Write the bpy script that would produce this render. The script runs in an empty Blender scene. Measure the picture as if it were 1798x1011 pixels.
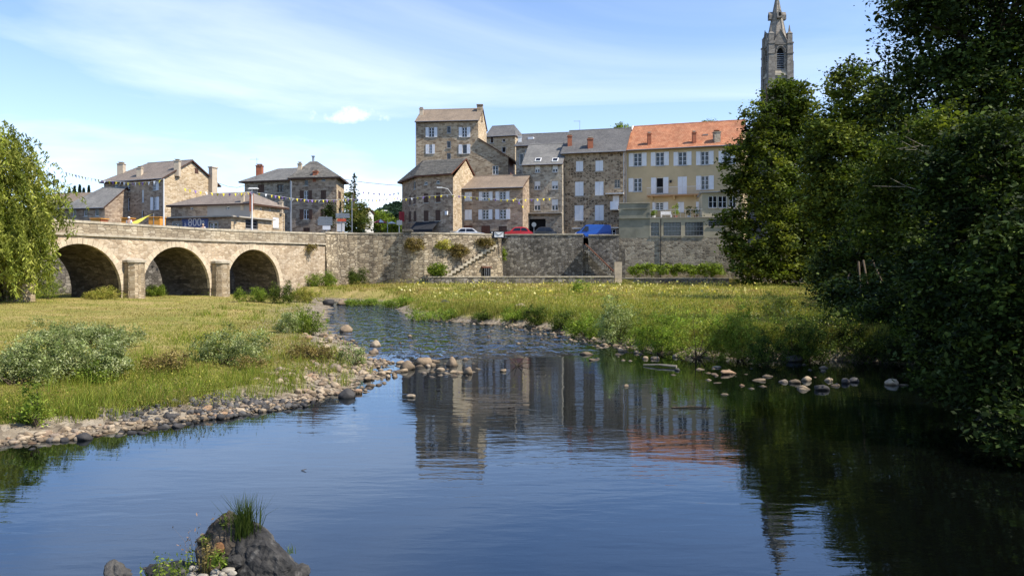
import bpy, bmesh, math, random
import numpy as np
from mathutils import Vector, noise as mnoise

random.seed(7)
RNG = np.random.default_rng(11)
SC = bpy.context.scene
COL = SC.collection

# ------------------------------------------------------------------ camera, sky, sun, exposure
FPX, HOR, CXP, CAMZ = 1400.0, 474.0, 899.0, 3.0      # focal length in pixels of the 1798 px wide photograph
cam = bpy.data.cameras.new('camera')
cam.sensor_width = 36.0
cam.lens = FPX / 1798 * 36
cam.shift_y = -(505.5 - HOR) / 1798
cam.clip_start, cam.clip_end = 0.1, 6000
cam_o = bpy.data.objects.new('camera', cam)
cam_o.location = (0, 0, CAMZ)
cam_o.rotation_euler = (math.pi / 2, 0, 0)
COL.objects.link(cam_o)
SC.camera = cam_o

SUN_EL, SUN_AZ = math.radians(51), math.radians(-19)   # azimuth measured from +X towards +Y
SDIR = Vector((math.cos(SUN_AZ) * math.cos(SUN_EL), math.sin(SUN_AZ) * math.cos(SUN_EL), math.sin(SUN_EL)))
sun = bpy.data.lights.new('sun', 'SUN')
sun.energy = 4.6
sun.angle = math.radians(0.55)
sun.color = (1.0, 0.92, 0.79)
sun_o = bpy.data.objects.new('sun', sun)
sun_o.rotation_euler = SDIR.to_track_quat('Z', 'Y').to_euler()
COL.objects.link(sun_o)

SKY_STRENGTH = 0.13
world = bpy.data.worlds.new('World')
SC.world = world
world.use_nodes = True
wt = world.node_tree
wt.nodes.clear()


def N(t, kind, **kw):
    n = t.nodes.new(kind)
    for k, v in kw.items():
        if k.startswith('i_'):
            key = k[2:].replace('_', ' ')
            n.inputs[key].default_value = v
        else:
            setattr(n, k, v)
    return n


def math_n(t, op, a, b=None, clamp=False):
    n = t.nodes.new('ShaderNodeMath')
    n.operation = op
    n.use_clamp = clamp
    for i, v in enumerate((a, b)):
        if v is None:
            continue
        if isinstance(v, (int, float)):
            n.inputs[i].default_value = v
        else:
            t.links.new(v, n.inputs[i])
    return n.outputs[0]


def ramp(t, fac, stops, interp='LINEAR'):
    n = t.nodes.new('ShaderNodeValToRGB')
    n.color_ramp.interpolation = interp
    e = n.color_ramp.elements
    while len(e) < len(stops):
        e.new(0.5)
    for el, (p, c) in zip(e, stops):
        el.position = p
        el.color = (*c, 1) if len(c) == 3 else c
    t.links.new(fac, n.inputs[0])
    return n.outputs[0]


def mixc(t, fac, a, b, mode='MIX'):
    n = t.nodes.new('ShaderNodeMix')
    n.data_type = 'RGBA'
    n.blend_type = mode
    for sock, v in ((0, fac), (6, a), (7, b)):
        if isinstance(v, (int, float)):
            n.inputs[sock].default_value = v
        elif isinstance(v, tuple):
            n.inputs[sock].default_value = (*v, 1)
        else:
            t.links.new(v, n.inputs[sock])
    return n.outputs[2]


# sky: Nishita with thin cirrus veils and one small cumulus
sky = N(wt, 'ShaderNodeTexSky', sky_type='NISHITA', sun_disc=False, sun_elevation=SUN_EL,
        sun_rotation=math.atan2(SDIR.x, SDIR.y), altitude=850, air_density=1.0, dust_density=0.35, ozone_density=2.2)
tc = N(wt, 'ShaderNodeTexCoord')
sep = N(wt, 'ShaderNodeSeparateXYZ')
wt.links.new(tc.outputs['Generated'], sep.inputs[0])
zc = math_n(wt, 'MAXIMUM', sep.outputs[2], 0.0)
den = math_n(wt, 'ADD', zc, 0.16)
comb = N(wt, 'ShaderNodeCombineXYZ')
wt.links.new(math_n(wt, 'DIVIDE', sep.outputs[0], den), comb.inputs[0])
wt.links.new(math_n(wt, 'DIVIDE', sep.outputs[1], den), comb.inputs[1])
mp = N(wt, 'ShaderNodeMapping')
mp.inputs['Scale'].default_value = (0.55, 0.95, 1)
mp.inputs['Rotation'].default_value = (0, 0, math.radians(14))
mp.inputs['Location'].default_value = (0.35, 0.62, 0)
wt.links.new(comb.outputs[0], mp.inputs[0])
n1 = N(wt, 'ShaderNodeTexNoise', i_Scale=0.75, i_Detail=9.0, i_Roughness=0.55, i_Distortion=0.9)
wt.links.new(mp.outputs[0], n1.inputs['Vector'])
cir = ramp(wt, n1.outputs['Fac'], [(0.47, (0, 0, 0)), (0.80, (1, 1, 1))])
# horizon veil
veil = ramp(wt, sep.outputs[2], [(0.0, (0.42,) * 3), (0.12, (0.32,) * 3), (0.26, (0.12,) * 3), (0.5, (0.0,) * 3)])
cirf = math_n(wt, 'MAXIMUM', math_n(wt, 'MULTIPLY', cir, 0.62), 0.0)
tot = math_n(wt, 'ADD', cirf, math_n(wt, 'MULTIPLY', veil, 0.72), clamp=True)
# the little cumulus: a place on the sky given by direction
yy = math_n(wt, 'MAXIMUM', sep.outputs[1], 0.001)
ca = math_n(wt, 'DIVIDE', sep.outputs[0], yy)
cb = math_n(wt, 'DIVIDE', sep.outputs[2], yy)
n2 = N(wt, 'ShaderNodeTexNoise', i_Scale=30.0, i_Detail=7.0, i_Roughness=0.62)
wt.links.new(tc.outputs['Generated'], n2.inputs['Vector'])
nz = math_n(wt, 'MULTIPLY', math_n(wt, 'SUBTRACT', n2.outputs['Fac'], 0.52), 3.6)
def cloud(a0, b0, wa, wb, soft):
    ea = math_n(wt, 'DIVIDE', math_n(wt, 'SUBTRACT', ca, a0), wa)
    eb = math_n(wt, 'DIVIDE', math_n(wt, 'SUBTRACT', cb, b0), wb)
    below = math_n(wt, 'LESS_THAN', eb, 0.0)
    eb = math_n(wt, 'MULTIPLY', eb, math_n(wt, 'ADD', math_n(wt, 'MULTIPLY', below, 0.9), 1.0))
    d2 = math_n(wt, 'ADD', math_n(wt, 'MULTIPLY', ea, ea), math_n(wt, 'MULTIPLY', eb, eb))
    v = math_n(wt, 'SUBTRACT', math_n(wt, 'ADD', 1.0, nz), d2)
    return math_n(wt, 'MULTIPLY', v, soft, clamp=True)
puff = cloud((608 - CXP) / FPX, (HOR - 206) / FPX, 0.058, 0.020, 0.72)
tot2 = math_n(wt, 'MAXIMUM', tot, math_n(wt, 'MULTIPLY', puff, 0.97))
tint = mixc(wt, 1.0, sky.outputs[0], (0.86, 0.98, 1.12), 'MULTIPLY')
skyc = mixc(wt, tot2, tint, (7.0, 7.35, 8.0))
bg = N(wt, 'ShaderNodeBackground', i_Strength=SKY_STRENGTH)
wt.links.new(skyc, bg.inputs[0])
wo = N(wt, 'ShaderNodeOutputWorld')
wt.links.new(bg.outputs[0], wo.inputs[0])

SC.view_settings.view_transform = 'Standard'
SC.view_settings.look = 'None'
SC.view_settings.exposure = 0.68
SC.view_settings.gamma = 1.0
SC.view_settings.use_curve_mapping = False
SC.cycles.use_denoising = True
SC.cycles.max_bounces = 6
SC.cycles.transparent_max_bounces = 8
SC.cycles.diffuse_bounces = 3
SC.cycles.glossy_bounces = 3
SC.cycles.transmission_bounces = 3
SC.cycles.caustics_reflective = False
SC.cycles.caustics_refractive = False


# ------------------------------------------------------------------ measuring helpers (pixels of the photograph -> metres)
def P(x, Y, z=0.0):
    return Vector(((x - CXP) / FPX * Y, Y, z))


def zat(y, Y):
    return CAMZ + (HOR - y) * Y / FPX


# ------------------------------------------------------------------ mesh helpers
class MB:
    """collects faces, links them as ONE mesh object"""
    def __init__(s):
        s.v, s.f, s.m = [], [], []

    def poly(s, pts, mat=0):
        i = len(s.v)
        s.v += [tuple(p) for p in pts]
        s.f.append(tuple(range(i, i + len(pts))))
        s.m.append(mat)

    def mesh(s, verts, faces, mat=0):
        i = len(s.v)
        s.v += [tuple(p) for p in verts]
        s.f += [tuple(i + k for k in f) for f in faces]
        s.m += [mat] * len(faces)

    def hexa(s, b, t, mat=0):
        """b, t: four bottom and four top corners, same winding (ccw from above)"""
        s.mesh(list(b) + list(t), [(3, 2, 1, 0), (4, 5, 6, 7), (0, 1, 5, 4), (1, 2, 6, 5), (2, 3, 7, 6), (3, 0, 4, 7)], mat)

    def box(s, c, size, ux=(1, 0, 0), mat=0, taper=1.0):
        """centre of the base, size (along ux, across, up)"""
        c = Vector(c); u = Vector(ux).normalized(); w = Vector((-u.y, u.x, 0))
        a, b, h = size[0] / 2, size[1] / 2, size[2]
        up = Vector((0, 0, h))
        bt = [c - u * a - w * b, c + u * a - w * b, c + u * a + w * b, c - u * a + w * b]
        tp = [c + (p - c) * taper + up for p in bt]
        s.hexa(bt, tp, mat)

    def tube(s, pts, radii, n=6, cap=True, mat=0):
        pts = [Vector(p) for p in pts]
        base = len(s.v)
        for i, p in enumerate(pts):
            d = (pts[min(i + 1, len(pts) - 1)] - pts[max(i - 1, 0)])
            if d.length < 1e-6:
                d = Vector((0, 0, 1))
            d.normalize()
            a = d.cross(Vector((0, 0, 1)) if abs(d.z) < 0.9 else Vector((1, 0, 0))).normalized()
            b = d.cross(a)
            r = radii[i] if hasattr(radii, '__len__') else radii
            for k in range(n):
                th = 2 * math.pi * k / n
                s.v.append(tuple(p + a * (math.cos(th) * r) + b * (math.sin(th) * r)))
        for i in range(len(pts) - 1):
            for k in range(n):
                k2 = (k + 1) % n
                s.f.append((base + i * n + k, base + i * n + k2, base + (i + 1) * n + k2, base + (i + 1) * n + k))
                s.m.append(mat)
        if cap:
            s.f.append(tuple(base + k for k in range(n))[::-1]); s.m.append(mat)
            e = base + (len(pts) - 1) * n
            s.f.append(tuple(e + k for k in range(n))); s.m.append(mat)

    def slab(s, polys, th, mat=0, edge_mat=None):
        """polygons (ccw from above) forming one sheet, given a thickness downward"""
        dn = Vector((0, 0, -th))
        cnt = {}
        key = lambda p: (round(p[0], 4), round(p[1], 4), round(p[2], 4))
        for pl in polys:
            s.poly(pl, mat)
            s.poly([Vector(p) + dn for p in pl][::-1], mat)
            for a, b in zip(pl, pl[1:] + pl[:1]):
                cnt.setdefault(frozenset((key(a), key(b))), []).append((a, b))
        for k, es in cnt.items():
            if len(es) == 1:
                a, b = Vector(es[0][0]), Vector(es[0][1])
                s.poly([b, a, a + dn, b + dn], mat if edge_mat is None else edge_mat)

    def build(s, name, mats, parent=None, smooth=False, base=None, uv=True, recalc=False):
        """base: world position of the thing the mesh belongs to (its vertices become relative to it)"""
        if base is None:
            base = Vector(parent.get('base', (0, 0, 0))) if parent else Vector((0, 0, 0))
        base = Vector(base)
        me = bpy.data.meshes.new(name)
        me.from_pydata([(a[0] - base.x, a[1] - base.y, a[2] - base.z) for a in s.v], [], s.f)
        if not isinstance(mats, (list, tuple)):
            mats = [mats]
        for m in mats:
            me.materials.append(m)
        if len(mats) > 1:
            me.polygons.foreach_set('material_index', s.m)
        if recalc:
            bm = bmesh.new(); bm.from_mesh(me); bmesh.ops.recalc_face_normals(bm, faces=bm.faces); bm.to_mesh(me); bm.free()
        if smooth:
            me.polygons.foreach_set('use_smooth', [True] * len(me.polygons))
        me.update()
        if uv:
            auto_uv(me, base)
        o = bpy.data.objects.new(name, me)
        COL.objects.link(o)
        if parent is not None:
            o.parent = parent
            o['base'] = tuple(base)
        else:
            o.location = base
        return o


def auto_uv(me, base):
    lay = me.uv_layers.new(name='UVMap')
    n = len(me.loops)
    uv = np.zeros((n, 2), np.float32)
    co = np.zeros(len(me.vertices) * 3, np.float32); me.vertices.foreach_get('co', co); co = co.reshape(-1, 3) + np.array(base, np.float32)
    lv = np.zeros(n, np.int32); me.loops.foreach_get('vertex_index', lv)
    nf = len(me.polygons)
    ls = np.zeros(nf, np.int32); me.polygons.foreach_get('loop_start', ls)
    lt = np.zeros(nf, np.int32); me.polygons.foreach_get('loop_total', lt)
    nr = np.zeros(nf * 3, np.float32); me.polygons.foreach_get('normal', nr); nr = nr.reshape(-1, 3)
    fi = np.repeat(np.arange(nf), lt)
    fn = nr[fi]
    u = np.stack([-fn[:, 1], fn[:, 0], np.zeros(n)], 1)
    L = np.linalg.norm(u, axis=1)
    flat = L < 0.08
    u[flat] = (1, 0, 0); L[flat] = 1
    u /= L[:, None]
    v = np.cross(fn, u)
    p = co[lv]
    uv[:, 0] = (p * u).sum(1)
    uv[:, 1] = (p * v).sum(1)
    lay.data.foreach_set('uv', uv.ravel())


def np_mesh(name, verts, faces, mat, parent=None, cols=None, base=None, smooth=False):
    """big meshes from numpy arrays; faces is (n, 3) or (n, 4)"""
    if base is None:
        base = Vector(parent.get('base', (0, 0, 0))) if parent else Vector((0, 0, 0))
    verts = np.asarray(verts, np.float32) - np.array(base, np.float32)
    faces = np.asarray(faces, np.int32)
    me = bpy.data.meshes.new(name)
    k = faces.shape[1]
    me.vertices.add(len(verts)); me.vertices.foreach_set('co', verts.ravel())
    me.loops.add(faces.size); me.loops.foreach_set('vertex_index', faces.ravel())
    me.polygons.add(len(faces))
    me.polygons.foreach_set('loop_start', np.arange(0, faces.size, k, dtype=np.int32))
    if smooth:
        me.polygons.foreach_set('use_smooth', np.ones(len(faces), bool))
    me.materials.append(mat)
    if cols is not None:
        a = me.color_attributes.new('Col', 'FLOAT_COLOR', 'POINT')
        c4 = np.ones((len(verts), 4), np.float32); c4[:, :3] = cols
        a.data.foreach_set('color', c4.ravel())
    me.update(calc_edges=True)
    o = bpy.data.objects.new(name, me)
    COL.objects.link(o)
    if parent is not None:
        o.parent = parent
        o['base'] = tuple(base)
    else:
        o.location = base
    return o


def tag(o, label=None, cat=None, group=None, kind=None):
    if label: o['label'] = label
    if cat: o['category'] = cat
    if group: o['group'] = group
    if kind: o['kind'] = kind
    return o


def thing(name, label, cat, base, group=None):
    o = bpy.data.objects.new(name, None)
    o.empty_display_size = 0.3
    COL.objects.link(o)
    o.location = base
    o['base'] = tuple(base)
    return tag(o, label, cat, group)


# ------------------------------------------------------------------ materials
MATS = {}


def new_mat(name):
    m = bpy.data.materials.new(name)
    m.use_nodes = True
    t = m.node_tree
    t.nodes.clear()
    out = N(t, 'ShaderNodeOutputMaterial')
    return m, t, out


def plain(name, col, rough=0.8, spec=0.3, metal=0.0, var=0.0, scale=2.0, bump=0.0, emit=None):
    m, t, out = new_mat(name)
    b = N(t, 'ShaderNodeBsdfPrincipled', i_Roughness=rough, i_Metallic=metal)
    b.inputs['Specular IOR Level'].default_value = spec
    b.inputs['Base Color'].default_value = (*col, 1)
    if var or bump:
        tcn = N(t, 'ShaderNodeTexCoord')
        nn = N(t, 'ShaderNodeTexNoise', i_Scale=scale, i_Detail=6.0, i_Roughness=0.65)
        t.links.new(tcn.outputs['Object'], nn.inputs['Vector'])
        lo = tuple(c * (1 - var) for c in col); hi = tuple(min(1, c * (1 + var)) for c in col)
        t.links.new(ramp(t, nn.outputs['Fac'], [(0.3, lo), (0.7, hi)]), b.inputs['Base Color'])
        if bump:
            bp = N(t, 'ShaderNodeBump', i_Strength=bump, i_Distance=0.05)
            t.links.new(nn.outputs['Fac'], bp.inputs['Height'])
            t.links.new(bp.outputs[0], b.inputs['Normal'])
    t.links.new(b.outputs[0], out.inputs[0])
    return m


def stone_mat(name, cols, mortar, sx=0.5, sy=0.26, mw=0.06, stain=0.35, bump=0.7, distort=0.25, rnd=0.85, streak=0.0, offset=0.0):
    """rubble masonry on the wall's own metres (UV); cols: four stone colours"""
    m, t, out = new_mat(name)
    b = N(t, 'ShaderNodeBsdfPrincipled', i_Roughness=0.9)
    b.inputs['Specular IOR Level'].default_value = 0.15
    uv = N(t, 'ShaderNodeUVMap', uv_map='UVMap')
    mpn = N(t, 'ShaderNodeMapping')
    mpn.inputs['Scale'].default_value = (1 / sx, 1 / sy, 1)
    mpn.inputs['Location'].default_value = (offset, offset * 0.7, 0)
    t.links.new(uv.outputs[0], mpn.inputs[0])
    nd = N(t, 'ShaderNodeTexNoise', i_Scale=1.3, i_Detail=2.0)
    t.links.new(mpn.outputs[0], nd.inputs['Vector'])
    vm = N(t, 'ShaderNodeVectorMath', operation='SUBTRACT'); vm.inputs[1].default_value = (0.5, 0.5, 0.5)
    t.links.new(nd.outputs['Color'], vm.inputs[0])
    vs = N(t, 'ShaderNodeVectorMath', operation='SCALE'); vs.inputs['Scale'].default_value = distort
    t.links.new(vm.outputs[0], vs.inputs[0])
    va = N(t, 'ShaderNodeVectorMath', operation='ADD')
    t.links.new(mpn.outputs[0], va.inputs[0]); t.links.new(vs.outputs[0], va.inputs[1])
    v1 = N(t, 'ShaderNodeTexVoronoi', voronoi_dimensions='2D', feature='F1', i_Scale=1.0, i_Randomness=rnd)
    v2 = N(t, 'ShaderNodeTexVoronoi', voronoi_dimensions='2D', feature='DISTANCE_TO_EDGE', i_Scale=1.0, i_Randomness=rnd)
    for v in (v1, v2):
        t.links.new(va.outputs[0], v.inputs['Vector'])
    sp = N(t, 'ShaderNodeSeparateColor')
    t.links.new(v1.outputs['Color'], sp.inputs[0])
    sc_ = ramp(t, sp.outputs[0], [(0.0, cols[0]), (0.35, cols[1]), (0.7, cols[2]), (1.0, cols[3])])
    nf = N(t, 'ShaderNodeTexNoise', i_Scale=7.0, i_Detail=5.0, i_Roughness=0.7)
    t.links.new(uv.outputs[0], nf.inputs['Vector'])
    sc_ = mixc(t, 1.0, sc_, ramp(t, nf.outputs['Fac'], [(0.25, (0.72,) * 3), (0.75, (1.25,) * 3)]), 'MULTIPLY')
    mk = ramp(t, v2.outputs['Distance'], [(mw * 0.5, (0, 0, 0)), (mw * 1.7, (1, 1, 1))])
    c = mixc(t, mk, mortar, sc_)
    ns = N(t, 'ShaderNodeTexNoise', i_Scale=0.22, i_Detail=6.0, i_Roughness=0.62)
    mp2 = N(t, 'ShaderNodeMapping'); mp2.inputs['Scale'].default_value = (1.0 + streak * 3, 1.0 - 0.6 * streak, 1)
    t.links.new(uv.outputs[0], mp2.inputs[0]); t.links.new(mp2.outputs[0], ns.inputs['Vector'])
    c = mixc(t, 1.0, c, ramp(t, ns.outputs['Fac'], [(0.32, (1 - stain, 1 - stain, 1 - stain * 0.95)), (0.66, (1.12, 1.1, 1.06))]), 'MULTIPLY')
    t.links.new(c, b.inputs['Base Color'])
    h = math_n(t, 'ADD', math_n(t, 'MULTIPLY', mk, 0.8), math_n(t, 'MULTIPLY', nf.outputs['Fac'], 0.5))
    h = math_n(t, 'ADD', h, math_n(t, 'MULTIPLY', sp.outputs[1], 0.6))
    bp = N(t, 'ShaderNodeBump', i_Strength=bump, i_Distance=0.06)
    t.links.new(h, bp.inputs['Height'])
    t.links.new(bp.outputs[0], b.inputs['Normal'])
    t.links.new(b.outputs[0], out.inputs[0])
    return m


def tile_mat(name, c1, c2, mortar, w=0.25, h=0.32, bump=0.5, stain=0.3):
    m, t, out = new_mat(name)
    b = N(t, 'ShaderNodeBsdfPrincipled', i_Roughness=0.75)
    b.inputs['Specular IOR Level'].default_value = 0.3
    uv = N(t, 'ShaderNodeUVMap', uv_map='UVMap')
    br = N(t, 'ShaderNodeTexBrick', i_Scale=1.0, i_Brick_Width=w, i_Row_Height=h, i_Mortar_Size=0.012, i_Bias=0.0, i_Mortar_Smooth=0.4)
    br.inputs['Color1'].default_value = (*c1, 1); br.inputs['Color2'].default_value = (*c2, 1); br.inputs['Mortar'].default_value = (*mortar, 1)
    t.links.new(uv.outputs[0], br.inputs['Vector'])
    ns = N(t, 'ShaderNodeTexNoise', i_Scale=0.5, i_Detail=7.0, i_Roughness=0.7)
    t.links.new(uv.outputs[0], ns.inputs['Vector'])
    c = mixc(t, 1.0, br.outputs['Color'], ramp(t, ns.outputs['Fac'], [(0.3, (1 - stain,) * 3), (0.7, (1.15, 1.13, 1.1))]), 'MULTIPLY')
    nf = N(t, 'ShaderNodeTexNoise', i_Scale=9.0, i_Detail=3.0)
    t.links.new(uv.outputs[0], nf.inputs['Vector'])
    c = mixc(t, 1.0, c, ramp(t, nf.outputs['Fac'], [(0.3, (0.82,) * 3), (0.7, (1.15,) * 3)]), 'MULTIPLY')
    t.links.new(c, b.inputs['Base Color'])
    bp = N(t, 'ShaderNodeBump', i_Strength=bump, i_Distance=0.05)
    t.links.new(math_n(t, 'SUBTRACT', nf.outputs['Fac'], br.outputs['Fac']), bp.inputs['Height'])
    t.links.new(bp.outputs[0], b.inputs['Normal'])
    t.links.new(b.outputs[0], out.inputs[0])
    return m


def leaf_mat(name, trans=0.33, rough=0.6, spec=0.12, gain=1.0):
    m, t, out = new_mat(name)
    at = N(t, 'ShaderNodeAttribute', attribute_name='Col')
    b = N(t, 'ShaderNodeBsdfPrincipled', i_Roughness=rough)
    b.inputs['Specular IOR Level'].default_value = spec
    c = mixc(t, 1.0, at.outputs['Color'], (gain, gain, gain), 'MULTIPLY')
    t.links.new(c, b.inputs['Base Color'])
    tr = N(t, 'ShaderNodeBsdfTranslucent')
    t.links.new(mixc(t, 1.0, c, (1.25, 1.35, 0.6), 'MULTIPLY'), tr.inputs[0])
    mx = N(t, 'ShaderNodeMixShader'); mx.inputs[0].default_value = trans
    t.links.new(b.outputs[0], mx.inputs[1]); t.links.new(tr.outputs[0], mx.inputs[2])
    t.links.new(mx.outputs[0], out.inputs[0])
    return m


def pebble_mat(name, stops, rough=0.75):
    m, t, out = new_mat(name)
    b = N(t, 'ShaderNodeBsdfPrincipled', i_Roughness=rough)
    b.inputs['Specular IOR Level'].default_value = 0.3
    oi = N(t, 'ShaderNodeObjectInfo'); ge = N(t, 'ShaderNodeNewGeometry')
    r = math_n(t, 'FRACT', math_n(t, 'ADD', oi.outputs['Random'], ge.outputs['Random Per Island']))
    c = ramp(t, r, stops)
    nn = N(t, 'ShaderNodeTexNoise', i_Scale=9.0, i_Detail=5.0, i_Roughness=0.7)
    t.links.new(ge.outputs['Position'], nn.inputs['Vector'])
    c = mixc(t, 1.0, c, ramp(t, nn.outputs['Fac'], [(0.3, (0.65,) * 3), (0.7, (1.25,) * 3)]), 'MULTIPLY')
    # wet dark band just above the water line
    sx_ = N(t, 'ShaderNodeSeparateXYZ'); t.links.new(ge.outputs['Position'], sx_.inputs[0])
    wet = ramp(t, math_n(t, 'ADD', sx_.outputs[2], math_n(t, 'MULTIPLY', nn.outputs['Fac'], 0.04)), [(0.03, (0.35,) * 3), (0.09, (1, 1, 1))])
    c = mixc(t, 1.0, c, wet, 'MULTIPLY')
    t.links.new(c, b.inputs['Base Color'])
    bp = N(t, 'ShaderNodeBump', i_Strength=0.5, i_Distance=0.03)
    t.links.new(nn.outputs['Fac'], bp.inputs['Height']); t.links.new(bp.outputs[0], b.inputs['Normal'])
    t.links.new(b.outputs[0], out.inputs[0])
    return m


M = {}
WARM = [(0.20, 0.15, 0.10), (0.34, 0.26, 0.17), (0.42, 0.34, 0.24), (0.50, 0.43, 0.33)]
M['bridge'] = stone_mat('bridge_rubble', [(0.33, 0.25, 0.17), (0.46, 0.36, 0.255), (0.53, 0.43, 0.32), (0.60, 0.50, 0.38)], (0.50, 0.41, 0.305), 0.42, 0.24, 0.05, 0.3)
M['bridge_block'] = stone_mat('parapet_masonry', [(0.27, 0.22, 0.16), (0.35, 0.29, 0.21), (0.42, 0.36, 0.27), (0.47, 0.41, 0.32)], (0.26, 0.21, 0.155), 0.62, 0.23, 0.045, 0.4, distort=0.06, rnd=0.55)
M['voussoir'] = plain('dressed_pale_stone', (0.54, 0.445, 0.325), 0.85, 0.2, var=0.3, scale=1.3, bump=0.3)
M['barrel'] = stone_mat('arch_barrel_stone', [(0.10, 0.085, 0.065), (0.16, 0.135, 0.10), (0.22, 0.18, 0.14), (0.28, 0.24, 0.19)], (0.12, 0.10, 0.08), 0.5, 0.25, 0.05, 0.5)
M['quay'] = stone_mat('quay_rubble', [(0.20, 0.165, 0.12), (0.35, 0.285, 0.20), (0.46, 0.385, 0.275), (0.54, 0.465, 0.35)], (0.23, 0.19, 0.14), 0.55, 0.27, 0.06, 0.55, bump=1.0, streak=0.6)
M['quay_dark'] = stone_mat('dark_quay_rubble', [(0.10, 0.092, 0.08), (0.18, 0.165, 0.145), (0.26, 0.24, 0.21), (0.36, 0.335, 0.295)], (0.15, 0.137, 0.12), 0.42, 0.30, 0.06, 0.45, bump=0.9)
M['coping'] = plain('coping_stone', (0.42, 0.37, 0.29), 0.9, 0.15, var=0.35, scale=1.5, bump=0.5)
M['tall'] = stone_mat('brown_rubble', [(0.24, 0.175, 0.115), (0.40, 0.305, 0.205), (0.51, 0.40, 0.275), (0.58, 0.48, 0.35)], (0.50, 0.40, 0.285), 0.5, 0.22, 0.05, 0.35)
M['shade1'] = stone_mat('shaded_rubble', [(0.23, 0.168, 0.12), (0.36, 0.27, 0.195), (0.46, 0.355, 0.26), (0.53, 0.42, 0.32)], (0.42, 0.325, 0.24), 0.48, 0.24, 0.05, 0.3, offset=3.3)  # house rubble with the shade of the unlit fronts put into its colour
M['mosaic'] = stone_mat('dark_mosaic_rubble', [(0.11, 0.085, 0.062), (0.23, 0.175, 0.12), (0.37, 0.285, 0.20), (0.48, 0.385, 0.275)], (0.41, 0.33, 0.235), 0.42, 0.34, 0.09, 0.2, offset=7.1)
M['greyrub'] = stone_mat('grey_rubble', [(0.18, 0.155, 0.125), (0.31, 0.27, 0.215), (0.40, 0.355, 0.285), (0.48, 0.43, 0.35)], (0.38, 0.335, 0.27), 0.48, 0.3, 0.07, 0.25, offset=5.2)
M['sunlit1'] = stone_mat('sunlit_rubble', [(0.36, 0.26, 0.16), (0.50, 0.385, 0.245), (0.59, 0.47, 0.32), (0.66, 0.55, 0.40)], (0.58, 0.47, 0.33), 0.45, 0.2, 0.05, 0.25, offset=1.7)  # lighter, warmer copy of the house rubble: sunlight put into the colour
M['church'] = stone_mat('church_ashlar', [(0.19, 0.175, 0.155), (0.24, 0.22, 0.195), (0.28, 0.26, 0.23), (0.31, 0.29, 0.26)], (0.19, 0.175, 0.155), 0.8, 0.4, 0.03, 0.3, distort=0.08)
M['ochre'] = plain('ochre_render', (0.53, 0.415, 0.25), 0.95, 0.1, var=0.10, scale=0.7)
M['cream'] = plain('cream_render', (0.48, 0.43, 0.32), 0.95, 0.1, var=0.14, scale=0.8)
M['concrete'] = plain('stained_concrete', (0.24, 0.235, 0.19), 0.95, 0.1, var=0.3, scale=0.7, bump=0.2)
M['greyrender'] = plain('grey_render', (0.36, 0.34, 0.31), 0.95, 0.1, var=0.12, scale=0.7)
M['slate'] = tile_mat('slate_roof', (0.16, 0.157, 0.158), (0.23, 0.225, 0.222), (0.06, 0.06, 0.06), 0.24, 0.2)
M['slate2'] = tile_mat('pale_slate_roof', (0.22, 0.215, 0.21), (0.30, 0.295, 0.28), (0.10, 0.10, 0.10), 0.26, 0.22)
M['lauze'] = tile_mat('stone_slab_roof', (0.17, 0.165, 0.15), (0.33, 0.31, 0.28), (0.06, 0.06, 0.055), 0.42, 0.26, 1.0, 0.4)
M['brownroof'] = tile_mat('brown_tile_roof', (0.30, 0.235, 0.18), (0.36, 0.285, 0.215), (0.15, 0.12, 0.09), 0.24, 0.3)
M['brownroof2'] = tile_mat('taupe_tile_roof', (0.27, 0.225, 0.195), (0.33, 0.28, 0.24), (0.14, 0.12, 0.10), 0.24, 0.3)
M['redroof'] = tile_mat('orange_tile_roof', (0.47, 0.185, 0.095), (0.60, 0.29, 0.16), (0.24, 0.10, 0.055), 0.30, 0.42, 1.0, 0.32)
M['white'] = plain('white_paint', (0.74, 0.75, 0.77), 0.6, 0.3, var=0.06, scale=3)
M['offwhite'] = plain('off_white_paint', (0.66, 0.66, 0.65), 0.7, 0.3, var=0.08, scale=3)
M['brownwood'] = plain('brown_painted_wood', (0.085, 0.045, 0.03), 0.6, 0.3, var=0.2, scale=4)
M['maroon'] = plain('maroon_boards', (0.13, 0.055, 0.035), 0.7, 0.2, var=0.2, scale=4)
M['sill'] = plain('sill_stone', (0.38, 0.35, 0.30), 0.9, 0.2, var=0.15, scale=2)
M['dark'] = plain('dark_interior', (0.012, 0.012, 0.013), 0.9, 0.1)
M['brick'] = tile_mat('chimney_brick', (0.36, 0.10, 0.05), (0.42, 0.14, 0.07), (0.30, 0.16, 0.10), 0.22, 0.08, 0.4)
M['rendercap'] = plain('chimney_render', (0.50, 0.42, 0.32), 0.95, 0.1, var=0.15, scale=2)
M['iron'] = plain('dark_iron', (0.03, 0.03, 0.035), 0.5, 0.4, metal=0.6)
M['zinc'] = plain('zinc_grey', (0.33, 0.34, 0.36), 0.45, 0.5, metal=0.7, var=0.15)
M['asphalt'] = plain('asphalt', (0.055, 0.055, 0.058), 0.95, 0.15, var=0.2, scale=3)
M['rubber'] = plain('black_rubber', (0.02, 0.02, 0.02), 0.8, 0.2)
M['bark'] = plain('bark', (0.085, 0.065, 0.045), 0.95, 0.1, var=0.4, scale=6, bump=0.8)
M['palebark'] = plain('pale_branch', (0.26, 0.23, 0.18), 0.9, 0.1, var=0.3, scale=6)
M['leaf'] = leaf_mat('leaves')
M['leafdark'] = leaf_mat('dark_leaves', 0.16, 0.6, 0.08)
M['grass'] = leaf_mat('grass_blades', 0.4, 0.7, 0.1)
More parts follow.
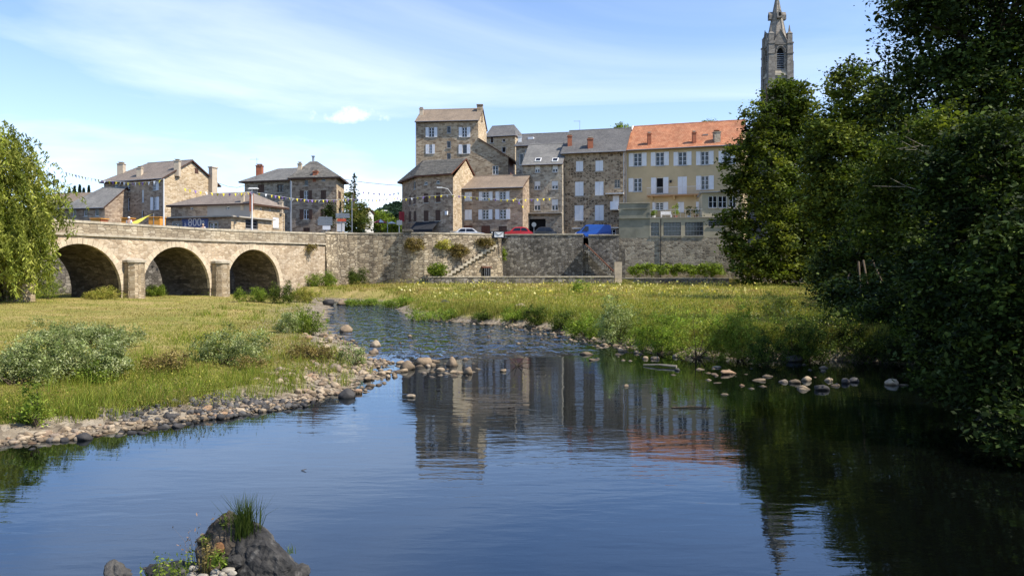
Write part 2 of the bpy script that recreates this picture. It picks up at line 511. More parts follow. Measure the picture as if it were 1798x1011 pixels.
def glass_mat():
    m, t, out = new_mat('window_glass')
    b = N(t, 'ShaderNodeBsdfPrincipled', i_Roughness=0.06)
    b.inputs['Base Color'].default_value = (0.012, 0.014, 0.018, 1)
    b.inputs['Specular IOR Level'].default_value = 0.6
    t.links.new(b.outputs[0], out.inputs[0])
    return m
M['glass'] = glass_mat()
M['stone_pale'] = pebble_mat('pale_cobble', [(0.0, (0.12, 0.09, 0.06)), (0.25, (0.25, 0.185, 0.12)), (0.5, (0.34, 0.26, 0.17)), (0.7, (0.41, 0.325, 0.225)), (0.85, (0.22, 0.18, 0.14)), (1.0, (0.34, 0.21, 0.12))])
M['stone_dark'] = pebble_mat('dark_cobble', [(0.0, (0.035, 0.033, 0.032)), (0.5, (0.07, 0.065, 0.062)), (0.85, (0.11, 0.105, 0.10)), (1.0, (0.17, 0.15, 0.13))])

# ------------------------------------------------------------------ terrain
LB = [(2, -34), (9, -24), (11, -15.5), (12.4, -11), (13.3, -8.7), (14.6, -7.4), (15.8, -6.1), (17.2, -5.0), (19.4, -3.9), (23, -3.6), (26, -4.2), (29, -5.2), (33, -6.7),
      (40, -9.0), (49, -11.3), (64, -14.4), (72, -16.4), (78, -19), (84, -24), (95, -30)]
RB = [(2, 7.5), (10, 9.5), (20, 12.5), (25, 13.8), (26.6, 10.5), (27.4, 7.0), (28.5, 5.6), (30, 4.9), (33, 3.8), (38, 2.2), (41.6, 1.3), (44, -0.6), (46.5, -3.6), (50, -5.6),
      (53, -7.0), (58, -8.2), (64, -9.2), (70, -11.2), (74, -13.6), (78, -18), (84, -23.4), (95, -29)]
LB = np.array(LB); RB = np.array(RB)
def sm(a):
    a = np.clip(a, 0, 1); return a * a * (3 - 2 * a)
def wob(x, y):
    return (np.sin(x * 1.7 + 0.6 * np.sin(y * 1.1)) + np.sin(y * 1.3 + 1.1 * np.sin(x * 0.9)) + np.sin((x + y) * 0.61)) / 3
def patch(x, y, k=1.0, o=0.0):
    x = x * k + o; y = y * k - o
    return 0.5 + 0.5 * (np.sin(x * 0.55 + 1.7 * np.sin(y * 0.31)) * np.cos(y * 0.23 + 1.3 * np.sin(x * 0.37)) * 0.7 + 0.3 * np.sin(x * 1.9 + y * 0.9) * np.cos(y * 1.1 - x * 0.4))
def inland(x, y):
    xl = np.interp(y, LB[:, 0], LB[:, 1]); xr = np.interp(y, RB[:, 0], RB[:, 1])
    edge = 0.35 * np.sin(y * 2.3 + np.sin(x * 1.7)) + 0.2 * np.sin(y * 5.1 + x)
    sl = (xl - x) * 0.62 + edge * 0.5; sr = (x - xr) * 0.7 + edge * 0.5
    return sl, sr
def height(x, y):
    x = np.asarray(x, float); y = np.asarray(y, float)
    sl, sr = inland(x, y)
    s = np.maximum(sl, sr)
    left = sl > sr
    shallow = sm((y - 19) / 6)
    maxd = 1.5 * (1 - shallow) + 0.16 * shallow
    dep = -maxd * (1 - np.exp(np.minimum(s, 0) * 0.9)) - 0.03 * (s < 0)
    hl = 0.30 * sm(s / 1.6) + 0.22 * sm((s - 1.5) / 3) + 0.28 * sm((s - 3) / 14)
    hr = 0.62 * sm(s / 1.3) + 0.3 * sm((s - 1) / 10) + 0.55 * sm((y - 62) / 26)
    h = np.where(s < 0, dep, np.where(left, hl, hr))
    h = h + np.where(s > 0.6, 0.07 * wob(x, y), 0.02 * wob(x * 3, y * 3))
    return h

ny, nx = 220, 360
ys = 3.0 * (140 / 3.0) ** (np.linspace(0, 1, ny))
ks = np.linspace(-1.5, 1.5, nx)
ks = np.sign(ks) * (0.75 * np.abs(ks) + 0.25 * np.abs(ks) ** 3 / 1.5 ** 2)
gx = ks[None, :] * (ys[:, None] + 14); gy = np.repeat(ys[:, None], nx, 1)
gz = height(gx, gy)
V = np.stack([gx, gy, gz], -1).reshape(-1, 3)
idx = np.arange(ny * nx).reshape(ny, nx)
F = np.stack([idx[:-1, :-1], idx[:-1, 1:], idx[1:, 1:], idx[1:, :-1]], -1).reshape(-1, 4)

def ground_mat():
    m, t, out = new_mat('meadow_and_riverbed')
    b = N(t, 'ShaderNodeBsdfPrincipled', i_Roughness=0.95)
    b.inputs['Specular IOR Level'].default_value = 0.1
    ge = N(t, 'ShaderNodeNewGeometry')
    sx_ = N(t, 'ShaderNodeSeparateXYZ'); t.links.new(ge.outputs['Position'], sx_.inputs[0])
    na = N(t, 'ShaderNodeTexNoise', i_Scale=0.25, i_Detail=6.0, i_Roughness=0.65)
    nb = N(t, 'ShaderNodeTexNoise', i_Scale=4.0, i_Detail=6.0, i_Roughness=0.7)
    for n_ in (na, nb):
        t.links.new(ge.outputs['Position'], n_.inputs['Vector'])
    g = ramp(t, na.outputs['Fac'], [(0.3, (0.17, 0.18, 0.04)), (0.5, (0.27, 0.235, 0.07)), (0.68, (0.38, 0.29, 0.12))])
    g = mixc(t, 1.0, g, ramp(t, nb.outputs['Fac'], [(0.3, (0.6,) * 3), (0.7, (1.3,) * 3)]), 'MULTIPLY')
    vr = N(t, 'ShaderNodeTexVoronoi', i_Scale=7.0); t.links.new(ge.outputs['Position'], vr.inputs['Vector'])
    sp = N(t, 'ShaderNodeSeparateColor'); t.links.new(vr.outputs['Color'], sp.inputs[0])
    grav = ramp(t, sp.outputs[0], [(0.0, (0.10, 0.08, 0.06)), (0.5, (0.22, 0.18, 0.13)), (1.0, (0.34, 0.29, 0.22))])
    zf = math_n(t, 'ADD', sx_.outputs[2], math_n(t, 'MULTIPLY', math_n(t, 'SUBTRACT', nb.outputs['Fac'], 0.5), 0.25))
    c = mixc(t, ramp(t, zf, [(0.20, (0, 0, 0)), (0.38, (1, 1, 1))]), grav, g)
    mud = mixc(t, nb.outputs['Fac'], (0.07, 0.045, 0.022), (0.15, 0.10, 0.05))
    deep = math_n(t, 'ADD', sx_.outputs[2], 2.0)     # bed darkens with depth: light lost in the water, put into its colour
    c2 = mixc(t, ramp(t, math_n(t, 'DIVIDE', deep, 2.0), [(0.55, (0, 0, 0)), (0.93, (1, 1, 1))]), (0.008, 0.008, 0.006), mud)
    c = mixc(t, ramp(t, math_n(t, 'ADD', math_n(t, 'MULTIPLY', sx_.outputs[2], 4), 0.5), [(0.4, (0, 0, 0)), (0.6, (1, 1, 1))]), c2, c)
    t.links.new(c, b.inputs['Base Color'])
    bp = N(t, 'ShaderNodeBump', i_Strength=0.8, i_Distance=0.12)
    t.links.new(nb.outputs['Fac'], bp.inputs['Height']); t.links.new(bp.outputs[0], b.inputs['Normal'])
    t.links.new(b.outputs[0], out.inputs[0])
    return m
M['ground'] = ground_mat()
tag(np_mesh('meadow_ground', V, F, M['ground'], smooth=True), kind='structure')

# the quay street climbs a little towards the garage houses
QS = None
# the far plain under everything, out to the horizon
mb = MB(); R_ = 4000
mb.poly([(-R_, -R_, -2.2), (R_, -R_, -2.2), (R_, R_, -2.2), (-R_, R_, -2.2)])
tag(mb.build('terrain', plain('far_land', (0.07, 0.085, 0.035), 0.95, 0.1, var=0.3, scale=0.01)), kind='structure')

# ------------------------------------------------------------------ river
def water_mat():
    m, t, out = new_mat('river_water')
    ge = N(t, 'ShaderNodeNewGeometry')
    sx_ = N(t, 'ShaderNodeSeparateXYZ'); t.links.new(ge.outputs['Position'], sx_.inputs[0])
    def layer(scale, sx, sy, det, rot=0.0):
        mpn = N(t, 'ShaderNodeMapping'); mpn.inputs['Scale'].default_value = (sx, sy, 1); mpn.inputs['Rotation'].default_value = (0, 0, rot)
        t.links.new(ge.outputs['Position'], mpn.inputs[0])
        nn = N(t, 'ShaderNodeTexNoise', i_Scale=scale, i_Detail=det, i_Roughness=0.5, i_Distortion=0.4)
        t.links.new(mpn.outputs[0], nn.inputs['Vector'])
        return nn.outputs['Fac']
    slow = layer(1.0, 0.55, 1.5, 2.0, 0.15)
    fine = layer(2.6, 0.8, 2.4, 3.0, -0.12)
    rough = layer(1.7, 1.25, 0.42, 3.0, 0.12)
    zone = N(t, 'ShaderNodeTexNoise', i_Scale=0.12, i_Detail=3.0); t.links.new(ge.outputs['Position'], zone.inputs['Vector'])
    calm = math_n(t, 'ADD', math_n(t, 'MULTIPLY', slow, 0.0055), math_n(t, 'MULTIPLY', math_n(t, 'MULTIPLY', fine, ramp(t, zone.outputs['Fac'], [(0.35, (0.25,) * 3), (0.65, (1, 1, 1))])), 0.0032))
    # the riffle upstream of the gravel bar
    rif = math_n(t, 'SUBTRACT', sx_.outputs[1], math_n(t, 'MULTIPLY', sx_.outputs[0], 0.45))
    rf = ramp(t, math_n(t, 'DIVIDE', math_n(t, 'ADD', rif, math_n(t, 'MULTIPLY', zone.outputs['Fac'], 6.0)), 60), [(0.50, (0, 0, 0)), (0.60, (1, 1, 1))])
    hgt = math_n(t, 'ADD', calm, math_n(t, 'MULTIPLY', math_n(t, 'MULTIPLY', rough, 0.42), rf))
    bp = N(t, 'ShaderNodeBump', i_Strength=1.0, i_Distance=1.0)
    t.links.new(hgt, bp.inputs['Height'])
    fr = N(t, 'ShaderNodeFresnel', i_IOR=2.15); t.links.new(bp.outputs[0], fr.inputs['Normal'])
    tr = N(t, 'ShaderNodeBsdfTransparent'); tr.inputs[0].default_value = (0.62, 0.52, 0.36, 1)
    gl = N(t, 'ShaderNodeBsdfGlossy', i_Roughness=0.015); gl.inputs[0].default_value = (0.76, 0.87, 1.0, 1)
    t.links.new(bp.outputs[0], gl.inputs['Normal'])
    body = N(t, 'ShaderNodeBsdfDiffuse'); body.inputs[0].default_value = (0.004, 0.005, 0.004, 1)
    m1 = N(t, 'ShaderNodeMixShader'); m1.inputs[0].default_value = 0.45
    t.links.new(tr.outputs[0], m1.inputs[1]); t.links.new(body.outputs[0], m1.inputs[2])
    mx = N(t, 'ShaderNodeMixShader')
    t.links.new(fr.outputs[0], mx.inputs[0]); t.links.new(m1.outputs[0], mx.inputs[1]); t.links.new(gl.outputs[0], mx.inputs[2])
    t.links.new(mx.outputs[0], out.inputs[0])
    return m
mb = MB()
mb.poly([(-160, -40, 0), (60, -40, 0), (60, 100, 0), (-160, 100, 0)])
tag(mb.build('river_water', water_mat()), kind='structure')

# ------------------------------------------------------------------ bridge frame: t along, w across (positive away from us), z up
BD = Vector((7.3, 16, 0)).normalized(); BN = Vector((BD.y, -BD.x, 0)); B0 = Vector((-33, 63, 0))
def B(t, w=0.0, z=0.0):
    return B0 + BD * t - BN * w + Vector((0, 0, z))
ZR = 6.05
# the town's made ground: one thick sheet from the quay and the far embankment to the hills
QUAY = [B(27), B(29)] + [B(29).lerp(Vector((-20.0, 92.3, 0)), k / 6).lerp(Vector((-20.0, 92.3, 0)).lerp(Vector((-14.8, 91.75, 0)), k / 6), k / 6) for k in range(1, 7)] + [P(700, 91.5), P(722, 91.0), P(745, 90.9), P(770, 91.4), P(810, 92.6), P(845, 93.9), P(880, 95.3)]
REC0, REC1 = Vector((-1.1, 98.9, 0)), P(1087, 97.2)
town = [B(-70, 12), B(24, 12), B(24, 0.4)] + [q + Vector((0, 0.35, 0)) for q in QUAY] + [REC0 + Vector((0, .3, 0)), REC1 + Vector((0, .3, 0)), P(1300, 97), Vector((60, 99, 0)), Vector((300, 99, 0)),
        Vector((900, 1500, 0)), Vector((-900, 1500, 0)), Vector((-300, 60, 0))]
def prism(mb, poly, z0, z1):
    n = len(poly)
    mb.poly([(p.x, p.y, z1) for p in poly]); 
    for a, b in zip(poly, poly[1:] + poly[:1]):
        mb.poly([(a.x, a.y, z0), (b.x, b.y, z0), (b.x, b.y, z1), (a.x, a.y, z1)])
mb = MB(); prism(mb, town, -1, ZR)
mb.m = [0] + [1] * (len(mb.f) - 1)
tag(mb.build('street_ground', [M['asphalt'], M['quay_dark']]), kind='structure')

def quay_z(x):
    return 6.95 if x > 0 else 6.95 - 0.65 * min(1, -x / 12)
mb = MB()
qa = [Vector((-12, 93.2, 0)), Vector((-2, 96.5, 0)), Vector((-.6, 99.6, 0)), Vector((13.3, 98.2, 0)), Vector((14.5, 112, 0)), Vector((0, 112, 0)), Vector((-12, 112, 0))]
mb.poly([(p.x, p.y, quay_z(p.x)) for p in (qa[0], qa[1], Vector((0, 99.55, 0)), qa[5], qa[6])])
mb.poly([(p.x, p.y, 6.95) for p in (Vector((0, 99.55, 0)), qa[3], qa[4], qa[5])])
tag(mb.build('quay_street', M['asphalt']), kind='structure')
# ------------------------------------------------------------------ stone bridge
bridge = thing('stone_bridge', 'old stone road bridge with round arches and a low parapet on the left', 'bridge', B(3.4, 3, 0.5))
ARC = [-10.8, -1.28, 8.25, 17.78]; RAD = 3.75; ZS = 1.3; BW = 6.0
TOPZ = 5.66
def archz(t):
    for c in ARC:
        if abs(t - c) < RAD - 1e-6:
            return ZS + math.sqrt(RAD * RAD - (t - c) ** 2)
    return -0.6
def spandrel(w):
    mb = MB()
    edges = [-42.0]
    for c in ARC:
        edges += [c - RAD, c + RAD]
    edges.append(29.0)
    for k in range(len(edges) - 1):
        a, b = edges[k], edges[k + 1]
        solid = k % 2 == 0
        n = max(2, int((b - a) / 3)) if solid else 28
        ts = [a + (b - a) * i / n for i in range(n + 1)] if solid else [(a + b) / 2 - RAD * math.cos(math.pi * i / n) for i in range(n + 1)]
        c = (a + b) / 2
        for t0, t1 in zip(ts, ts[1:]):
            z0 = -0.6 if solid else ZS + math.sqrt(max(0, RAD * RAD - (t0 - c) ** 2))
            z1 = -0.6 if solid else ZS + math.sqrt(max(0, RAD * RAD - (t1 - c) ** 2))
            q = [B(t0, w, z0), B(t1, w, z1), B(t1, w, TOPZ), B(t0, w, TOPZ)]
            mb.poly(q if w < 1 else q[::-1])
    return mb
spandrel(0.0).build('spandrel_wall', M['bridge'], bridge)
spandrel(BW).build('spandrel_wall', M['bridge'], bridge)
for c in ARC:
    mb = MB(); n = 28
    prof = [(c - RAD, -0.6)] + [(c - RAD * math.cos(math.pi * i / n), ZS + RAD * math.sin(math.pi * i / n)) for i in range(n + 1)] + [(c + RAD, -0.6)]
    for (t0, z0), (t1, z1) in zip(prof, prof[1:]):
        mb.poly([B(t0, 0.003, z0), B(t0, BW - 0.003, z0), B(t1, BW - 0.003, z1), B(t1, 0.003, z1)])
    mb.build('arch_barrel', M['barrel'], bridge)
    # ring of voussoirs, each stone by itself
    nv = 27
    for i in range(nv):
        a0 = math.pi * (i + 0.03) / nv; a1 = math.pi * (i + 0.97) / nv
        r0, r1 = RAD - 0.012, RAD + 0.50 + random.uniform(-0.06, 0.07)
        pr = 0.035 + random.uniform(0, 0.02)
        mb = MB()
        c4 = [(c - r * math.cos(a), ZS + r * math.sin(a)) for r, a in ((r0, a0), (r1, a0), (r1, a1), (r0, a1))]
        f_ = [B(t, -pr, min(z, TOPZ - 0.01)) for t, z in c4]; k_ = [B(t, 0.25, min(z, TOPZ - 0.01)) for t, z in c4]
        mb.hexa(k_, f_)
        mb.build('voussoir', M['voussoir'], bridge)
# piers with sloped caps between the arches
for c0, c1 in zip(ARC, ARC[1:]):
    cm = (c0 + c1) / 2 - 0.02
    mb = MB()
    pts = [(-0.78, 0.1), (-0.78, -0.55), (-0.5, -0.95), (0, -1.08), (0.5, -0.95), (0.78, -0.55), (0.78, 0.1)]
    lo = [B(cm + a * 1.05, w * 1.06, -0.6) for a, w in pts]; hi = [B(cm + a, w, 3.62) for a, w in pts]
    for i in range(len(pts) - 1):
        mb.poly([lo[i], lo[i + 1], hi[i + 1], hi[i]])
    pier = mb.build('pier', stone_mat('pier_blocks', [(0.30, 0.23, 0.15), (0.38, 0.30, 0.20), (0.46, 0.37, 0.26), (0.50, 0.42, 0.31)], (0.25, 0.20, 0.14), 0.5, 0.2, 0.045, 0.35, distort=0.06, rnd=0.5), bridge)
    mb = MB()
    a_ = [B(cm + a * 1.16, w * 1.1, 3.62) for a, w in pts]; b_ = [B(cm + a * 1.16, w * 1.1, 3.80) for a, w in pts]; d_ = [B(cm + a * 0.8, max(w * 0.3, -0.25), 4.0) for a, w in pts]
    for lo_, hi_ in ((a_, b_), (b_, d_)):
        for i in range(len(pts) - 1):
            mb.poly([lo_[i], lo_[i + 1], hi_[i + 1], hi_[i]])
    mb.poly(a_[::-1]); mb.poly(d_)
    mb.build('cap', M['coping'], pier)
def bbox(mb, t0, t1, w0, w1, z0, z1, z0b=None, z1b=None):
    z0b = z0 if z0b is None else z0b; z1b = z1 if z1b is None else z1b
    mb.hexa([B(t0, w0, z0), B(t1, w0, z0b), B(t1, w1, z0b), B(t0, w1, z0)], [B(t0, w0, z1), B(t1, w0, z1b), B(t1, w1, z1b), B(t0, w1, z1)])
def rise(t):
    return 0.0 if t < 12 else (t - 12) / 17 * 0.30
for w0, w1, wc0, wc1 in ((-0.16, 0.5, 0.0, 0.36), (BW - 0.5, BW + 0.16, BW - 0.36, BW)):
    mb = MB()
    ts = [-42, -20, 0, 12, 20, 29]
    for a, b in zip(ts, ts[1:]):
        bbox(mb, a, b, w0, w1, TOPZ + rise(a) * 0.5, TOPZ + 0.16 + rise(a) * 0.5, TOPZ + rise(b) * .5, TOPZ + 0.16 + rise(b) * 0.5)
    mb.build('string_course', M['coping'], bridge)
    mb = MB()
    for a, b in zip(ts, ts[1:]):
        bbox(mb, a, b, wc0, wc1, TOPZ + 0.17, 6.66 + rise(a), TOPZ + 0.17, 6.66 + rise(b))
    mb.build('parapet', M['bridge_block'], bridge)
    t = -30.0
    while t < 28.4:
        L = random.uniform(1.0, 1.75)
        e = min(t + L, 29)
        mb = MB(); j = random.uniform(-0.012, 0.012)
        bbox(mb, t + 0.012, e - 0.012, wc0 - 0.06 + j, wc1 + 0.06 + j, 6.664 + rise(t), 6.85 + rise(t) + j, 6.664 + rise(e), 6.85 + rise(e) + j)
        mb.build('coping_stone', M['coping'], bridge)
        t = e
mb = MB(); bbox(mb, -42, 24, 0.37, BW - 0.37, 5.5, ZR - 0.05)
mb.build('road_deck', M['asphalt'], bridge)

# ------------------------------------------------------------------ quay wall (bastion beside the bridge) and recessed wall
def offset_path(pts, d):
    out = []
    for i, p in enumerate(pts):
        a = pts[max(i - 1, 0)]; b = pts[min(i + 1, len(pts) - 1)]
        u = (b - a).normalized(); n = Vector((u.y, -u.x, 0))
        out.append(p + n * d)
    return out
quay = thing('quay_wall', 'weathered rubble quay wall bulging out beside the bridge, dry plants on top', 'wall', P(760, 92, 1.4))
def sweep_wall(path, z0, z1, th, batter, parent, name, mat):
    mb = MB()
    fr_b = offset_path(path, batter); fr_t = path; bk = offset_path(path, -th)
    n = len(path)
    for i in range(n - 1):
        mb.poly([fr_b[i] + Vector((0, 0, z0)), fr_b[i + 1] + Vector((0, 0, z0)), fr_t[i + 1] + Vector((0, 0, z1)), fr_t[i] + Vector((0, 0, z1))])
        mb.poly([fr_t[i] + Vector((0, 0, z1)), fr_t[i + 1] + Vector((0, 0, z1)), bk[i + 1] + Vector((0, 0, z1)), bk[i] + Vector((0, 0, z1))])
        mb.poly([bk[i + 1] + Vector((0, 0, z0)), bk[i] + Vector((0, 0, z0)), bk[i] + Vector((0, 0, z1)), bk[i + 1] + Vector((0, 0, z1))])
    for i, flip in ((0, False), (n - 1, True)):
        q = [bk[i] + Vector((0, 0, z0)), fr_b[i] + Vector((0, 0, z0)), fr_t[i] + Vector((0, 0, z1)), bk[i] + Vector((0, 0, z1))]
        mb.poly(q[::-1] if flip else q)
    return mb.build(name, mat, parent)
def resample(path, step):
    out = [path[0]]
    for a, b in zip(path, path[1:]):
        L = (b - a).length; k = max(1, round(L / step))
        out += [a + (b - a) * (i / k) for i in range(1, k + 1)]
    return out
bast = QUAY[1:]
sweep_wall(bast, 0.4, 7.12, 0.5, 0.55, quay, 'wall_face', M['quay'])
def copings(path, z0, z1, th, parent, lo=1.0, hi=1.6):
    s = resample(path, 1.35)
    for a, b in zip(s, s[1:]):
        u = (b - a).normalized(); n = Vector((u.y, -u.x, 0)); j = random.uniform(-0.015, 0.015)
        a2 = a + u * 0.012; b2 = b - u * 0.012
        f0, f1 = a2 + n * (0.07 + j), b2 + n * (0.07 + j); k0, k1 = a2 - n * (th + 0.04), b2 - n * (th + 0.04)
        mb = MB()
        mb.hexa([p + Vector((0, 0, z0)) for p in (f0, f1, k1, k0)], [p + Vector((0, 0, z1 + j)) for p in (f0, f1, k1, k0)])
        mb.build('coping_stone', M['coping'], parent)
copings(bast, 7.124, 7.3, 0.5, quay)
# gate pillar on the bastion
mb = MB(); c = P(716, 91.25, 5.9); mb.box(c, (0.9, 0.75, 1.5)); mb.box(c + Vector((0, 0, 1.503)), (1.15, 1.0, 0.16)); mb.box(c + Vector((0, 0, 1.666)), (0.8, 0.7, 0.1))
mb.build('pillar', M['quay_dark'], quay)
# iron-barred niche at the base of the bastion
mb = MB(); F0 = P(850, 93.6)
ub = (QUAY[-1] - QUAY[-2]).normalized(); nb_ = Vector((ub.y, -ub.x, 0))
c = P(851, 94.1, 2.1) + nb_ * 0.48
mb.box(c, (0.95, 0.25, 1.15), ub); mb.build('barred_niche', M['dark'], quay)
for k in range(4):
    mb = MB(); q = c + ub * (-0.36 + 0.24 * k) + nb_ * 0.17; mb.tube([q, q + Vector((0, 0, 1.15))], 0.03); mb.build('bar', M['zinc'], quay)
mb = MB(); mb.box(c + Vector((0, 0, 1.153)), (1.3, 0.36, 0.16), ub); mb.build('lintel', M['maroon'], quay)
# the stub of an old outside stair running up the bastion: stones stepping up to the right
for k in range(15):
    f_ = k / 14
    px = 772 + (866 - 772) * f_; pz = 1.8 + 3.9 * f_
    pt = None
    for a, b in zip(QUAY, QUAY[1:]):
        xa, xb = a.x / a.y * FPX + CXP, b.x / b.y * FPX + CXP
        if xa <= px <= xb:
            r_ = (px - xa) / (xb - xa); pt = a + (b - a) * r_; u = (b - a).normalized()
    n = Vector((u.y, -u.x, 0)); bat = 0.55 * (1 - (pz - 0.4) / 6.7)
    mb = MB(); mb.box(pt + n * (bat + 0.1) + Vector((0, 0, pz)), (0.62, 0.5, 0.3), u)
    mb.build('step', M['coping'], quay)

rec = thing('recessed_quay_wall', 'dark grey rubble retaining wall with pale coping left of the outside stair', 'wall', P(985, 98, 1.5))
path_rec = [REC0 + Vector((-0.3, 0, 0)), P(1024, 97.75)]
sweep_wall(path_rec, 0.4, 7.3, 0.5, 0.25, rec, 'wall_face', M['quay_dark'])
copings(path_rec, 7.304, 7.46, 0.5, rec)
path_rec2 = [P(1033, 97.7), P(1087, 97.2)]
sweep_wall([P(1024.2, 98.0), P(1034, 97.9)], 0.4, 6.1, 0.5, 0.2, rec, 'wall_face', M['quay_dark'])
sweep_wall(path_rec2, 0.4, 7.2, 0.5, 0.2, rec, 'wall_face', M['quay_dark'])
copings(path_rec2, 7.204, 7.36, 0.5, rec)
# outside stair down to the meadow
stair = thing('stone_stair', 'outside stone stair leading down from the quay to a squared pillar', 'stair', P(1060, 96.4, 1.6))
s0, s1 = P(1027, 96.9), P(1080, 96.2)
for k in range(16):
    a = s0 + (s1 - s0) * (k / 16); b = s0 + (s1 - s0) * ((k + 1) / 16)
    zt = 6.0 - 3.6 * k / 15
    mb = MB(); u = (b - a).normalized(); mb.box((a + b) / 2 + Vector((0, 0, max(0.6, zt - 0.75))), ((b - a).length * 1.0, 1.3, 0.75), u)
    mb.build('step', M['quay_dark'], stair)
mb = MB(); mb.tube([s0 + Vector((0, -.6, 6.15)), s1 + Vector((0, -.6, 2.6))], 0.09); mb.build('stringer', M['maroon'], stair)
pil = thing('gate_pillar', 'squared pale block pillar at the foot of the outside stair', 'pillar', P(1085, 93.0, 1.5))
for k in range(5):
    mb = MB(); mb.box(P(1085, 93.0, 1.45 + 0.5 * k), (0.85 + random.uniform(-.03, .03), 0.8, 0.485)); mb.build('block', M['voussoir'], pil)
# low garden wall in front
low = thing('low_garden_wall', 'long low mossy rubble wall along the back of the flowering meadow', 'wall', P(915, 91, 1.2))
path_low = [P(752, 89.3), P(800, 89.8), P(880, 91.0), P(980, 91.6), P(1078, 92.4)]
sweep_wall(path_low, 0.6, 2.15, 0.45, 0.08, low, 'wall_face', M['quay_dark'])
copings(path_low, 2.154, 2.3, 0.45, low)
low2 = thing('low_kerb_wall', 'thin low wall right of the squared pillar below the barred windows', 'wall', P(1180, 92.5, 1.2))
path2 = [P(1091, 92.7), P(1280, 91.0)]
sweep_wall(path2, 0.6, 2.0, 0.3, 0.05, low2, 'wall_face', M['quay_dark']); copings(path2, 2.004, 2.1, 0.3, low2)
# garden terrace between the low wall and the recessed wall
mb = MB(); prism(mb, [P(752, 89.6), P(880, 91.3), P(1078, 92.7), P(1300, 91.4), P(1300, 99.5), P(1024, 99.5), P(880, 99.5), P(760, 92.5)], 0.2, 1.95)
tag(mb.build('garden_terrace', M['ground']), kind='structure')
# sign box on the quay
sb = thing('sign_board', 'white panel with a thin V-shaped line in a dark frame on the quay corner', 'sign', P(874, 95.0, 6.6))
mb = MB(); u = Vector((1, 0.1, 0)).normalized(); c = P(874.5, 94.7, 0)
def panel(mb, x0, x1, y0, y1, Y, th):
    z1, z0 = zat(y0, Y), zat(y1, Y); a = P(x0, Y); b = P(x1, Y)
    mb.hexa([(a.x, Y, z0), (b.x, Y, z0), (b.x, Y + th, z0), (a.x, Y + th, z0)], [(a.x, Y, z1), (b.x, Y, z1), (b.x, Y + th, z1), (a.x, Y + th, z1)])
mb = MB(); panel(mb, 860, 886, 405.5, 418, 94.6, 0.18); sbf = mb.build('frame', M['iron'], sb)
mb = MB(); panel(mb, 868, 884, 407.5, 416.5, 94.57, 0.02); mb.build('panel', M['white'], sb)
mb = MB(); panel(mb, 863, 865, 407.5, 409.5, 94.57, 0.02); mb.build('panel', M['white'], sb)
mb = MB()
pv = [(869, 408.5), (876, 413), (883, 408.5)]
mb.tube([P(x, 94.55, zat(y, 94.55)) for x, y in pv], 0.03, 4); mb.build('line', M['iron'], sb)
for px_ in (866, 881):
    mb = MB(); mb.box(P(px_, 94.8, 4.9), (0.08, 0.08, 2.2)); mb.build('post', M['iron'], sb)

# ------------------------------------------------------------------ houses
class Facade:
    def __init__(s, a, b):
        s.a = Vector((a.x, a.y, 0)); s.b = Vector((b.x, b.y, 0))
        s.L = (s.b - s.a).length; s.u = (s.b - s.a) / s.L; s.n = Vector((s.u.y, -s.u.x, 0))

    def pt(s, q, z, o=0.0):
        p = s.a + s.u * q + s.n * o
        return Vector((p.x, p.y, z))

    def px(s, x, y):
        k = (x - CXP) / FPX
        q = (k * s.a.y - s.a.x) / (s.u.x - k * s.u.y)
        Y = s.a.y + q * s.u.y
        return q, CAMZ + (HOR - y) * Y / FPX


def fbox(mb, F, s0, s1, z0, z1, o0, o1, mat=0):
    """o0 < o1: offsets from the facade, outward positive"""
    mb.hexa([F.pt(s0, z0, o1), F.pt(s1, z0, o1), F.pt(s1, z0, o0), F.pt(s0, z0, o0)],
            [F.pt(s0, z1, o1), F.pt(s1, z1, o1), F.pt(s1, z1, o0), F.pt(s0, z1, o0)], mat)


def ray_plane(x, y, p, n):
    d = Vector(((x - CXP) / FPX, 1, (HOR - y) / FPX))
    c = Vector((0, 0, CAMZ))
    k = (p - c).dot(n) / d.dot(n)
    return c + d * k


def rows(mb, e0, e1, r1, r0, row=0.34, lip=0.035, mat=0):
    e0, e1, r1, r0 = map(Vector, (e0, e1, r1, r0))
    n = (e1 - e0).cross(r0 - e0 if (r0 - e0).length > 0.1 else r1 - e0)
    if n.z < 0:
        n = -n
    n.normalize()
    k = max(2, int(((r0 + r1) / 2 - (e0 + e1) / 2).length / row))
    for i in range(k):
        a, b = i / k, (i + 1) / k
        L0, R0 = e0.lerp(r0, a), e1.lerp(r1, a); L1, R1 = e0.lerp(r0, b), e1.lerp(r1, b)
        mb.poly([L0 + n * lip, R0 + n * lip, R1, L1], mat)
        mb.poly([L0, R0, R0 + n * lip, L0 + n * lip], mat)


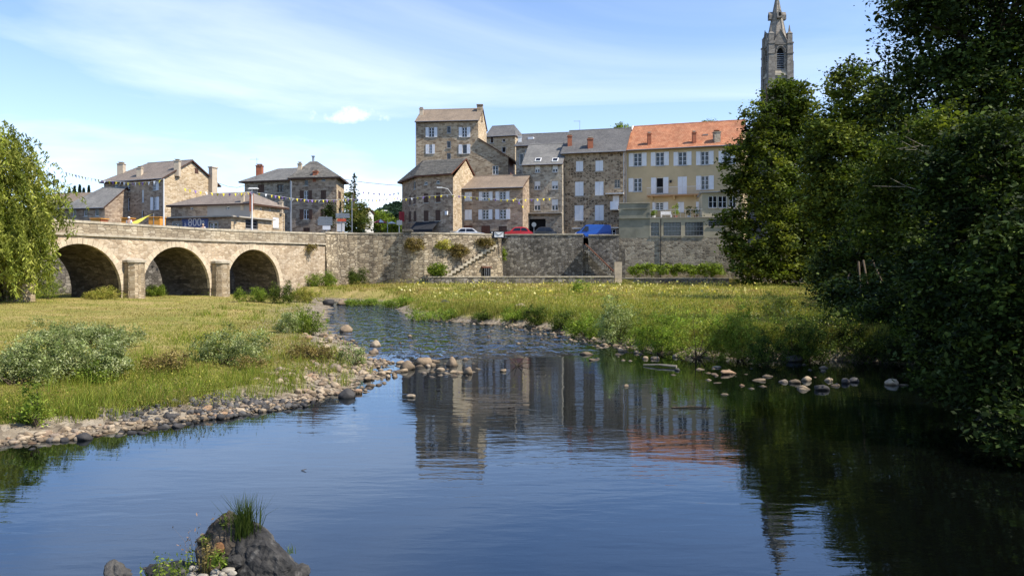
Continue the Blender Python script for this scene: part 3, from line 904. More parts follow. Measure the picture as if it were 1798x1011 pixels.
class House:
    def __init__(s, name, label, base, cat='house', group=None):
        s.e = thing(name, label, cat, base, group)
        s.walls = []; s.roof = None

    def wall(s, F, z0, z1, mat, wins=(), s0=0.0, s1=None, name='wall', reveal=0.2):
        s1 = F.L if s1 is None else s1
        ops = [w for w in wins if w[3] > z0 and w[2] < z1]
        se = sorted({s0, s1} | {min(max(v, s0), s1) for w in ops for v in w[:2]})
        ze = sorted({z0, z1} | {min(max(v, z0), z1) for w in ops for v in w[2:4]})
        mb = MB()
        for a, b in zip(se, se[1:]):
            for c, d in zip(ze, ze[1:]):
                ms, mz = (a + b) / 2, (c + d) / 2
                if b - a < 1e-4 or d - c < 1e-4 or any(w[0] < ms < w[1] and w[2] < mz < w[3] for w in ops):
                    continue
                mb.poly([F.pt(a, c), F.pt(b, c), F.pt(b, d), F.pt(a, d)])
        for w in ops:
            a, b, c, d = w[:4]
            i = -reveal
            mb.poly([F.pt(a, c), F.pt(a, d), F.pt(a, d, i), F.pt(a, c, i)][::-1])
            mb.poly([F.pt(b, c), F.pt(b, d), F.pt(b, d, i), F.pt(b, c, i)])
            mb.poly([F.pt(a, d), F.pt(b, d), F.pt(b, d, i), F.pt(a, d, i)][::-1])
            mb.poly([F.pt(a, c), F.pt(b, c), F.pt(b, c, i), F.pt(a, c, i)])
            mb.poly([F.pt(a, c, i), F.pt(b, c, i), F.pt(b, d, i), F.pt(a, d, i)])
        return mb.build(name, mat, s.e)

    def plainwall(s, pts, mat, name='wall'):
        mb = MB(); mb.poly(pts); return mb.build(name, mat, s.e)

    def make_roof(s, polys, mat, th=0.16, row=0.34, rim=None, lip=0.035, name='roof'):
        """polys: [e0, e1, r1, r0] ccw from above"""
        mb = MB()
        lift = Vector((0, 0, 0.0))
        for p in polys:
            q = list(p) if len(p) == 4 else [p[0], p[1], p[2], p[2]]
            rows(mb, q[0], q[1], q[2], q[3], row, lip)
        mb.slab([[Vector(v) - Vector((0, 0, 0.012)) for v in p] for p in polys], th, 1)
        s.roof = mb.build(name, [mat, rim or M['brownwood']], s.e)
        return s.roof

    def chimney(s, x0, x1, y0, y1, plane, mat, cap=None, pots=1, depth=None):
        p, n = plane
        q = ray_plane((x0 + x1) / 2, y1, p, n)
        w = (x1 - x0) / FPX * q.y
        zt = zat(y0, q.y); d = depth or min(max(w, 0.45), 0.9)
        mb = MB()
        c = Vector((q.x, q.y + d / 2, q.z - 0.9))
        mb.box(c, (w * 0.9, d, zt - q.z + 0.9 - 0.28))
        zt2 = zt - 0.28
        mb.box(Vector((c.x, c.y, zt2 + 0.002)), (w * 1.08, d + 0.14, 0.1))
        o = mb.build('chimney', mat, s.roof)
        mb = MB(); k = max(1, pots)
        for i in range(k):
            mb.box(Vector((c.x + (i - (k - 1) / 2) * w * 0.8 / k, c.y, zt2 + 0.104)), (w * 0.5 / k, d * 0.5, 0.16), taper=0.8)
        mb.box(Vector((c.x, c.y, zt2 + 0.266)), (w * 0.85, d * 0.8, 0.05))
        mb.build('chimney_cap', cap or M['coping'], s.roof)


def window(h, F, r, style='sash', shut=None, mat=None, sill=True, wmat=None):
    """r: (s0, s1, z0, z1) on the facade; shut: widths (left, right) of opened shutters in metres"""
    a, b, c, d = r
    wm = wmat or M['white']; sm_ = mat or M['white']
    if style in ('sash', 'blind', 'dark', 'door', 'cross', 'bars'):
        mb = MB(); fw = 0.07
        fbox(mb, F, a, a + fw, c, d, -0.16, -0.09); fbox(mb, F, b - fw, b, c, d, -0.16, -0.09)
        fbox(mb, F, a + fw, b - fw, d - fw, d, -0.16, -0.09); fbox(mb, F, a + fw, b - fw, c, c + fw, -0.16, -0.09)
        m_ = (a + b) / 2
        if style in ('sash', 'cross', 'blind'):
            fbox(mb, F, m_ - 0.05, m_ + 0.05, c + fw, d - fw, -0.155, -0.085)
            nb = 2 if style == 'sash' else 1
            for k in range(nb):
                z = c + (d - c) * (k + 1) / (nb + 1)
                fbox(mb, F, a + fw, m_ - 0.05, z - 0.02, z + 0.02, -0.15, -0.1); fbox(mb, F, m_ + 0.05, b - fw, z - 0.02, z + 0.02, -0.15, -0.1)
        w = mb.build('window' if style != 'door' else 'door', wm if style != 'bars' else M['iron'], h.e)
        mb = MB(); mb.poly([F.pt(a + 0.02, c + 0.02, -0.135), F.pt(b - 0.02, c + 0.02, -0.135), F.pt(b - 0.02, d - 0.02, -0.135), F.pt(a + 0.02, d - 0.02, -0.135)])
        mb.build('pane', M['glass'] if style != 'door' else M['dark'], w)
        if style == 'blind':
            mb = MB(); fbox(mb, F, a + 0.03, b - 0.03, c + (d - c) * 0.42, d - 0.03, -0.08, -0.06); mb.build('blind', M['offwhite'], w)
        if style == 'bars':
            k = max(3, int((b - a) / 0.17))
            for i in range(k):
                mb = MB(); s_ = a + (b - a) * (i + 0.5) / k; fbox(mb, F, s_ - 0.013, s_ + 0.013, c, d, -0.05, -0.025); mb.build('bar', M['zinc'], w)
            for z in (c + (d - c) * 0.33, c + (d - c) * 0.67):
                mb = MB(); fbox(mb, F, a, b, z - 0.02, z + 0.02, -0.024, -0.0); mb.build('bar', M['zinc'], w)
    else:
        w = h.e
    if style in ('closed', 'brown'):
        m_ = (a + b) / 2
        for q0, q1 in ((a + 0.01, m_ - 0.012), (m_ + 0.012, b - 0.01)):
            shutter(h, F, q0, q1, c + 0.02, d - 0.02, -0.06, sm_)
    if sill:
        mb = MB(); fbox(mb, F, a - 0.12, b + 0.12, c - 0.13, c - 0.004, -0.17, 0.07); mb.build('sill', M['sill'], w)
    if shut:
        l, rr = shut
        if l: shutter(h, F, a - l - 0.02, a - 0.02, c - 0.02, d + 0.02, 0.02, sm_)
        if rr: shutter(h, F, b + 0.02, b + rr + 0.02, c - 0.02, d + 0.02, 0.02, sm_)


def shutter(h, F, a, b, c, d, o, mat):
    mb = MB()
    fbox(mb, F, a, b, c, d, o, o + 0.03)
    e = 0.07
    fbox(mb, F, a, a + e, c, d, o + 0.031, o + 0.05); fbox(mb, F, b - e, b, c, d, o + 0.031, o + 0.05)
    for f_ in (0.0, 0.48, 0.94):
        z = c + (d - c) * f_; fbox(mb, F, a + e, b - e, z, z + e, o + 0.031, o + 0.05)
    if d - c > 0.9:
        k = int((d - c) / 0.16)
        for i in range(k):
            z = c + e + (d - c - 2 * e) * (i + 0.5) / k
            mb.poly([F.pt(a + e, z - 0.05, o + 0.05), F.pt(b - e, z - 0.05, o + 0.05), F.pt(b - e, z + 0.04, o + 0.032), F.pt(a + e, z + 0.04, o + 0.032)])
    mb.build('shutter', mat, h.e)


def rect(F, x0, x1, y0, y1):
    """pixel rectangle -> facade rectangle"""
    a, z1a = F.px(x0, y0); b, z1b = F.px(x1, y0)
    _, z0a = F.px(x0, y1); _, z0b = F.px(x1, y1)
    return (a, b, (z0a + z0b) / 2, (z1a + z1b) / 2)


def gable_house(h, F, D, z0, ze, zr, mats, wins, roofmat, ov=0.35, verge=0.15, sides=('left', 'right', 'back'), rim=None, row=0.34, hipl=0.0, hipr=0.0, ridge_frac=0.5, rwall=None):
    """a house whose ridge runs along its front; hipl, hipr: how far the ridge end is drawn in"""
    h.wall(F, z0, ze, mats, wins)
    L = F.L
    bl, br = F.pt(0, 0, -D), F.pt(L, 0, -D)
    pt = lambda s_, w_, z_: F.pt(s_, z_, -w_)
    w = D * ridge_frac
    rm = rwall or mats
    for side, s_, hip, m_ in (('left', 0, hipl, mats), ('right', L, hipr, rm)):
        if side in sides:
            p = [pt(s_, 0, z0), pt(s_, D, z0), pt(s_, D, ze)]
            if hip == 0:
                p.append(pt(s_, w, zr - 0.1))
            p.append(pt(s_, 0, ze))
            h.plainwall(p if side == 'right' else p[::-1], m_)
    if 'back' in sides:
        h.plainwall([pt(L, D, z0), pt(0, D, z0), pt(0, D, ze), pt(L, D, ze)], mats)
    sl = (zr - ze) / w
    dz = sl * ov
    slb = (zr - ze) / (D - w)
    e0, e1 = pt(-verge, -ov, ze - dz), pt(L + verge, -ov, ze - dz)
    b0, b1 = pt(-verge, D + ov, ze - slb * ov), pt(L + verge, D + ov, ze - slb * ov)
    r0, r1 = pt(hipl - verge if hipl == 0 else hipl, w, zr), pt(L + verge if hipr == 0 else L - hipr, w, zr)
    up = Vector((0, 0, 0.17))
    e0, e1, b0, b1, r0, r1 = [v + up for v in (e0, e1, b0, b1, r0, r1)]
    polys = [[e0, e1, r1, r0], [b1, b0, r0, r1]]
    if hipl: polys.append([b0, e0, r0])
    if hipr: polys.append([e1, b1, r1])
    h.make_roof(polys, roofmat, rim=rim, row=row)
    mb = MB(); mb.tube([r0 + Vector((0, 0, 0.02)), r1 + Vector((0, 0, 0.02))], 0.09, 6); mb.build('ridge', roofmat, h.roof)
    n = (e1 - e0).cross(r0 - e0)
    h.plane = (e0, n if n.z > 0 else -n)
    h.ridge = (r0, r1); h.eave = (e0, e1)
    # gutter
    mb = MB(); mb.tube([e0 + F.n * 0.06 - Vector((0, 0, .05)), e1 + F.n * 0.06 - Vector((0, 0, .05))], 0.06, 6); mb.build('gutter', M['zinc'], h.roof)
    return h


def setwins(h, F, specs):
    """specs: (x0, x1, y0, y1, style, (left shutter px, right shutter px), kw)"""
    out = []
    for sp in specs:
        x0, x1, y0, y1, style = sp[:5]
        r = rect(F, x0, x1, y0, y1)
        kw = sp[6] if len(sp) > 6 else {}
        sh = None
        if len(sp) > 5 and sp[5]:
            sh = tuple((F.px(x0 + v, y0)[0] - F.px(x0, y0)[0]) for v in sp[5])
        window(h, F, r, style, sh, **kw)
        out.append(r)
    return out

# ---- ochre house with the orange tile roof
F = Facade(P(1097, 108.3), P(1302, 103.2))
h = House('ochre_house', 'ochre rendered house with an orange tiled roof and white shutters', F.pt(F.L / 2, ZR))
W = setwins(h, F, [(1112.5, 1127, 269, 292, 'sash', (8, 8)), (1151.2, 1166.2, 267.5, 291, 'sash', (8, 8)), (1191, 1205.8, 267, 290.5, 'sash', (8, 8)), (1230.4, 1244.7, 266, 289.5, 'sash', (8, 8)),
    (1270, 1284, 265, 288.5, 'sash', (8, 8)),
    (1112.5, 1127, 313, 336.5, 'sash', (8.5, 0)), (1152, 1165, 312, 340, 'door', (8.5, 8.5)), (1190, 1206, 310, 341, 'closed', None), (1231, 1244.5, 309, 333, 'sash', (8.5, 8.5)),
    (1151, 1165, 355.5, 369, 'sash', (5, 8)), (1190, 1201, 354.5, 373, 'closed', None), (1222, 1230, 354, 374, 'closed', None)])
ze = F.px(1097, 263)[1]
gable_house(h, F, 13.5, ZR, ze, ze + 4.1, M['ochre'], W, M['redroof'], ov=0.5, row=0.42)
ochre = h
for c_ in ((1137, 1144, 232, 254.5), (1216, 1223, 230, 252)):
    h.chimney(*c_, h.plane, M['brick'], pots=1)
h.chimney(1254, 1266, 228.5, 250.5, h.plane, M['greyrub'], cap=M['brick'], pots=4)
mb = MB(); e0, r0 = h.eave[0], h.ridge[0]
mb.tube([e0 + Vector((-.05, 0, .05)), r0 + Vector((-.05, 0, .05))], 0.13, 5); mb.build('verge', M['white'], h.roof)
q = ray_plane(1238.5, 238, *h.plane)
mb = MB(); mb.box(q + Vector((0, 0, -.02)), (0.75, 0.35, 0.16), F.u); mb.build('roof_vent', M['sill'], h.roof)
mb = MB(); mb.tube([F.pt(0.15, ZR + 4, 0.08), F.pt(0.15, ze - 0.2, 0.08)], 0.07, 6); mb.build('downpipe', M['white'], h.e)
# balcony
s0, zb = F.px(1138, 344); s1, _ = F.px(1232, 344)
mb = MB(); fbox(mb, F, s0, s1, zb - 0.16, zb, 0.003, 1.15); bal = mb.build('balcony', plain('balcony_slab', (0.45, 0.27, 0.15), 0.9, 0.1, var=0.1), h.e)
for k in range(int((s1 - s0) / 0.14)):
    mb = MB(); q = s0 + 0.05 + k * 0.14; fbox(mb, F, q - 0.008, q + 0.008, zb, zb + 0.95, 1.08, 1.095); mb.build('baluster', M['offwhite'], bal)
mb = MB(); fbox(mb, F, s0, s1, zb + 0.953, zb + 1.0, 1.06, 1.11); mb.build('handrail', M['offwhite'], bal)
for q in (s0 + 0.6, (s0 + s1) / 2, s1 - 0.8):
    mb = MB(); mb.hexa([F.pt(q - .1, zb - .7, .02), F.pt(q + .1, zb - .7, .02), F.pt(q + .1, zb - .7, -.02), F.pt(q - .1, zb - .7, -.02)], [F.pt(q - .1, zb - .164, .9), F.pt(q + .1, zb - .164, .9), F.pt(q + .1, zb - .164, -.02), F.pt(q - .1, zb - .164, -.02)])
    mb.build('bracket', M['ochre'], bal)
mb = MB(); q, z = F.px(1178, 317); mb.tube([F.pt(q, z, 0), F.pt(q, z, .35)], .03); mb.box(F.pt(q, z - .35, .35), (.22, .22, .35), taper=1.4); mb.build('wall_lantern', M['iron'], h.e)

# ---- the annexe on the river side: concrete wall, barred basement, terrace and closed veranda
FA = Facade(P(1087, 97.6), P(1300, 95.2))
h = House('river_annexe', 'cream rendered annexe with barred basement windows under a terrace', FA.pt(FA.L / 2, 1.6), 'building')
zt = FA.px(1180, 383)[1]; zw = FA.px(1180, 417.5)[1]
W = setwins(h, FA, [(1143, 1157, 391, 414, 'bars'), (1165, 1195.6, 390.5, 413.5, 'bars'), (1203, 1235, 390, 413.5, 'bars'), (1244, 1275, 385.3, 397, 'bars')])
sL = FA.px(1141, 400)[0]; sV = FA.px(1233, 360)[0]
h.wall(FA, zw, zt, M['cream'], W, s0=sL)
h.wall(FA, zw, FA.px(1110, 357)[1], M['concrete'], (), s0=0, s1=sL)
h.wall(FA, 0.8, zw - 0.001, M['greyrub'], (), name='base_wall')
ztop = FA.px(1110, 357)[1]
D = 8.6
h.plainwall([FA.pt(sL, zt, 0), FA.pt(sL, zt, -D), FA.pt(sL, ztop, -D), FA.pt(sL, ztop, 0)], M['concrete'])
h.plainwall([FA.pt(0, .8, -D), FA.pt(0, .8, 0), FA.pt(0, ztop, 0), FA.pt(0, ztop, -D)], M['concrete'])
mb = MB(); fbox(mb, FA, -0.03, sL + 0.03, ztop, ztop + 0.09, -D, 0.08); mb.build('wall_cap', M['coping'], h.e)
mb = MB(); q0, z0 = FA.px(1094, 366); q1, _ = FA.px(1137, 366); fbox(mb, FA, q0, q1, z0 - .1, z0, 0.003, 0.1); mb.build('ledge', M['concrete'], h.e)
mb = MB(); q0, z0 = FA.px(1087, 383); fbox(mb, FA, -0.05, sL + .02, z0 - .1, z0, 0.003, 0.14); mb.build('ledge', M['concrete'], h.e)
mb = MB(); fbox(mb, FA, sL + 0.004, FA.L, zt, zt + 0.1, -D, 0.12); mb.build('terrace_floor', M['sill'], h.e)
# veranda
zv = FA.px(1260, 338)[1]
FV = Facade(FA.pt(sV, 0, -0.25), FA.pt(FA.L, 0, -0.25))
W = setwins(h, FV, [(1244, 1259, 344, 365, 'cross'), (1261, 1276, 344, 365, 'cross'), (1281, 1292, 344, 365, 'cross')])
h.wall(FV, zt + 0.1, zv, M['cream'], W, name='veranda_wall')
h.plainwall([FV.pt(0, zt + .1, -6), FV.pt(0, zt + .1, 0), FV.pt(0, zv, 0), FV.pt(0, zv, -6)], M['cream'], 'veranda_wall')
h.plainwall([FV.pt(FV.L, zt + .1, 0), FV.pt(FV.L, zt + .1, -6), FV.pt(FV.L, zv, -6), FV.pt(FV.L, zv, 0)], M['cream'], 'veranda_wall')
h.plainwall([FA.pt(FA.L, .8, 0), FA.pt(FA.L, .8, -D), FA.pt(FA.L, zt, -D), FA.pt(FA.L, zt, 0)], M['cream'])
mb = MB(); fbox(mb, FV, -0.25, FV.L + .2, zv, zv + 0.14, -6, 0.3); mb.build('veranda_roof', M['zinc'], h.e)
# terrace railing
for k in range(int((sV - sL) / 0.6) + 1):
    mb = MB(); q = sL + 0.05 + 0.6 * k; fbox(mb, FA, q - .012, q + .012, zt + .1, zt + 1.0, 0.05, 0.075); mb.build('railing_post', M['offwhite'], h.e)
mb = MB(); fbox(mb, FA, sL, sV, zt + 1.003, zt + 1.04, 0.045, 0.08); mb.build('handrail', M['offwhite'], h.e)
mb = MB(); q, _ = FA.px(1160, 400); mb.tube([FA.pt(q, 1.6, .07), FA.pt(q, zt - .1, .07)], .055); mb.build('downpipe', M['iron'], h.e)
annexe = h

# ---- dark mosaic-stone house
F = Facade(P(987, 110.0), P(1098, 107.6))
h = House('dark_stone_house', 'tall dark rubble house with three rows of closed white shutters', F.pt(F.L / 2, ZR))
cl = [(1011.3, 1023.8, 283, 301), (1045.6, 1059, 282, 300.5), (1009.7, 1024.5, 319, 344), (1044.7, 1059.7, 318.7, 343), (1009, 1024.5, 360.4, 387.5), (1044.5, 1060, 360, 387)]
W = setwins(h, F, [c_ + ('closed',) for c_ in cl] + [(1079, 1088.5, 315, 330, 'cross', None, dict(wmat=M['sill'])), (1076, 1087, 343.5, 361, 'closed'), (1069, 1081, 402.5, 415, 'cross')])
ze = F.px(1040, 265.5)[1]
gable_house(h, F, 11, ZR, ze, ze + 3.7, M['mosaic'], W, M['slate'], ov=0.55, row=0.3)
h.chimney(996.5, 1004.7, 236, 257, h.plane, M['brick'], pots=1); h.chimney(1031.7, 1042, 241, 261, h.plane, M['brick'], pots=1)
mb = MB(); c = P(1018, 116); mb.tube([(c.x, c.y, zat(231, 116) - .6), (c.x, c.y, zat(212, 116))], .03); mb.tube([(c.x - .9, c.y, zat(213, 116)), (c.x + .1, c.y, zat(213, 116))], .02)
for k in range(4): mb.tube([(c.x - .8 + .2 * k, c.y - .25, zat(213, 116)), (c.x - .8 + .2 * k, c.y + .25, zat(213, 116))], .012)
mb.build('aerial', M['zinc'], h.roof)
mb = MB(); q0, z0 = F.px(1065, 342); q1, _ = F.px(1096, 342); fbox(mb, F, q0, q1, z0, z0 + .12, 0.003, 1.0); mb.build('canopy', M['offwhite'], h.e)
mb = MB(); q0, z0 = F.px(1073, 368.5); q1, _ = F.px(1087, 368.5); fbox(mb, F, q0, q1, z0 - .12, z0, 0.003, .9); bal = mb.build('balcony', M['sill'], h.e)
mb = MB(); fbox(mb, F, q0, q1, z0, z0 + 1.05, .84, .88); mb.build('balcony_panel', M['white'], bal)
mb = MB(); q0, z0 = F.px(1005, 402); q1, _ = F.px(1086, 402); fbox(mb, F, q0, q1, z0, z0 + .14, 0.003, .25); mb.build('lintel_band', M['offwhite'], h.e)
mb = MB(); mb.tube([F.pt(F.L - .2, ZR, .08), F.pt(F.L - .2, ze - .2, .08)], .06); mb.build('downpipe', M['zinc'], h.e)

# ---- narrow grey house with the garage
F = Facade(P(918.5, 109.6), P(987, 108.4))
h = House('narrow_grey_house', 'narrow grey rubble house with a dark garage opening and lowered blinds', F.pt(F.L / 2, ZR))
W = setwins(h, F, [(939.6, 948, 290.5, 303, 'blind'), (970, 979.4, 290, 302.5, 'blind'), (938.5, 948.7, 318, 333, 'blind'), (968.7, 980, 317.5, 332.5, 'blind'), (938, 949, 350, 369.5, 'blind'), (968.7, 980, 349.5, 369.5, 'blind')])
g = rect(F, 926.6, 958, 384.5, 409); gz = (g[0], g[1], ZR + 0.02, g[3])
ze = F.px(950, 288)[1]
gable_house(h, F, 9, ZR, ze, ze + 3.2, M['greyrub'], W + [gz], M['slate2'], ov=0.35, row=0.3)
mb = MB(); fbox(mb, F, gz[0] - .3, gz[1] + .3, gz[3] + .003, gz[3] + .3, 0.003, .06); mb.build('garage_lintel', M['sill'], h.e)
mb = MB(); mb.poly([F.pt(gz[0], gz[2], -.19), F.pt(gz[1], gz[2], -.19), F.pt(gz[1], gz[3], -.19), F.pt(gz[0], gz[3], -.19)]); mb.build('garage_opening', M['dark'], h.e)
for c_ in ((945, 281.5), (975, 281.5)):
    q = ray_plane(*c_, *h.plane); n = h.plane[1].normalized(); u = F.u; v = n.cross(u)
    mb = MB()
    a = [q + n * .0 + u * sx * .42 + v * sy * .5 for sx, sy in ((-1, -1), (1, -1), (1, 1), (-1, 1))]; mb.hexa(a, [p + n * .12 for p in a])
    sk = mb.build('skylight', M['offwhite'], h.roof)
    mb = MB(); mb.poly([q + n * .124 + u * sx * .32 + v * sy * .38 for sx, sy in ((-1, -1), (1, -1), (1, 1), (-1, 1))]); mb.build('pane', M['glass'], sk)
mb = MB(); q0, z0 = F.px(919, 374.5); fbox(mb, F, -.1, F.L, z0 - .14, z0, 0.003, .8); bal = mb.build('balcony', M['sill'], h.e)
for k in range(12):
    mb = MB(); q = .3 + k * (F.L - .5) / 11; fbox(mb, F, q - .01, q + .01, z0, z0 + .95, .72, .74); mb.build('baluster', M['iron'], bal)
mb = MB(); fbox(mb, F, 0, F.L, z0 + .953, z0 + .99, .71, .75); mb.build('handrail', M['iron'], bal)

# ---- slate house behind
F = Facade(P(906, 123), P(998, 121))
h = House('rear_slate_house', 'shaded house with a flat dark slate roof rising behind the narrow house', F.pt(F.L / 2, ZR))
ze = F.px(950, 254.5)[1]
W = setwins(h, F, [(912, 919, 270, 290, 'dark'), (922, 930, 262, 276, 'dark')])
gable_house(h, F, 9, ZR, ze, zat(236.5, 126.5), M['greyrub'], W, M['slate'], ov=.4, row=.3, rim=M['maroon'])
h.chimney(909, 916.5, 237, 250, h.plane, M['offwhite'], pots=1)
q = ray_plane(932.5, 244, *h.plane); mb = MB(); mb.box(q - Vector((0, 0, .1)), (.9, .6, .35), F.u); mb.build('skylight', M['white'], h.roof)

# ---- tall brown house with the lean-to
F = Facade(P(730.5, 131.2), P(839.5, 130.0)); FX = Facade(F.pt(F.L + .002, 0), F.pt(F.L + 4.9, 0))
h = House('tall_brown_house', 'tallest brown rubble house with two rows of white shutters on the skyline', F.pt(F.L / 2, ZR))
W = setwins(h, F, [(753, 762.4, 224, 241, 'sash', (5.3, 5.3)), (811.4, 820, 223.8, 241, 'sash', (5.6, 5.6)), (784.8, 791.6, 221.5, 234, 'dark', None, dict(wmat=M['zinc'])),
    (753.5, 758.7, 254, 270, 'sash', (5.7, 4.6)), (811.6, 820, 254, 270, 'dark', (6, 5.6)), (784.4, 791.6, 248, 260, 'dark', None, dict(wmat=M['zinc'])), (784.4, 791.4, 269, 282.5, 'dark', None, dict(wmat=M['zinc']))])
ze = F.px(785, 212.5)[1]
gable_house(h, F, 9.3, ZR, ze, zat(194.5, 135.5), M['tall'], W, M['brownroof'], ov=.35, row=.36, rwall=M['sunlit1'])
h.chimney(736, 743, 188.5, 203, h.plane, M['rendercap'], pots=2)
q = h.ridge[1]; mb = MB(); mb.box(Vector((q.x - .55, q.y - .8, ze + .5)), (.95, 1.0, zat(186, 134) - ze - .5)); mb.box(Vector((q.x - .55, q.y - .8, zat(186, 134) + .002)), (1.1, 1.2, .12)); mb.build('chimney', M['tall'], h.roof)
# lean-to: sloping top from (841, 243) down to (892, 275)
sE, zE = F.px(892.5, 276); zS_ = F.px(841, 243.5)[1]
FE = Facade(F.pt(F.L, 0), F.pt(sE, 0))
r = rect(FE, 864.7, 875, 291, 306.5); window(h, FE, r, 'cross')
h.wall(FE, ZR, zE, M['tall'], [r], name='lean_to_wall')
h.plainwall([FE.pt(0, zE), FE.pt(FE.L, zE), FE.pt(0, zS_)], M['tall'], 'lean_to_wall')
h.plainwall([FE.pt(FE.L, ZR), FE.pt(FE.L, ZR, -8), FE.pt(FE.L, zE, -8), FE.pt(FE.L, zE)], M['maroon'], 'lean_to_wall')
up = Vector((0, 0, .12)); ex = 1.1; sl = (zS_ - zE) / FE.L
e0, e1 = FE.pt(FE.L + ex, zE - sl * ex, .3) + up, FE.pt(FE.L + ex, zE - sl * ex, -8.3) + up
r0, r1 = FE.pt(.0, zS_, .3) + up, FE.pt(0.0, zS_, -8.3) + up
mb = MB(); rows(mb, e0, e1, r1, r0, .36); mb.slab([[e0 - up * .1, e1 - up * .1, r1 - up * .1, r0 - up * .1]], .16, 1); mb.build('lean_to_roof', [M['brownroof'], M['brownwood']], h.e)
mb = MB(); mb.tube([F.pt(0, ZR + 8, .05), F.pt(0, ze, .05)], .06); mb.build('downpipe', M['zinc'], h.e)

# ---- sunny house behind the tall one
F = Facade(P(853, 147.5), P(904.5, 145.8))
h = House('sunny_rear_house', 'small pale stone house with a grey hipped roof right of the tallest house', F.pt(F.L / 2, ZR))
W = setwins(h, F, [(860.5, 866.5, 240.5, 251.5, 'dark'), (882.3, 887, 243.5, 249.5, 'dark'), (881, 888, 258, 268, 'dark')])
ze = F.px(880, 239)[1]
gable_house(h, F, 8, ZR, ze, zat(221.5, 150), M['sunlit1'], W, M['slate'], ov=.3, row=.32, hipr=1.4)

# ---- corner café house with the slab roof
A_, Bc, C_ = P(706, 113.5), P(733, 107.3), P(795.5, 104.6)
D_ = P(838, 112.5)
F1, F2, F3 = Facade(A_, Bc), Facade(Bc, C_), Facade(C_, D_)
h = House('corner_cafe_house', 'grey stone corner house with a stone slab roof, brown shutters and dark awning', (Bc + C_) / 2 + Vector((0, 0, ZR)))
ze = 15.5
br = dict(mat=M['brownwood'])
W1 = setwins(h, F1, [(718, 721.5, 344, 360, 'brown', None, br), (726, 730, 342, 358.5, 'brown', None, br), (717.5, 721.8, 371, 390, 'brown', None, br), (726.3, 731, 370.5, 389.5, 'brown', None, br), (726, 729.5, 318, 332.5, 'dark')])
W2 = setwins(h, F2, [(745, 751, 319, 324.5, 'dark'), (766, 772, 317, 322.5, 'dark'), (744, 752, 340, 356, 'brown', None, br), (765.6, 773.3, 338.6, 355, 'brown', None, br), (744, 752.3, 369.7, 388.7, 'brown', None, br), (764.6, 773.3, 368.7, 387.7, 'brown', None, br)])
h.wall(F1, ZR, ze, M['shade1'], W1); h.wall(F2, ZR, ze, M['shade1'], W2); h.wall(F3, ZR, ze - .4, M['sunlit1'], ())
E_ = P(735, 120)
zr = 18.0
rd1 = P(743.5, 110.8, zr); rd2 = (C_ + D_) / 2; rd2 = Vector((rd2.x, rd2.y, zr)) - F2.u * 0.0
h.plainwall([F3.pt(0, ze - .4), F3.pt(F3.L, ze - .4), F3.pt(F3.L / 2, zr - .15)], M['sunlit1'])
h.plainwall([Vector((D_.x, D_.y, ZR)), Vector((E_.x, E_.y, ZR)), Vector((E_.x, E_.y, ze)), Vector((D_.x, D_.y, ze))], M['shade1'])
h.plainwall([Vector((E_.x, E_.y, ZR)), Vector((A_.x, A_.y, ZR)), Vector((A_.x, A_.y, ze)), Vector((E_.x, E_.y, ze))], M['shade1'])
o = .55
eA = F1.pt(-.5, ze - .2, o); eB = F2.pt(-.15, ze - .1, o); eC = F2.pt(F2.L + .12, ze - .1, o); eD = F3.pt(F3.L + .5, ze - .4, .1); eE = E_ + Vector((-.3, .4, ze - .2))
rd2b = rd2 + F3.n * .12
up = Vector((0, 0, .2)); eA, eB, eC, eD, eE, rd1, rd2b = [v + up for v in (eA, eB, eC, eD, eE, rd1, rd2b)]
h.make_roof([[eB, eC, rd2b, rd1], [eA, eB, rd1], [eD, eE, rd1, rd2b], [eE, eA, rd1]], M['lauze'], rim=M['maroon'], row=.3, lip=.07)
nn = (eC - eB).cross(rd1 - eB); h.plane = (eB, nn)
h.chimney(799, 806, 276, 284, (rd1, Vector((0, -.3, 1))), M['offwhite'], pots=0, depth=.4) if False else None
mb = MB(); q0, z0 = F2.px(735, 391); q1, z1 = F2.px(771, 403)
mb.slab([[F2.pt(-.2, z1, 1.6), F2.pt(q1, z1, 1.6), F2.pt(q1, z0 + .1, .02), F2.pt(-.2, z0 + .1, .02)]], .05); fbox(mb, F2, -.2, q1, z1 - .35, z1 - .055, 1.57, 1.6); mb.build('awning', plain('dark_canvas', (.035, .037, .042), .9, .1), h.e)
mb = MB(); q, z = F1.px(711.5, 372); _, zb = F1.px(711.5, 389); fbox(mb, F1, q - .03, q + .03, zb, z, .15, .9); sg = mb.build('hanging_sign', plain('red_sign', (.45, .05, .06), .5, .3, var=.3, scale=3), h.e)
mb = MB(); q, z = F2.px(785.5, 371); _, zb = F2.px(785.5, 377.5); fbox(mb, F2, q - .18, q + .18, zb, z, .1, .35); mb.build('light_box', M['white'], h.e)
mb = MB(); q, z = F2.px(785, 333.5); mb.tube([F2.pt(q + .9, z - .8, 0), F2.pt(q + .7, z, .9), F2.pt(q, z + .2, 1.4)], .04); mb.box(F2.pt(q - .2, z + .1, 1.5), (.7, .3, .16)); mb.build('street_lamp_arm', M['offwhite'], h.e)

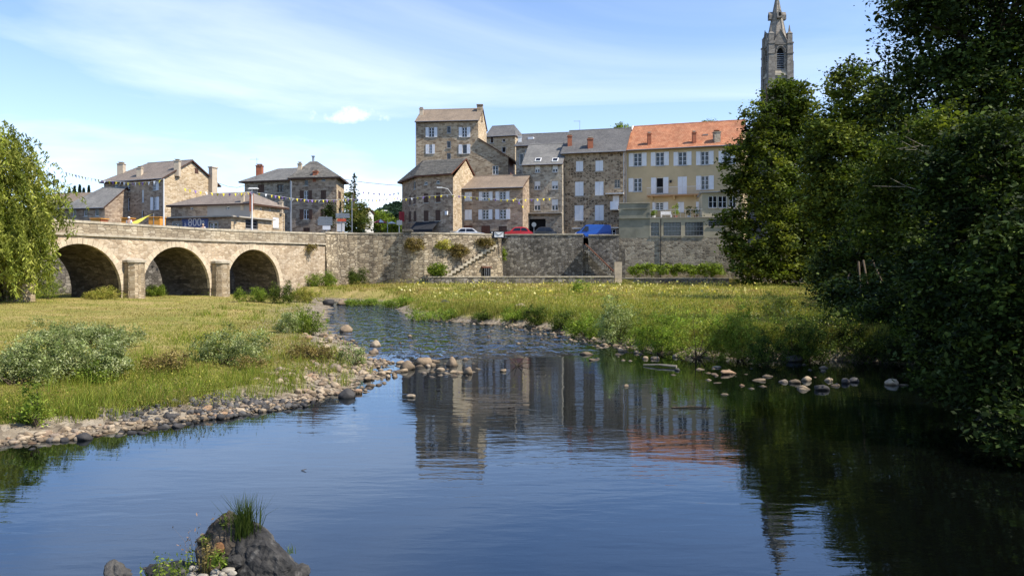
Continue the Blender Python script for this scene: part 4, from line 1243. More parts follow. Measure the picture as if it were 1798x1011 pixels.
# ---- low house with white shutters
F = Facade(P(796.5, 108.0), P(917.8, 105.6))
h = House('low_shuttered_house', 'low long stone house with brown tiled roof and rounded white shutters', F.pt(F.L / 2, ZR))
W = setwins(h, F, [(816, 828.4, 337, 353, 'closed'), (847.5, 858.6, 337, 352, 'sash', (6.2, 6)), (877, 888.3, 336.5, 351.5, 'sash', (6.6, 6)),
    (816, 828.4, 368, 386, 'closed'), (847, 858.2, 368.3, 385.3, 'sash', (6.6, 6.2)), (877, 889, 367.8, 384.8, 'sash', (7, 6.4)),
    (814, 829.6, 396, 412, 'brown', None, dict(mat=M['maroon'])), (845, 860.5, 396, 412, 'brown', None, dict(mat=M['maroon'])), (875.5, 890, 397, 412, 'brown', None, br)])
ze = F.px(855, 330)[1]
gable_house(h, F, 8, ZR, ze, zat(311.5, 111), M['shade1'], W, M['brownroof'], ov=.45, row=.36)
mb = MB(); mb.tube([F.pt(.25, ZR, .08), F.pt(.25, ze - .1, .08)], .07); mb.build('downpipe', M['zinc'], h.e)
# stack of pale cut blocks: the old fountain pillar by the corner
pl = thing('stacked_block_pillar', 'pillar of pale stacked blocks between the corner house and low house', 'pillar', P(797.5, 103.2, ZR))
for k, (w_, hh) in enumerate(((1.0, .5), (.85, .45), (1.0, .3), (.8, .45), (1.05, .22))):
    mb = MB(); mb.box(P(797.5, 103.2, ZR + [0, .51, .97, 1.28, 1.74][k]), (w_, w_, hh)); mb.build('block', M['coping'], pl)

# ------------------------------------------------------------------ houses beyond the bridge
F = Facade(P(182.7, 116.6), P(287.5, 112.0)); FG = Facade(F.pt(F.L, 0), F.pt(F.L, 0, -10.2))
h = House('gabled_stone_house', 'three storey stone house with a sunny blank gable and tall chimneys', F.pt(F.L / 2, ZR))
W = setwins(h, F, [(201, 207.5, 323, 336.5, 'sash'), (221.8, 228.6, 322.5, 336, 'sash'), (248.8, 252.6, 333.4, 355.4, 'blind'), (268, 274.5, 319.6, 334.3, 'sash', (0, 4.4)),
    (200.7, 206.7, 348, 370, 'sash'), (221.3, 227.8, 347.3, 370, 'sash'), (269.3, 274.7, 346.3, 368.5, 'sash', (4.6, 4.6)), (248.5, 252.5, 369, 382, 'dark'), (199, 206.5, 380.5, 396, 'brown', None, dict(mat=M['maroon'])), (222, 229, 380, 396, 'brown', None, dict(mat=M['maroon']))])
ze = F.px(235, 315)[1]
zr = ray_plane(343, 284.5, FG.pt(5.1, 0), FG.n).z
gable_house(h, F, 10.2, ZR, ze, zr, M['shade1'], W, M['brownroof2'], ov=.6, verge=.3, row=.34, hipl=3.0, rwall=M['sunlit1'])
for c_ in ((204.7, 216.6, 284.5, 306), (239, 248, 292, 310), (304.7, 314.3, 279.5, 298)):
    h.chimney(*c_, h.plane, M['rendercap'], pots=2)
q, z = FG.px(345, 299); mb = MB(); fbox(mb, FG, q - .35, q + .35, z - .5, z + .3, .003, .03); mb.build('gable_vent', M['brownwood'], h.e)
q, _ = FG.px(371, 330); mb = MB(); fbox(mb, FG, q - .55, q + .55, ZR + 3, zat(295, 120), .002, .7); fbox(mb, FG, q - .65, q + .65, zat(295, 120) + .002, zat(293, 120), -.1, .8); mb.build('outer_chimney', M['rendercap'], h.e)
mb = MB(); mb.tube([F.pt(.15, ZR, .08), F.pt(.15, ze - .2, .08)], .06); mb.build('downpipe', M['zinc'], h.e)

F = Facade(P(108, 112.5), P(184, 110.5))
h = House('low_slate_house', 'low stone house with a steep slate roof beside the weeping willow', F.pt(F.L / 2, ZR))
W = setwins(h, F, [(127.6, 134, 367.5, 380, 'dark'), (147, 153.5, 367, 380, 'dark'), (166.8, 173.5, 366.5, 379.5, 'dark')])
ze = F.px(150, 364)[1]
gable_house(h, F, 8, ZR, ze, zat(331.5, 115), M['shade1'], W, M['slate2'], ov=.4, row=.3, hipl=3.2)
F = Facade(P(60, 128), P(140, 126))
h = House('red_roofed_house', 'house with a faded red tile roof just peeping out beside the willow', F.pt(F.L / 2, ZR))
gable_house(h, F, 8, ZR, zat(356, 127), zat(341.5, 131), M['sunlit1'], (), M['brownroof'], ov=.4)

# small hipped house with flat-roofed annexe and painted wall
F = Facade(P(300, 95.2), P(440, 92.0)); FR = Facade(F.pt(F.L, 0), F.pt(F.L, 0, -7.0))
h = House('hipped_cottage', 'low cottage with a wide hipped taupe roof at the far end of the bridge', F.pt(F.L / 2, ZR))
ze = F.px(370, 360.5)[1] + .1
W = setwins(h, F, [(334, 339.5, 364, 368, 'dark', None, dict(sill=False)), (366, 371.5, 363.5, 368, 'dark', None, dict(sill=False)), (397, 403, 363, 367.5, 'dark', None, dict(sill=False))])
sC = F.px(364, 370)[0]
h.wall(F, ZR, ze, M['shade1'], W[:2], s1=sC); h.wall(F, ZR, ze, M['greyrender'], W[2:], s0=sC)
W = setwins(h, FR, [(457, 460.5, 364.5, 369, 'dark', None, dict(sill=False)), (473, 476.5, 366, 370, 'dark', None, dict(sill=False)), (487, 490.5, 367.5, 371, 'dark', None, dict(sill=False)),
    (479.5, 489.5, 382, 400, 'closed')])
h.wall(FR, ZR, ze, M['sunlit1'], W)
h.plainwall([F.pt(0, ZR, -7), F.pt(0, ZR), F.pt(0, ze), F.pt(0, ze, -7)], M['shade1']); h.plainwall([F.pt(F.L, ZR, -7), F.pt(0, ZR, -7), F.pt(0, ze, -7), F.pt(F.L, ze, -7)], M['shade1'])
up = Vector((0, 0, .18)); o = .4
e = [F.pt(-o, ze - .2, o) + up, F.pt(F.L + o, ze - .2, o) + up, F.pt(F.L + o, ze - .2, -7 - o) + up, F.pt(-o, ze - .2, -7 - o) + up]
zr = zat(336.5, 96)
r0, r1 = F.pt(3.4, zr, -3.5), F.pt(F.L - 2.6, zr, -3.5)
h.make_roof([[e[0], e[1], r1, r0], [e[1], e[2], r1], [e[2], e[3], r0, r1], [e[3], e[0], r0]], M['brownroof2'], row=.34)
h.plane = (e[0], (e[1] - e[0]).cross(r0 - e[0]))
h.chimney(422, 428, 338, 355.5, h.plane, M['rendercap'], pots=1); h.chimney(437.6, 443, 337, 357, h.plane, M['brick'], pots=1)
pl2 = (e[1], (e[2] - e[1]).cross(r1 - e[1]))
h.chimney(489.5, 496, 351.5, 362, pl2, M['rendercap'], pots=1)
# annexe
F4 = Facade(P(288, 89.6), P(405.8, 86.6)); F5 = Facade(F4.pt(F4.L, 0), F4.pt(F4.L, 0, -7.2))
h = House('painted_wall_annexe', 'flat roofed annexe with a faded blue painted advert reading 800 m', F4.pt(F4.L / 2, ZR), 'building')
zf = F4.px(350, 382.5)[1]
W = setwins(h, F4, [(305.5, 318, 392, 404, 'cross'), (368, 381, 391, 404, 'cross')])
h.wall(F4, ZR, zf, M['shade1'], W)
W5 = setwins(h, F5, [(431, 453, 385.5, 402, 'sash', None, dict(wmat=M['zinc']))])
h.wall(F5, ZR, zf, M['sunlit1'], W5)
mb = MB(); mb.slab([[F4.pt(-.4, zf + .16, .4), F4.pt(F4.L + .4, zf + .16, .4), F4.pt(F4.L + .4, zf + .16, -7.4), F4.pt(-.4, zf + .16, -7.4)]], .15); mb.build('flat_roof', M['sill'], h.e)
h.plainwall([F4.pt(0, ZR, -7), F4.pt(0, ZR), F4.pt(0, zf), F4.pt(0, zf, -7)], M['shade1'])
a, z1 = F4.px(319, 384.5); b, z0 = F4.px(366, 400)
mb = MB(); fbox(mb, F4, a, b, z0 - .3, z1, .001, .012); adv = mb.build('painted_advert', plain('faded_blue_paint', (.10, .13, .27), .9, .1, var=.35, scale=2), h.e)
for xx in ((302.5, 305, 389.5, 404), (319.2, 320.5, 389.5, 404), (381.5, 384, 389, 404), (365.7, 367.5, 389, 404), (304, 320, 389, 391.3), (366.5, 383, 388, 390.5)):
    q = rect(F4, *xx); mb = MB(); fbox(mb, F4, *q, .013, .05); mb.build('window_surround', M['greyrender'], h.e)
def lettering(txt, F, x, y, size, mat, parent, off=.02):
    cu = bpy.data.curves.new('lettering', 'FONT'); cu.body = txt; cu.size = size; cu.align_x = 'CENTER'; cu.align_y = 'CENTER'; cu.extrude = .004
    o = bpy.data.objects.new('lettering', cu); COL.objects.link(o)
    q, z = F.px(x, y)
    p = F.pt(q, z, off)
    o.data.materials.append(mat); o.parent = parent
    o.location = p - Vector(parent['base'])
    o.rotation_euler = (math.pi / 2, 0, math.atan2(F.u.y, F.u.x))
    bpy.context.view_layer.update()
    me = bpy.data.meshes.new_from_object(o.evaluated_get(bpy.context.evaluated_depsgraph_get()))
    r = bpy.data.objects.new('lettering', me); COL.objects.link(r); r.parent = parent; r.location = o.location; r.rotation_euler = o.rotation_euler
    bpy.data.objects.remove(o); bpy.data.curves.remove(cu)
    return r
lettering('800', F4, 342, 391, 1.25, M['offwhite'], h.e); lettering('m', F4, 355, 389.5, .9, M['offwhite'], h.e); lettering('à', F4, 325.5, 394.5, .8, M['offwhite'], h.e)

# H_M : two-part grey house
F = Facade(P(510.5, 109.3), P(591, 107.8)); Q2 = P(604.3, 114.8); FR = Facade(F.pt(F.L, 0), Q2); FL = Facade(P(429.5, 113.6), P(510, 111.2))
h = House('grey_stone_house', 'grey stone house with slate roof and brown shutters right of the cottage', F.pt(F.L / 2, ZR))
ze = F.px(550, 311.5)[1]
W = setwins(h, F, [(533.5, 541, 335, 352, 'cross', (6.4, 6.4), br), (563, 572.5, 334, 350, 'brown', None, br), (534, 541, 316, 326, 'dark', None, dict(wmat=M['sill'])), (564, 571.5, 313.8, 318.6, 'dark', None, dict(sill=False)),
    (533, 542, 368, 385, 'cross', (6, 6), br), (562.5, 567.5, 366.5, 380, 'brown', None, br), (532.5, 544, 400, 412, 'brown', None, br)])
h.wall(F, ZR, ze, M['shade1'], W)
W = setwins(h, FR, [(593.8, 598.6, 336, 350, 'brown', None, br), (594.5, 598.4, 366, 380, 'dark')])
h.wall(FR, ZR, ze, M['sunlit1'], W)
h.plainwall([Q2 + Vector((0, 0, ZR)), F.pt(0, ZR, -7), F.pt(0, ze, -7), Q2 + Vector((0, 0, ze))], M['shade1'])
zl = FL.px(470, 317)[1]
W = setwins(h, FL, [(453, 464, 324, 338, 'brown', None, br), (487, 498, 324, 337.5, 'cross', None, dict(wmat=M['brownwood']))])
h.wall(FL, ZR, zl, M['greyrub'], W)
h.plainwall([FL.pt(0, ZR, -8), FL.pt(0, ZR), FL.pt(0, zl), FL.pt(0, zl, -8)], M['greyrub'])
o = .6; up = Vector((0, 0, .18))
zk = zat(294.5, 115.5)
e = [FL.pt(-o, zl - .25, o) + up, FL.pt(FL.L + .1, zl - .25, o) + up, FL.pt(FL.L + .1, zl - .25, -8.6) + up, FL.pt(-o, zl - .25, -8.6) + up]
r0, r1 = FL.pt(2.9, zk, -4), FL.pt(FL.L + .1, zk, -4)
rf2 = h.make_roof([[e[0], e[1], r1, r0], [e[2], e[3], r0, r1], [e[3], e[0], r0]], M['slate2'], row=.3, name='wing_roof')
h.plane = (e[0], (e[1] - e[0]).cross(r0 - e[0])); h.chimney(448.6, 460, 288, 307, h.plane, M['brick'], pots=2)
e = [F.pt(-.15, ze - .25, o) + up, FR.pt(-o, ze - .25, o) + up, FR.pt(FR.L + o, ze - .25, o) + up, F.pt(-.15, ze - .25, -7.6) + up]
zk = zat(282, 111.5)
r0, r1 = F.pt(1.2, zk, -3.4), F.pt(2.1, zk, -3.4)
h.make_roof([[e[0], e[1], r1, r0], [e[1], e[2], r1], [e[2], e[3], r0, r1], [e[3], e[0], r0]], M['lauze'], row=.32, lip=.05)
h.plane = (e[0], (e[1] - e[0]).cross(r0 - e[0]))
h.chimney(522, 529.4, 284.5, 299, h.plane, M['rendercap'], pots=1); h.chimney(548.7, 557.8, 298, 308, h.plane, M['brick'], pots=0)
q = P(550, 114); mb = MB(); mb.tube([(q.x, q.y, zat(300, 114)), (q.x, q.y, zat(276, 114))], .16, 8); mb.box((q.x, q.y, zat(276, 114) + .05), (.45, .45, .12)); mb.build('flue', M['zinc'], h.roof)
q = P(451, 115); mb = MB(); mb.tube([(q.x, q.y, zat(292, 115)), (q.x, q.y, zat(277, 115))], .025); mb.tube([(q.x - 1, q.y, zat(280, 115)), (q.x + .3, q.y, zat(280, 115))], .02); mb.build('aerial', M['zinc'], rf2)
mb = MB(); mb.tube([F.pt(0, ZR, .08), F.pt(0, ze - .2, .08)], .06); mb.build('downpipe', M['zinc'], h.e)
# little white house behind the ivy bank
F = Facade(P(632, 121), P(641, 120.6)); h = House('small_white_house', 'small white house end with a red roof beyond the ivy bank', F.pt(.5, ZR))
gable_house(h, F, 2.2, ZR, zat(373, 119), zat(367, 121), M['offwhite'], (), M['redroof'], ov=.2)

# ------------------------------------------------------------------ church
CD = 170.0
cx0, cx1 = P(1352, CD).x, P(1389, CD).x
cw = cx1 - cx0; cc = Vector(((cx0 + cx1) / 2, CD + cw / 2, 0))
ch = thing('church_tower', 'grey gothic church tower with tall stone spire above the trees', 'church', (cc.x, cc.y, ZR))
Z = lambda y: zat(y, CD)
mb = MB(); hw = cw / 2
mb.box((cc.x, cc.y, ZR), (cw * 1.06, cw * 1.06, Z(133) - ZR)); mb.build('lower_shaft', M['church'], ch)
mb = MB(); mb.box((cc.x, cc.y, Z(133) + .003), (cw * 1.14, cw * 1.14, .5)); mb.box((cc.x, cc.y, Z(133) + .506), (cw * 1.06, cw * 1.06, .5), taper=.95); mb.build('string_course', M['coping'], ch)
# belfry stage with pointed openings on the four sides
zb0, zb1 = Z(133) + 1.01, Z(76)
lw = 0.62; lz0, lzs, lz1 = Z(122), Z(92), Z(84)
def lancet(F, z0, zs, z1, w, n=8):
    pts = [(F.L / 2 - w, z0), (F.L / 2 - w, zs)]
    for i in range(1, n):
        a = i / n; pts.append((F.L / 2 - w * (1 - a), zs + (z1 - zs) * math.sin(a * math.pi / 2) ** .8))
    pts.append((F.L / 2, z1))
    return pts + [(F.L - s_, z) for s_, z in pts[-2::-1]]
for k in range(4):
    a = k * math.pi / 2; u = Vector((math.cos(a), math.sin(a), 0)); n = Vector((u.y, -u.x, 0))
    F = Facade(cc - u * hw + n * hw, cc + u * hw + n * hw)
    op = lancet(F, lz0, lzs, lz1, lw * 1.25)
    mb = MB()
    L = F.L
    outer = [(0, zb0), (0, zb1), (L, zb1), (L, zb0)]
    # wall ring around the opening: left block, right block, top fans, bottom
    mb.poly([F.pt(0, zb0), F.pt(L, zb0), F.pt(L, lz0), F.pt(0, lz0)])
    half = len(op) // 2
    for i in range(half):
        (s0, z0), (s1, z1) = op[i], op[i + 1]
        mb.poly([F.pt(0, z0), F.pt(s0, z0), F.pt(s1, z1), F.pt(0, z1)])
        mb.poly([F.pt(L - s0, z0), F.pt(L, z0), F.pt(L, z1), F.pt(L - s1, z1)])
    mb.poly([F.pt(0, lz1), F.pt(L, lz1), F.pt(L, zb1), F.pt(0, zb1)])
    # reveals
    for (s0, z0), (s1, z1) in zip(op, op[1:]):
        mb.poly([F.pt(s0, z0), F.pt(s0, z0, -.5), F.pt(s1, z1, -.5), F.pt(s1, z1)])
    mb.build('belfry_wall', M['church'], ch)
    mb = MB(); mb.poly([F.pt(s_, z, -.45) for s_, z in op][::-1]); lv = mb.build('louvre_opening', M['dark'], ch)
    for i in range(9):
        z = lz0 + (lzs - lz0) * (i + .5) / 9; mb = MB()
        mb.hexa([F.pt(L / 2 - lw * 1.2, z - .12, -.1), F.pt(L / 2 + lw * 1.2, z - .12, -.1), F.pt(L / 2 + lw * 1.2, z, -.42), F.pt(L / 2 - lw * 1.2, z, -.42)],
                [F.pt(L / 2 - lw * 1.2, z - .06, -.1), F.pt(L / 2 + lw * 1.2, z - .06, -.1), F.pt(L / 2 + lw * 1.2, z + .06, -.42), F.pt(L / 2 - lw * 1.2, z + .06, -.42)])
        mb.build('louvre', M['zinc'], lv)
    # hood mould and gable
    hm = [(s_ + (-.22 if s_ < L / 2 - .01 else (.22 if s_ > L / 2 + .01 else 0)), z + (.3 if z > lzs else 0)) for s_, z in op[1:-1]]
    mb = MB(); mb.tube([F.pt(s_, z, .08) for s_, z in hm], .16, 5); mb.build('hood_mould', M['church'], ch)
    g0, g1, gt = L / 2 - 1.55, L / 2 + 1.55, Z(53)
    mb = MB(); f_ = [F.pt(g0, zb1 + .0, .12), F.pt(g1, zb1, .12), F.pt(L / 2, gt, .12)]; b_ = [F.pt(g0, zb1, -.5), F.pt(g1, zb1, -.5), F.pt(L / 2, gt, -.5)]
    mb.poly(f_); mb.poly(b_[::-1]); mb.poly([f_[1], b_[1], b_[2], f_[2]]); mb.poly([f_[2], b_[2], b_[0], f_[0]]); mb.build('gable', M['church'], ch)
    mb = MB(); mb.tube([F.pt(g0 - .1, zb1 - .1, .15), F.pt(L / 2, gt + .15, .15), F.pt(g1 + .1, zb1 - .1, .15)], .13, 5); mb.build('gable_coping', M['church'], ch)
    mb = MB(); fbox(mb, F, 0, L, zb1 - .35, zb1 - .1, .003, .22); mb.build('cornice', M['church'], ch)
# corner buttresses and pinnacles
for sx in (-1, 1):
    for sy in (-1, 1):
        c = Vector((cc.x + sx * hw * .88, cc.y + sy * hw * .88, 0))
        mb = MB(); bw = cw * .27
        mb.box((c.x, c.y, ZR), (bw * 1.15, bw * 1.15, Z(108) - ZR)); mb.box((c.x, c.y, Z(108) + .002), (bw, bw, Z(95) - Z(108)))
        mb.box((c.x, c.y, Z(95) + .004), (bw * 1.16, bw * 1.16, .3)); mb.box((c.x, c.y, Z(95) + .31), (bw, bw, Z(77) - Z(95) - .31))
        bt = mb.build('buttress', M['church'], ch)
        mb = MB(); mb.box((c.x, c.y, Z(77) + .004), (bw * 1.2, bw * 1.2, .28)); mb.box((c.x, c.y, Z(77) + .29), (bw * .85, bw * .85, Z(62) - Z(77))); mb.box((c.x, c.y, Z(62) + .3), (bw * .95, bw * .95, Z(58) - Z(62)), taper=.45)
        mb.box((c.x, c.y, Z(58) + .31), (bw * .34, bw * .34, Z(46) - Z(58)), taper=.25); mb.build('pinnacle', M['church'], ch)
# octagonal spire
mb = MB(); zs0, zs1 = Z(74), Z(-22); rs = hw * .98
ring = [Vector((cc.x + rs * math.cos(math.pi / 8 + k * math.pi / 4), cc.y + rs * math.sin(math.pi / 8 + k * math.pi / 4), zs0)) for k in range(8)]
tip = Vector((cc.x, cc.y, zs1)); levels = [0, .33, .66, .97]
for k in range(8):
    a, b = ring[k], ring[(k + 1) % 8]
    for f0, f1 in zip(levels, levels[1:]):
        mb.poly([a.lerp(tip, f0), b.lerp(tip, f0), b.lerp(tip, f1), a.lerp(tip, f1)])
sp_ = mb.build('spire', stone_mat('spire_ashlar', [(0.26, 0.23, 0.195), (0.32, 0.285, 0.24), (0.37, 0.33, 0.28), (0.41, 0.37, 0.32)], (0.22, 0.195, 0.165), 0.7, 0.35, 0.04, 0.25, distort=0.05), ch)
for k in range(8):
    mb = MB(); mb.tube([ring[k], ring[k].lerp(tip, .97)], [.13, .05], 5); mb.build('spire_rib', M['church'], sp_)
fl = (Z(25) - zs0) / (zs1 - zs0)
for k in range(4):
    a = k * math.pi / 2; u = Vector((math.cos(a), math.sin(a), 0)); n = Vector((u.y, -u.x, 0)); c = Vector((cc.x, cc.y, 0)); r_ = rs * (1 - fl)
    mb = MB(); zq = Z(30)
    f_ = [(-.55, zq), (.55, zq), (.55, zq + 1.0), (0, zq + 1.75), (-.55, zq + 1.0)]
    A = [c + n * (r_ + .75) + u * s_ + Vector((0, 0, z)) for s_, z in f_]; Bk = [c + n * (r_ * .4) + u * s_ + Vector((0, 0, z)) for s_, z in f_]
    mb.poly(A); 
    for i in range(5): mb.poly([A[i], Bk[i], Bk[(i + 1) % 5], A[(i + 1) % 5]][::-1])
    lu = mb.build('lucarne', M['church'], sp_)
    mb = MB(); mb.poly([c + n * (r_ + .76) + u * (.3 * math.cos(t_)) + Vector((0, 0, zq + .75 + .45 * math.sin(t_))) for t_ in np.linspace(0, 2 * math.pi, 12, endpoint=False)]); mb.build('lucarne_opening', M['dark'], lu)
# nave: a lower roof with its grey wall left of the tower
mb = MB(); nx0 = P(1311, CD).x
for zz0, zz1, x0, x1 in ((ZR, Z(226), nx0, cc.x + 5),):
    mb.box(((x0 + x1) / 2, CD + 16, zz0), (x1 - x0, 24, zz1 - zz0))
mb.build('nave_wall', M['church'], ch)
mb = MB(); xm = (nx0 + cc.x + 5) / 2
mb.slab([[Vector((nx0 - .4, CD + 28.5, Z(226))), Vector((nx0 - .4, CD + 3.5, Z(226))), Vector((xm, CD + 3.5, Z(208))), Vector((xm, CD + 28.5, Z(208)))],
         [Vector((cc.x + 5.4, CD + 3.5, Z(226))), Vector((cc.x + 5.4, CD + 28.5, Z(226))), Vector((xm, CD + 28.5, Z(208))), Vector((xm, CD + 3.5, Z(208)))]], .3)
mb.build('nave_roof', M['slate'], ch)

# ------------------------------------------------------------------ street furniture
def post(name, label, cat, x, ytop, Y, r=.06, lamp=False, mat=None, group=None):
    b = P(x, Y, ZR); e = thing(name, label, cat, b, group)
    mb = MB(); zt = zat(ytop, Y); mb.tube([b, Vector((b.x, b.y, zt))], [r * 1.15, r * .8], 8); mb.tube([b, b + Vector((0, 0, .35))], r * 1.9, 8); mb.build('pole', mat or M['offwhite'], e)
    if lamp:
        mb = MB(); c = Vector((b.x, b.y, zt)); mb.tube([c, c + Vector((0, 0, .12)), c + Vector((.5, 0, .18))], .045); mb.build('arm', mat or M['offwhite'], e)
        mb = MB(); mb.box(c + Vector((.15, 0, .13)), (1.15, .4, .13), taper=.7); mb.build('lamp_head', M['offwhite'], e)
    return e
post('flag_pole', 'plain pale pole in front of the sunny gabled house', 'pole', 287.5, 314, 75.6, .075)
post('street_lamp', 'pale street lamp in front of the cottage corner', 'street lamp', 442.5, 334, 86.3, .085, True)
post('utility_pole', 'thin grey pole between the cottage and the grey stone house', 'pole', 511.5, 318, 98, .07, mat=M['zinc'])
post('utility_pole', 'grey pole rising in front of the ivy covered bank', 'pole', 618, 342, 104, .07, mat=M['zinc'])
post('street_lamp', 'slim far street lamp among the shrubs beyond the bridge', 'street lamp', 673, 372, 130, .06, True, mat=M['zinc'])
post('street_lamp', 'far lamp post right of the red parasol', 'street lamp', 680.5, 388, 112, .06, False, mat=M['offwhite'])
def sign_panels(name, label, x, Y, ytop, panels, mat=None):
    b = P(x, Y, ZR); e = thing(name, label, 'road sign', b)
    mb = MB(); mb.tube([b, Vector((b.x, b.y, zat(ytop, Y)))], .06, 8); mb.build('pole', M['zinc'], e)
    for x0, x1, y0, y1, m_ in panels:
        mb = MB(); panel(mb, x0, x1, y0, y1, Y - .1, .04); mb.build('panel', m_, e)
M['signback'] = plain('sign_back_grey', (.26, .28, .30), .5, .5, metal=.5, var=.1)
sg_ = M['signback']
sign_panels('direction_sign', 'left direction sign post with four grey arrow panels seen from behind', 573.5, 96.5, 379, [(559, 583.5, 381, 383.8, sg_), (557.5, 583.5, 384.3, 387.2, sg_), (558, 583.5, 387.7, 390.6, sg_), (557.8, 583.5, 391.1, 395.5, sg_), (566.5, 580, 396.5, 403.5, M['white'])])
sign_panels('direction_sign', 'right direction sign post with grey panels above a red one', 600, 97.5, 370, [(589.5, 613.5, 374.5, 378.2, sg_), (589.5, 614, 378.7, 382.6, sg_), (592.5, 607.5, 384.2, 388.8, plain('red_panel', (.55, .10, .05), .5)), (590, 608, 389.6, 392, sg_)])
sign_panels('information_board', 'white board on legs below the red road sign panel', 597, 98.5, 392, [(591.5, 605, 393, 406.5, M['white'])])
sign_panels('square_sign', 'square grey sign back on a post left of the corner house', 701, 97.2, 386, [(696.5, 706, 387, 395, sg_)])
# round sign by the garage
b = P(937.5, 101.5, 6.95); e = thing('round_sign', 'small round traffic sign on a pole before the garage', 'road sign', b)
mb = MB(); mb.tube([b, Vector((b.x, b.y, zat(396, 101.5)))], .04); mb.build('pole', M['zinc'], e)
mb = MB(); c = Vector((b.x, b.y - .08, zat(394.5, 101.5))); mb.tube([c, c + Vector((0, .03, 0))], .3, 16); mb.build('disc', M['signback'], e)
# parasols at the far terrace
def parasol(label, x0, x1, y0, y1, Y, mat):
    c = P((x0 + x1) / 2, Y, ZR); e = thing('parasol', label, 'parasol', c, 'terrace parasols')
    zt, zb = zat(y0, Y), zat(y1, Y); r = (x1 - x0) / 2 / FPX * Y
    mb = MB(); mb.tube([c, Vector((c.x, c.y, zt))], .035); mb.build('pole', M['iron'], e)
    for k in range(8):
        a0, a1 = k * math.pi / 4, (k + 1) * math.pi / 4
        p0, p1 = [Vector((c.x + r * math.cos(a), c.y + r * math.sin(a), zb)) for a in (a0, a1)]; tp = Vector((c.x, c.y, zt))
        mb = MB(); mb.slab([[p0, p1, tp]], .03); mb.build('canopy_panel', mat if k % 2 or mat is M['offwhite'] else M['offwhite'], e)
parasol('red and white parasol on the far terrace', 655, 680, 384.5, 391, 112, plain('red_canvas', (.5, .09, .09), .9, .1))
parasol('cream parasol beside the red one on the far terrace', 679, 697, 388.5, 392.5, 110, M['offwhite'])

# wooden market stalls with orange panels across the bridge
M['orange'] = plain('orange_boards', (.66, .30, .06), .7, .2, var=.12, scale=3)
M['redboard'] = plain('red_brown_boards', (.30, .10, .045), .7, .2, var=.2, scale=3)
def stall(label, x0, x1, yt, Y, dx):
    """box stall: front boards face us, a darker side to the right"""
    a, b = P(x0, Y), P(x1, Y); zt = zat(yt, Y)
    e = thing('market_stall', label, 'market stall', ((a.x + b.x) / 2, Y, ZR), 'market stalls')
    Fs = Facade(a, b)
    nb = 7
    for k in range(nb):
        z0 = ZR + (zt - ZR) * k / nb; z1 = ZR + (zt - ZR) * (k + 1) / nb - .015
        mb = MB(); fbox(mb, Fs, 0, Fs.L, z0, z1, -.05, 0); mb.build('board', M['orange'], e)
    Fr = Facade(Fs.pt(Fs.L + .003, 0), Fs.pt(Fs.L + .003, 0, -1.5))
    for k in range(nb):
        z0 = ZR + (zt - ZR) * k / nb; z1 = ZR + (zt - ZR) * (k + 1) / nb - .015
        mb = MB(); fbox(mb, Fr, 0, Fr.L, z0, z1, -.05, 0); mb.build('side_board', M['redboard'] if dx else M['orange'], e)
    mb = MB(); mb.slab([[Fs.pt(-.06, zt + .09, .08), Fs.pt(Fs.L + .08, zt + .09, .08), Fs.pt(Fs.L + .08, zt + .12, -1.6), Fs.pt(-.06, zt + .12, -1.6)]], .08); mb.build('stall_roof', M['orange'], e)
stall('orange board stall with red brown side left of the person', 159, 176.5, 384.5, 79, 1)
stall('orange stall behind the person in the white top', 213, 224.5, 383.5, 81.5, 1)
stall('orange plank stall beside the pale pole', 261, 280, 382, 85, 0)
# yellow shade sail
sl_ = thing('shade_sail', 'yellow shade sail stretched between the orange stalls', 'shade sail', P(250, 83, ZR))
mb = MB(); pa, pb, pc = P(228, 81.5, zat(391.5, 81.5)), P(250, 84, zat(390, 84)), P(270, 85, zat(374.5, 85))
gr = 6
def sailp(i, j):
    a, b = i / gr, j / gr
    p = pa * (1 - a) + (pc * (1 - b) + (pb + Vector((0, -1.4, -.1))) * b) * a
    return p - Vector((0, 0, .35 * math.sin(a * math.pi) * math.sin(b * math.pi)))
for i in range(gr):
    for j in range(gr):
        mb.poly([sailp(i, j), sailp(i + 1, j), sailp(i + 1, j + 1), sailp(i, j + 1)])
mb.build('sail', plain('yellow_canvas', (.72, .66, .13), .85, .1), sl_)
for q in (pa, pc):
    mb = MB(); mb.tube([(q.x, q.y, ZR), q], .04); mb.build('mast', M['zinc'], sl_)

# ------------------------------------------------------------------ bunting
FLC = [plain('yellow_flag', (.72, .58, .05), .8, .1), plain('purple_flag', (.22, .13, .42), .8, .1), plain('white_flag', (.74, .74, .76), .8, .1)]
flag_me = []
for m_ in FLC:
    me = bpy.data.meshes.new('flag')
    me.from_pydata([(-.17, 0, 0), (.17, 0, 0), (0, .02, -.42), (-.17, .012, 0), (.17, .012, 0), (0, .032, -.42)], [], [(0, 2, 1), (3, 4, 5), (0, 1, 4, 3), (1, 2, 5, 4), (2, 0, 3, 5)])
    me.materials.append(m_); flag_me.append(me)
def bunting(label, pts, seq, step, scale=.82):
    """pts: (x, y, depth) in order; flags hang from the cord"""
    W3 = [P(x, Y, zat(y, Y)) for x, y, Y in pts]
    e = thing('bunting', label, 'bunting', W3[0], 'strings of triangular flags')
    mb = MB(); mb.tube(W3, .012, 4); mb.build('cord', M['offwhite'], e)
    d = 0.0; i = 0
    for a, b in zip(W3, W3[1:]):
        L = (b - a).length; t = d
        while t < L:
            p = a.lerp(b, t / L)
            o = bpy.data.objects.new('flag', flag_me[seq[i % len(seq)]]); COL.objects.link(o); o.parent = e
            o.location = p - W3[0]; o.rotation_euler = (random.uniform(-.5, .5), 0, math.atan2(b.y - a.y, b.x - a.x) + random.uniform(-.35, .35)); o.scale = (scale, scale, scale)
            t += step; i += 1
        d = t - L
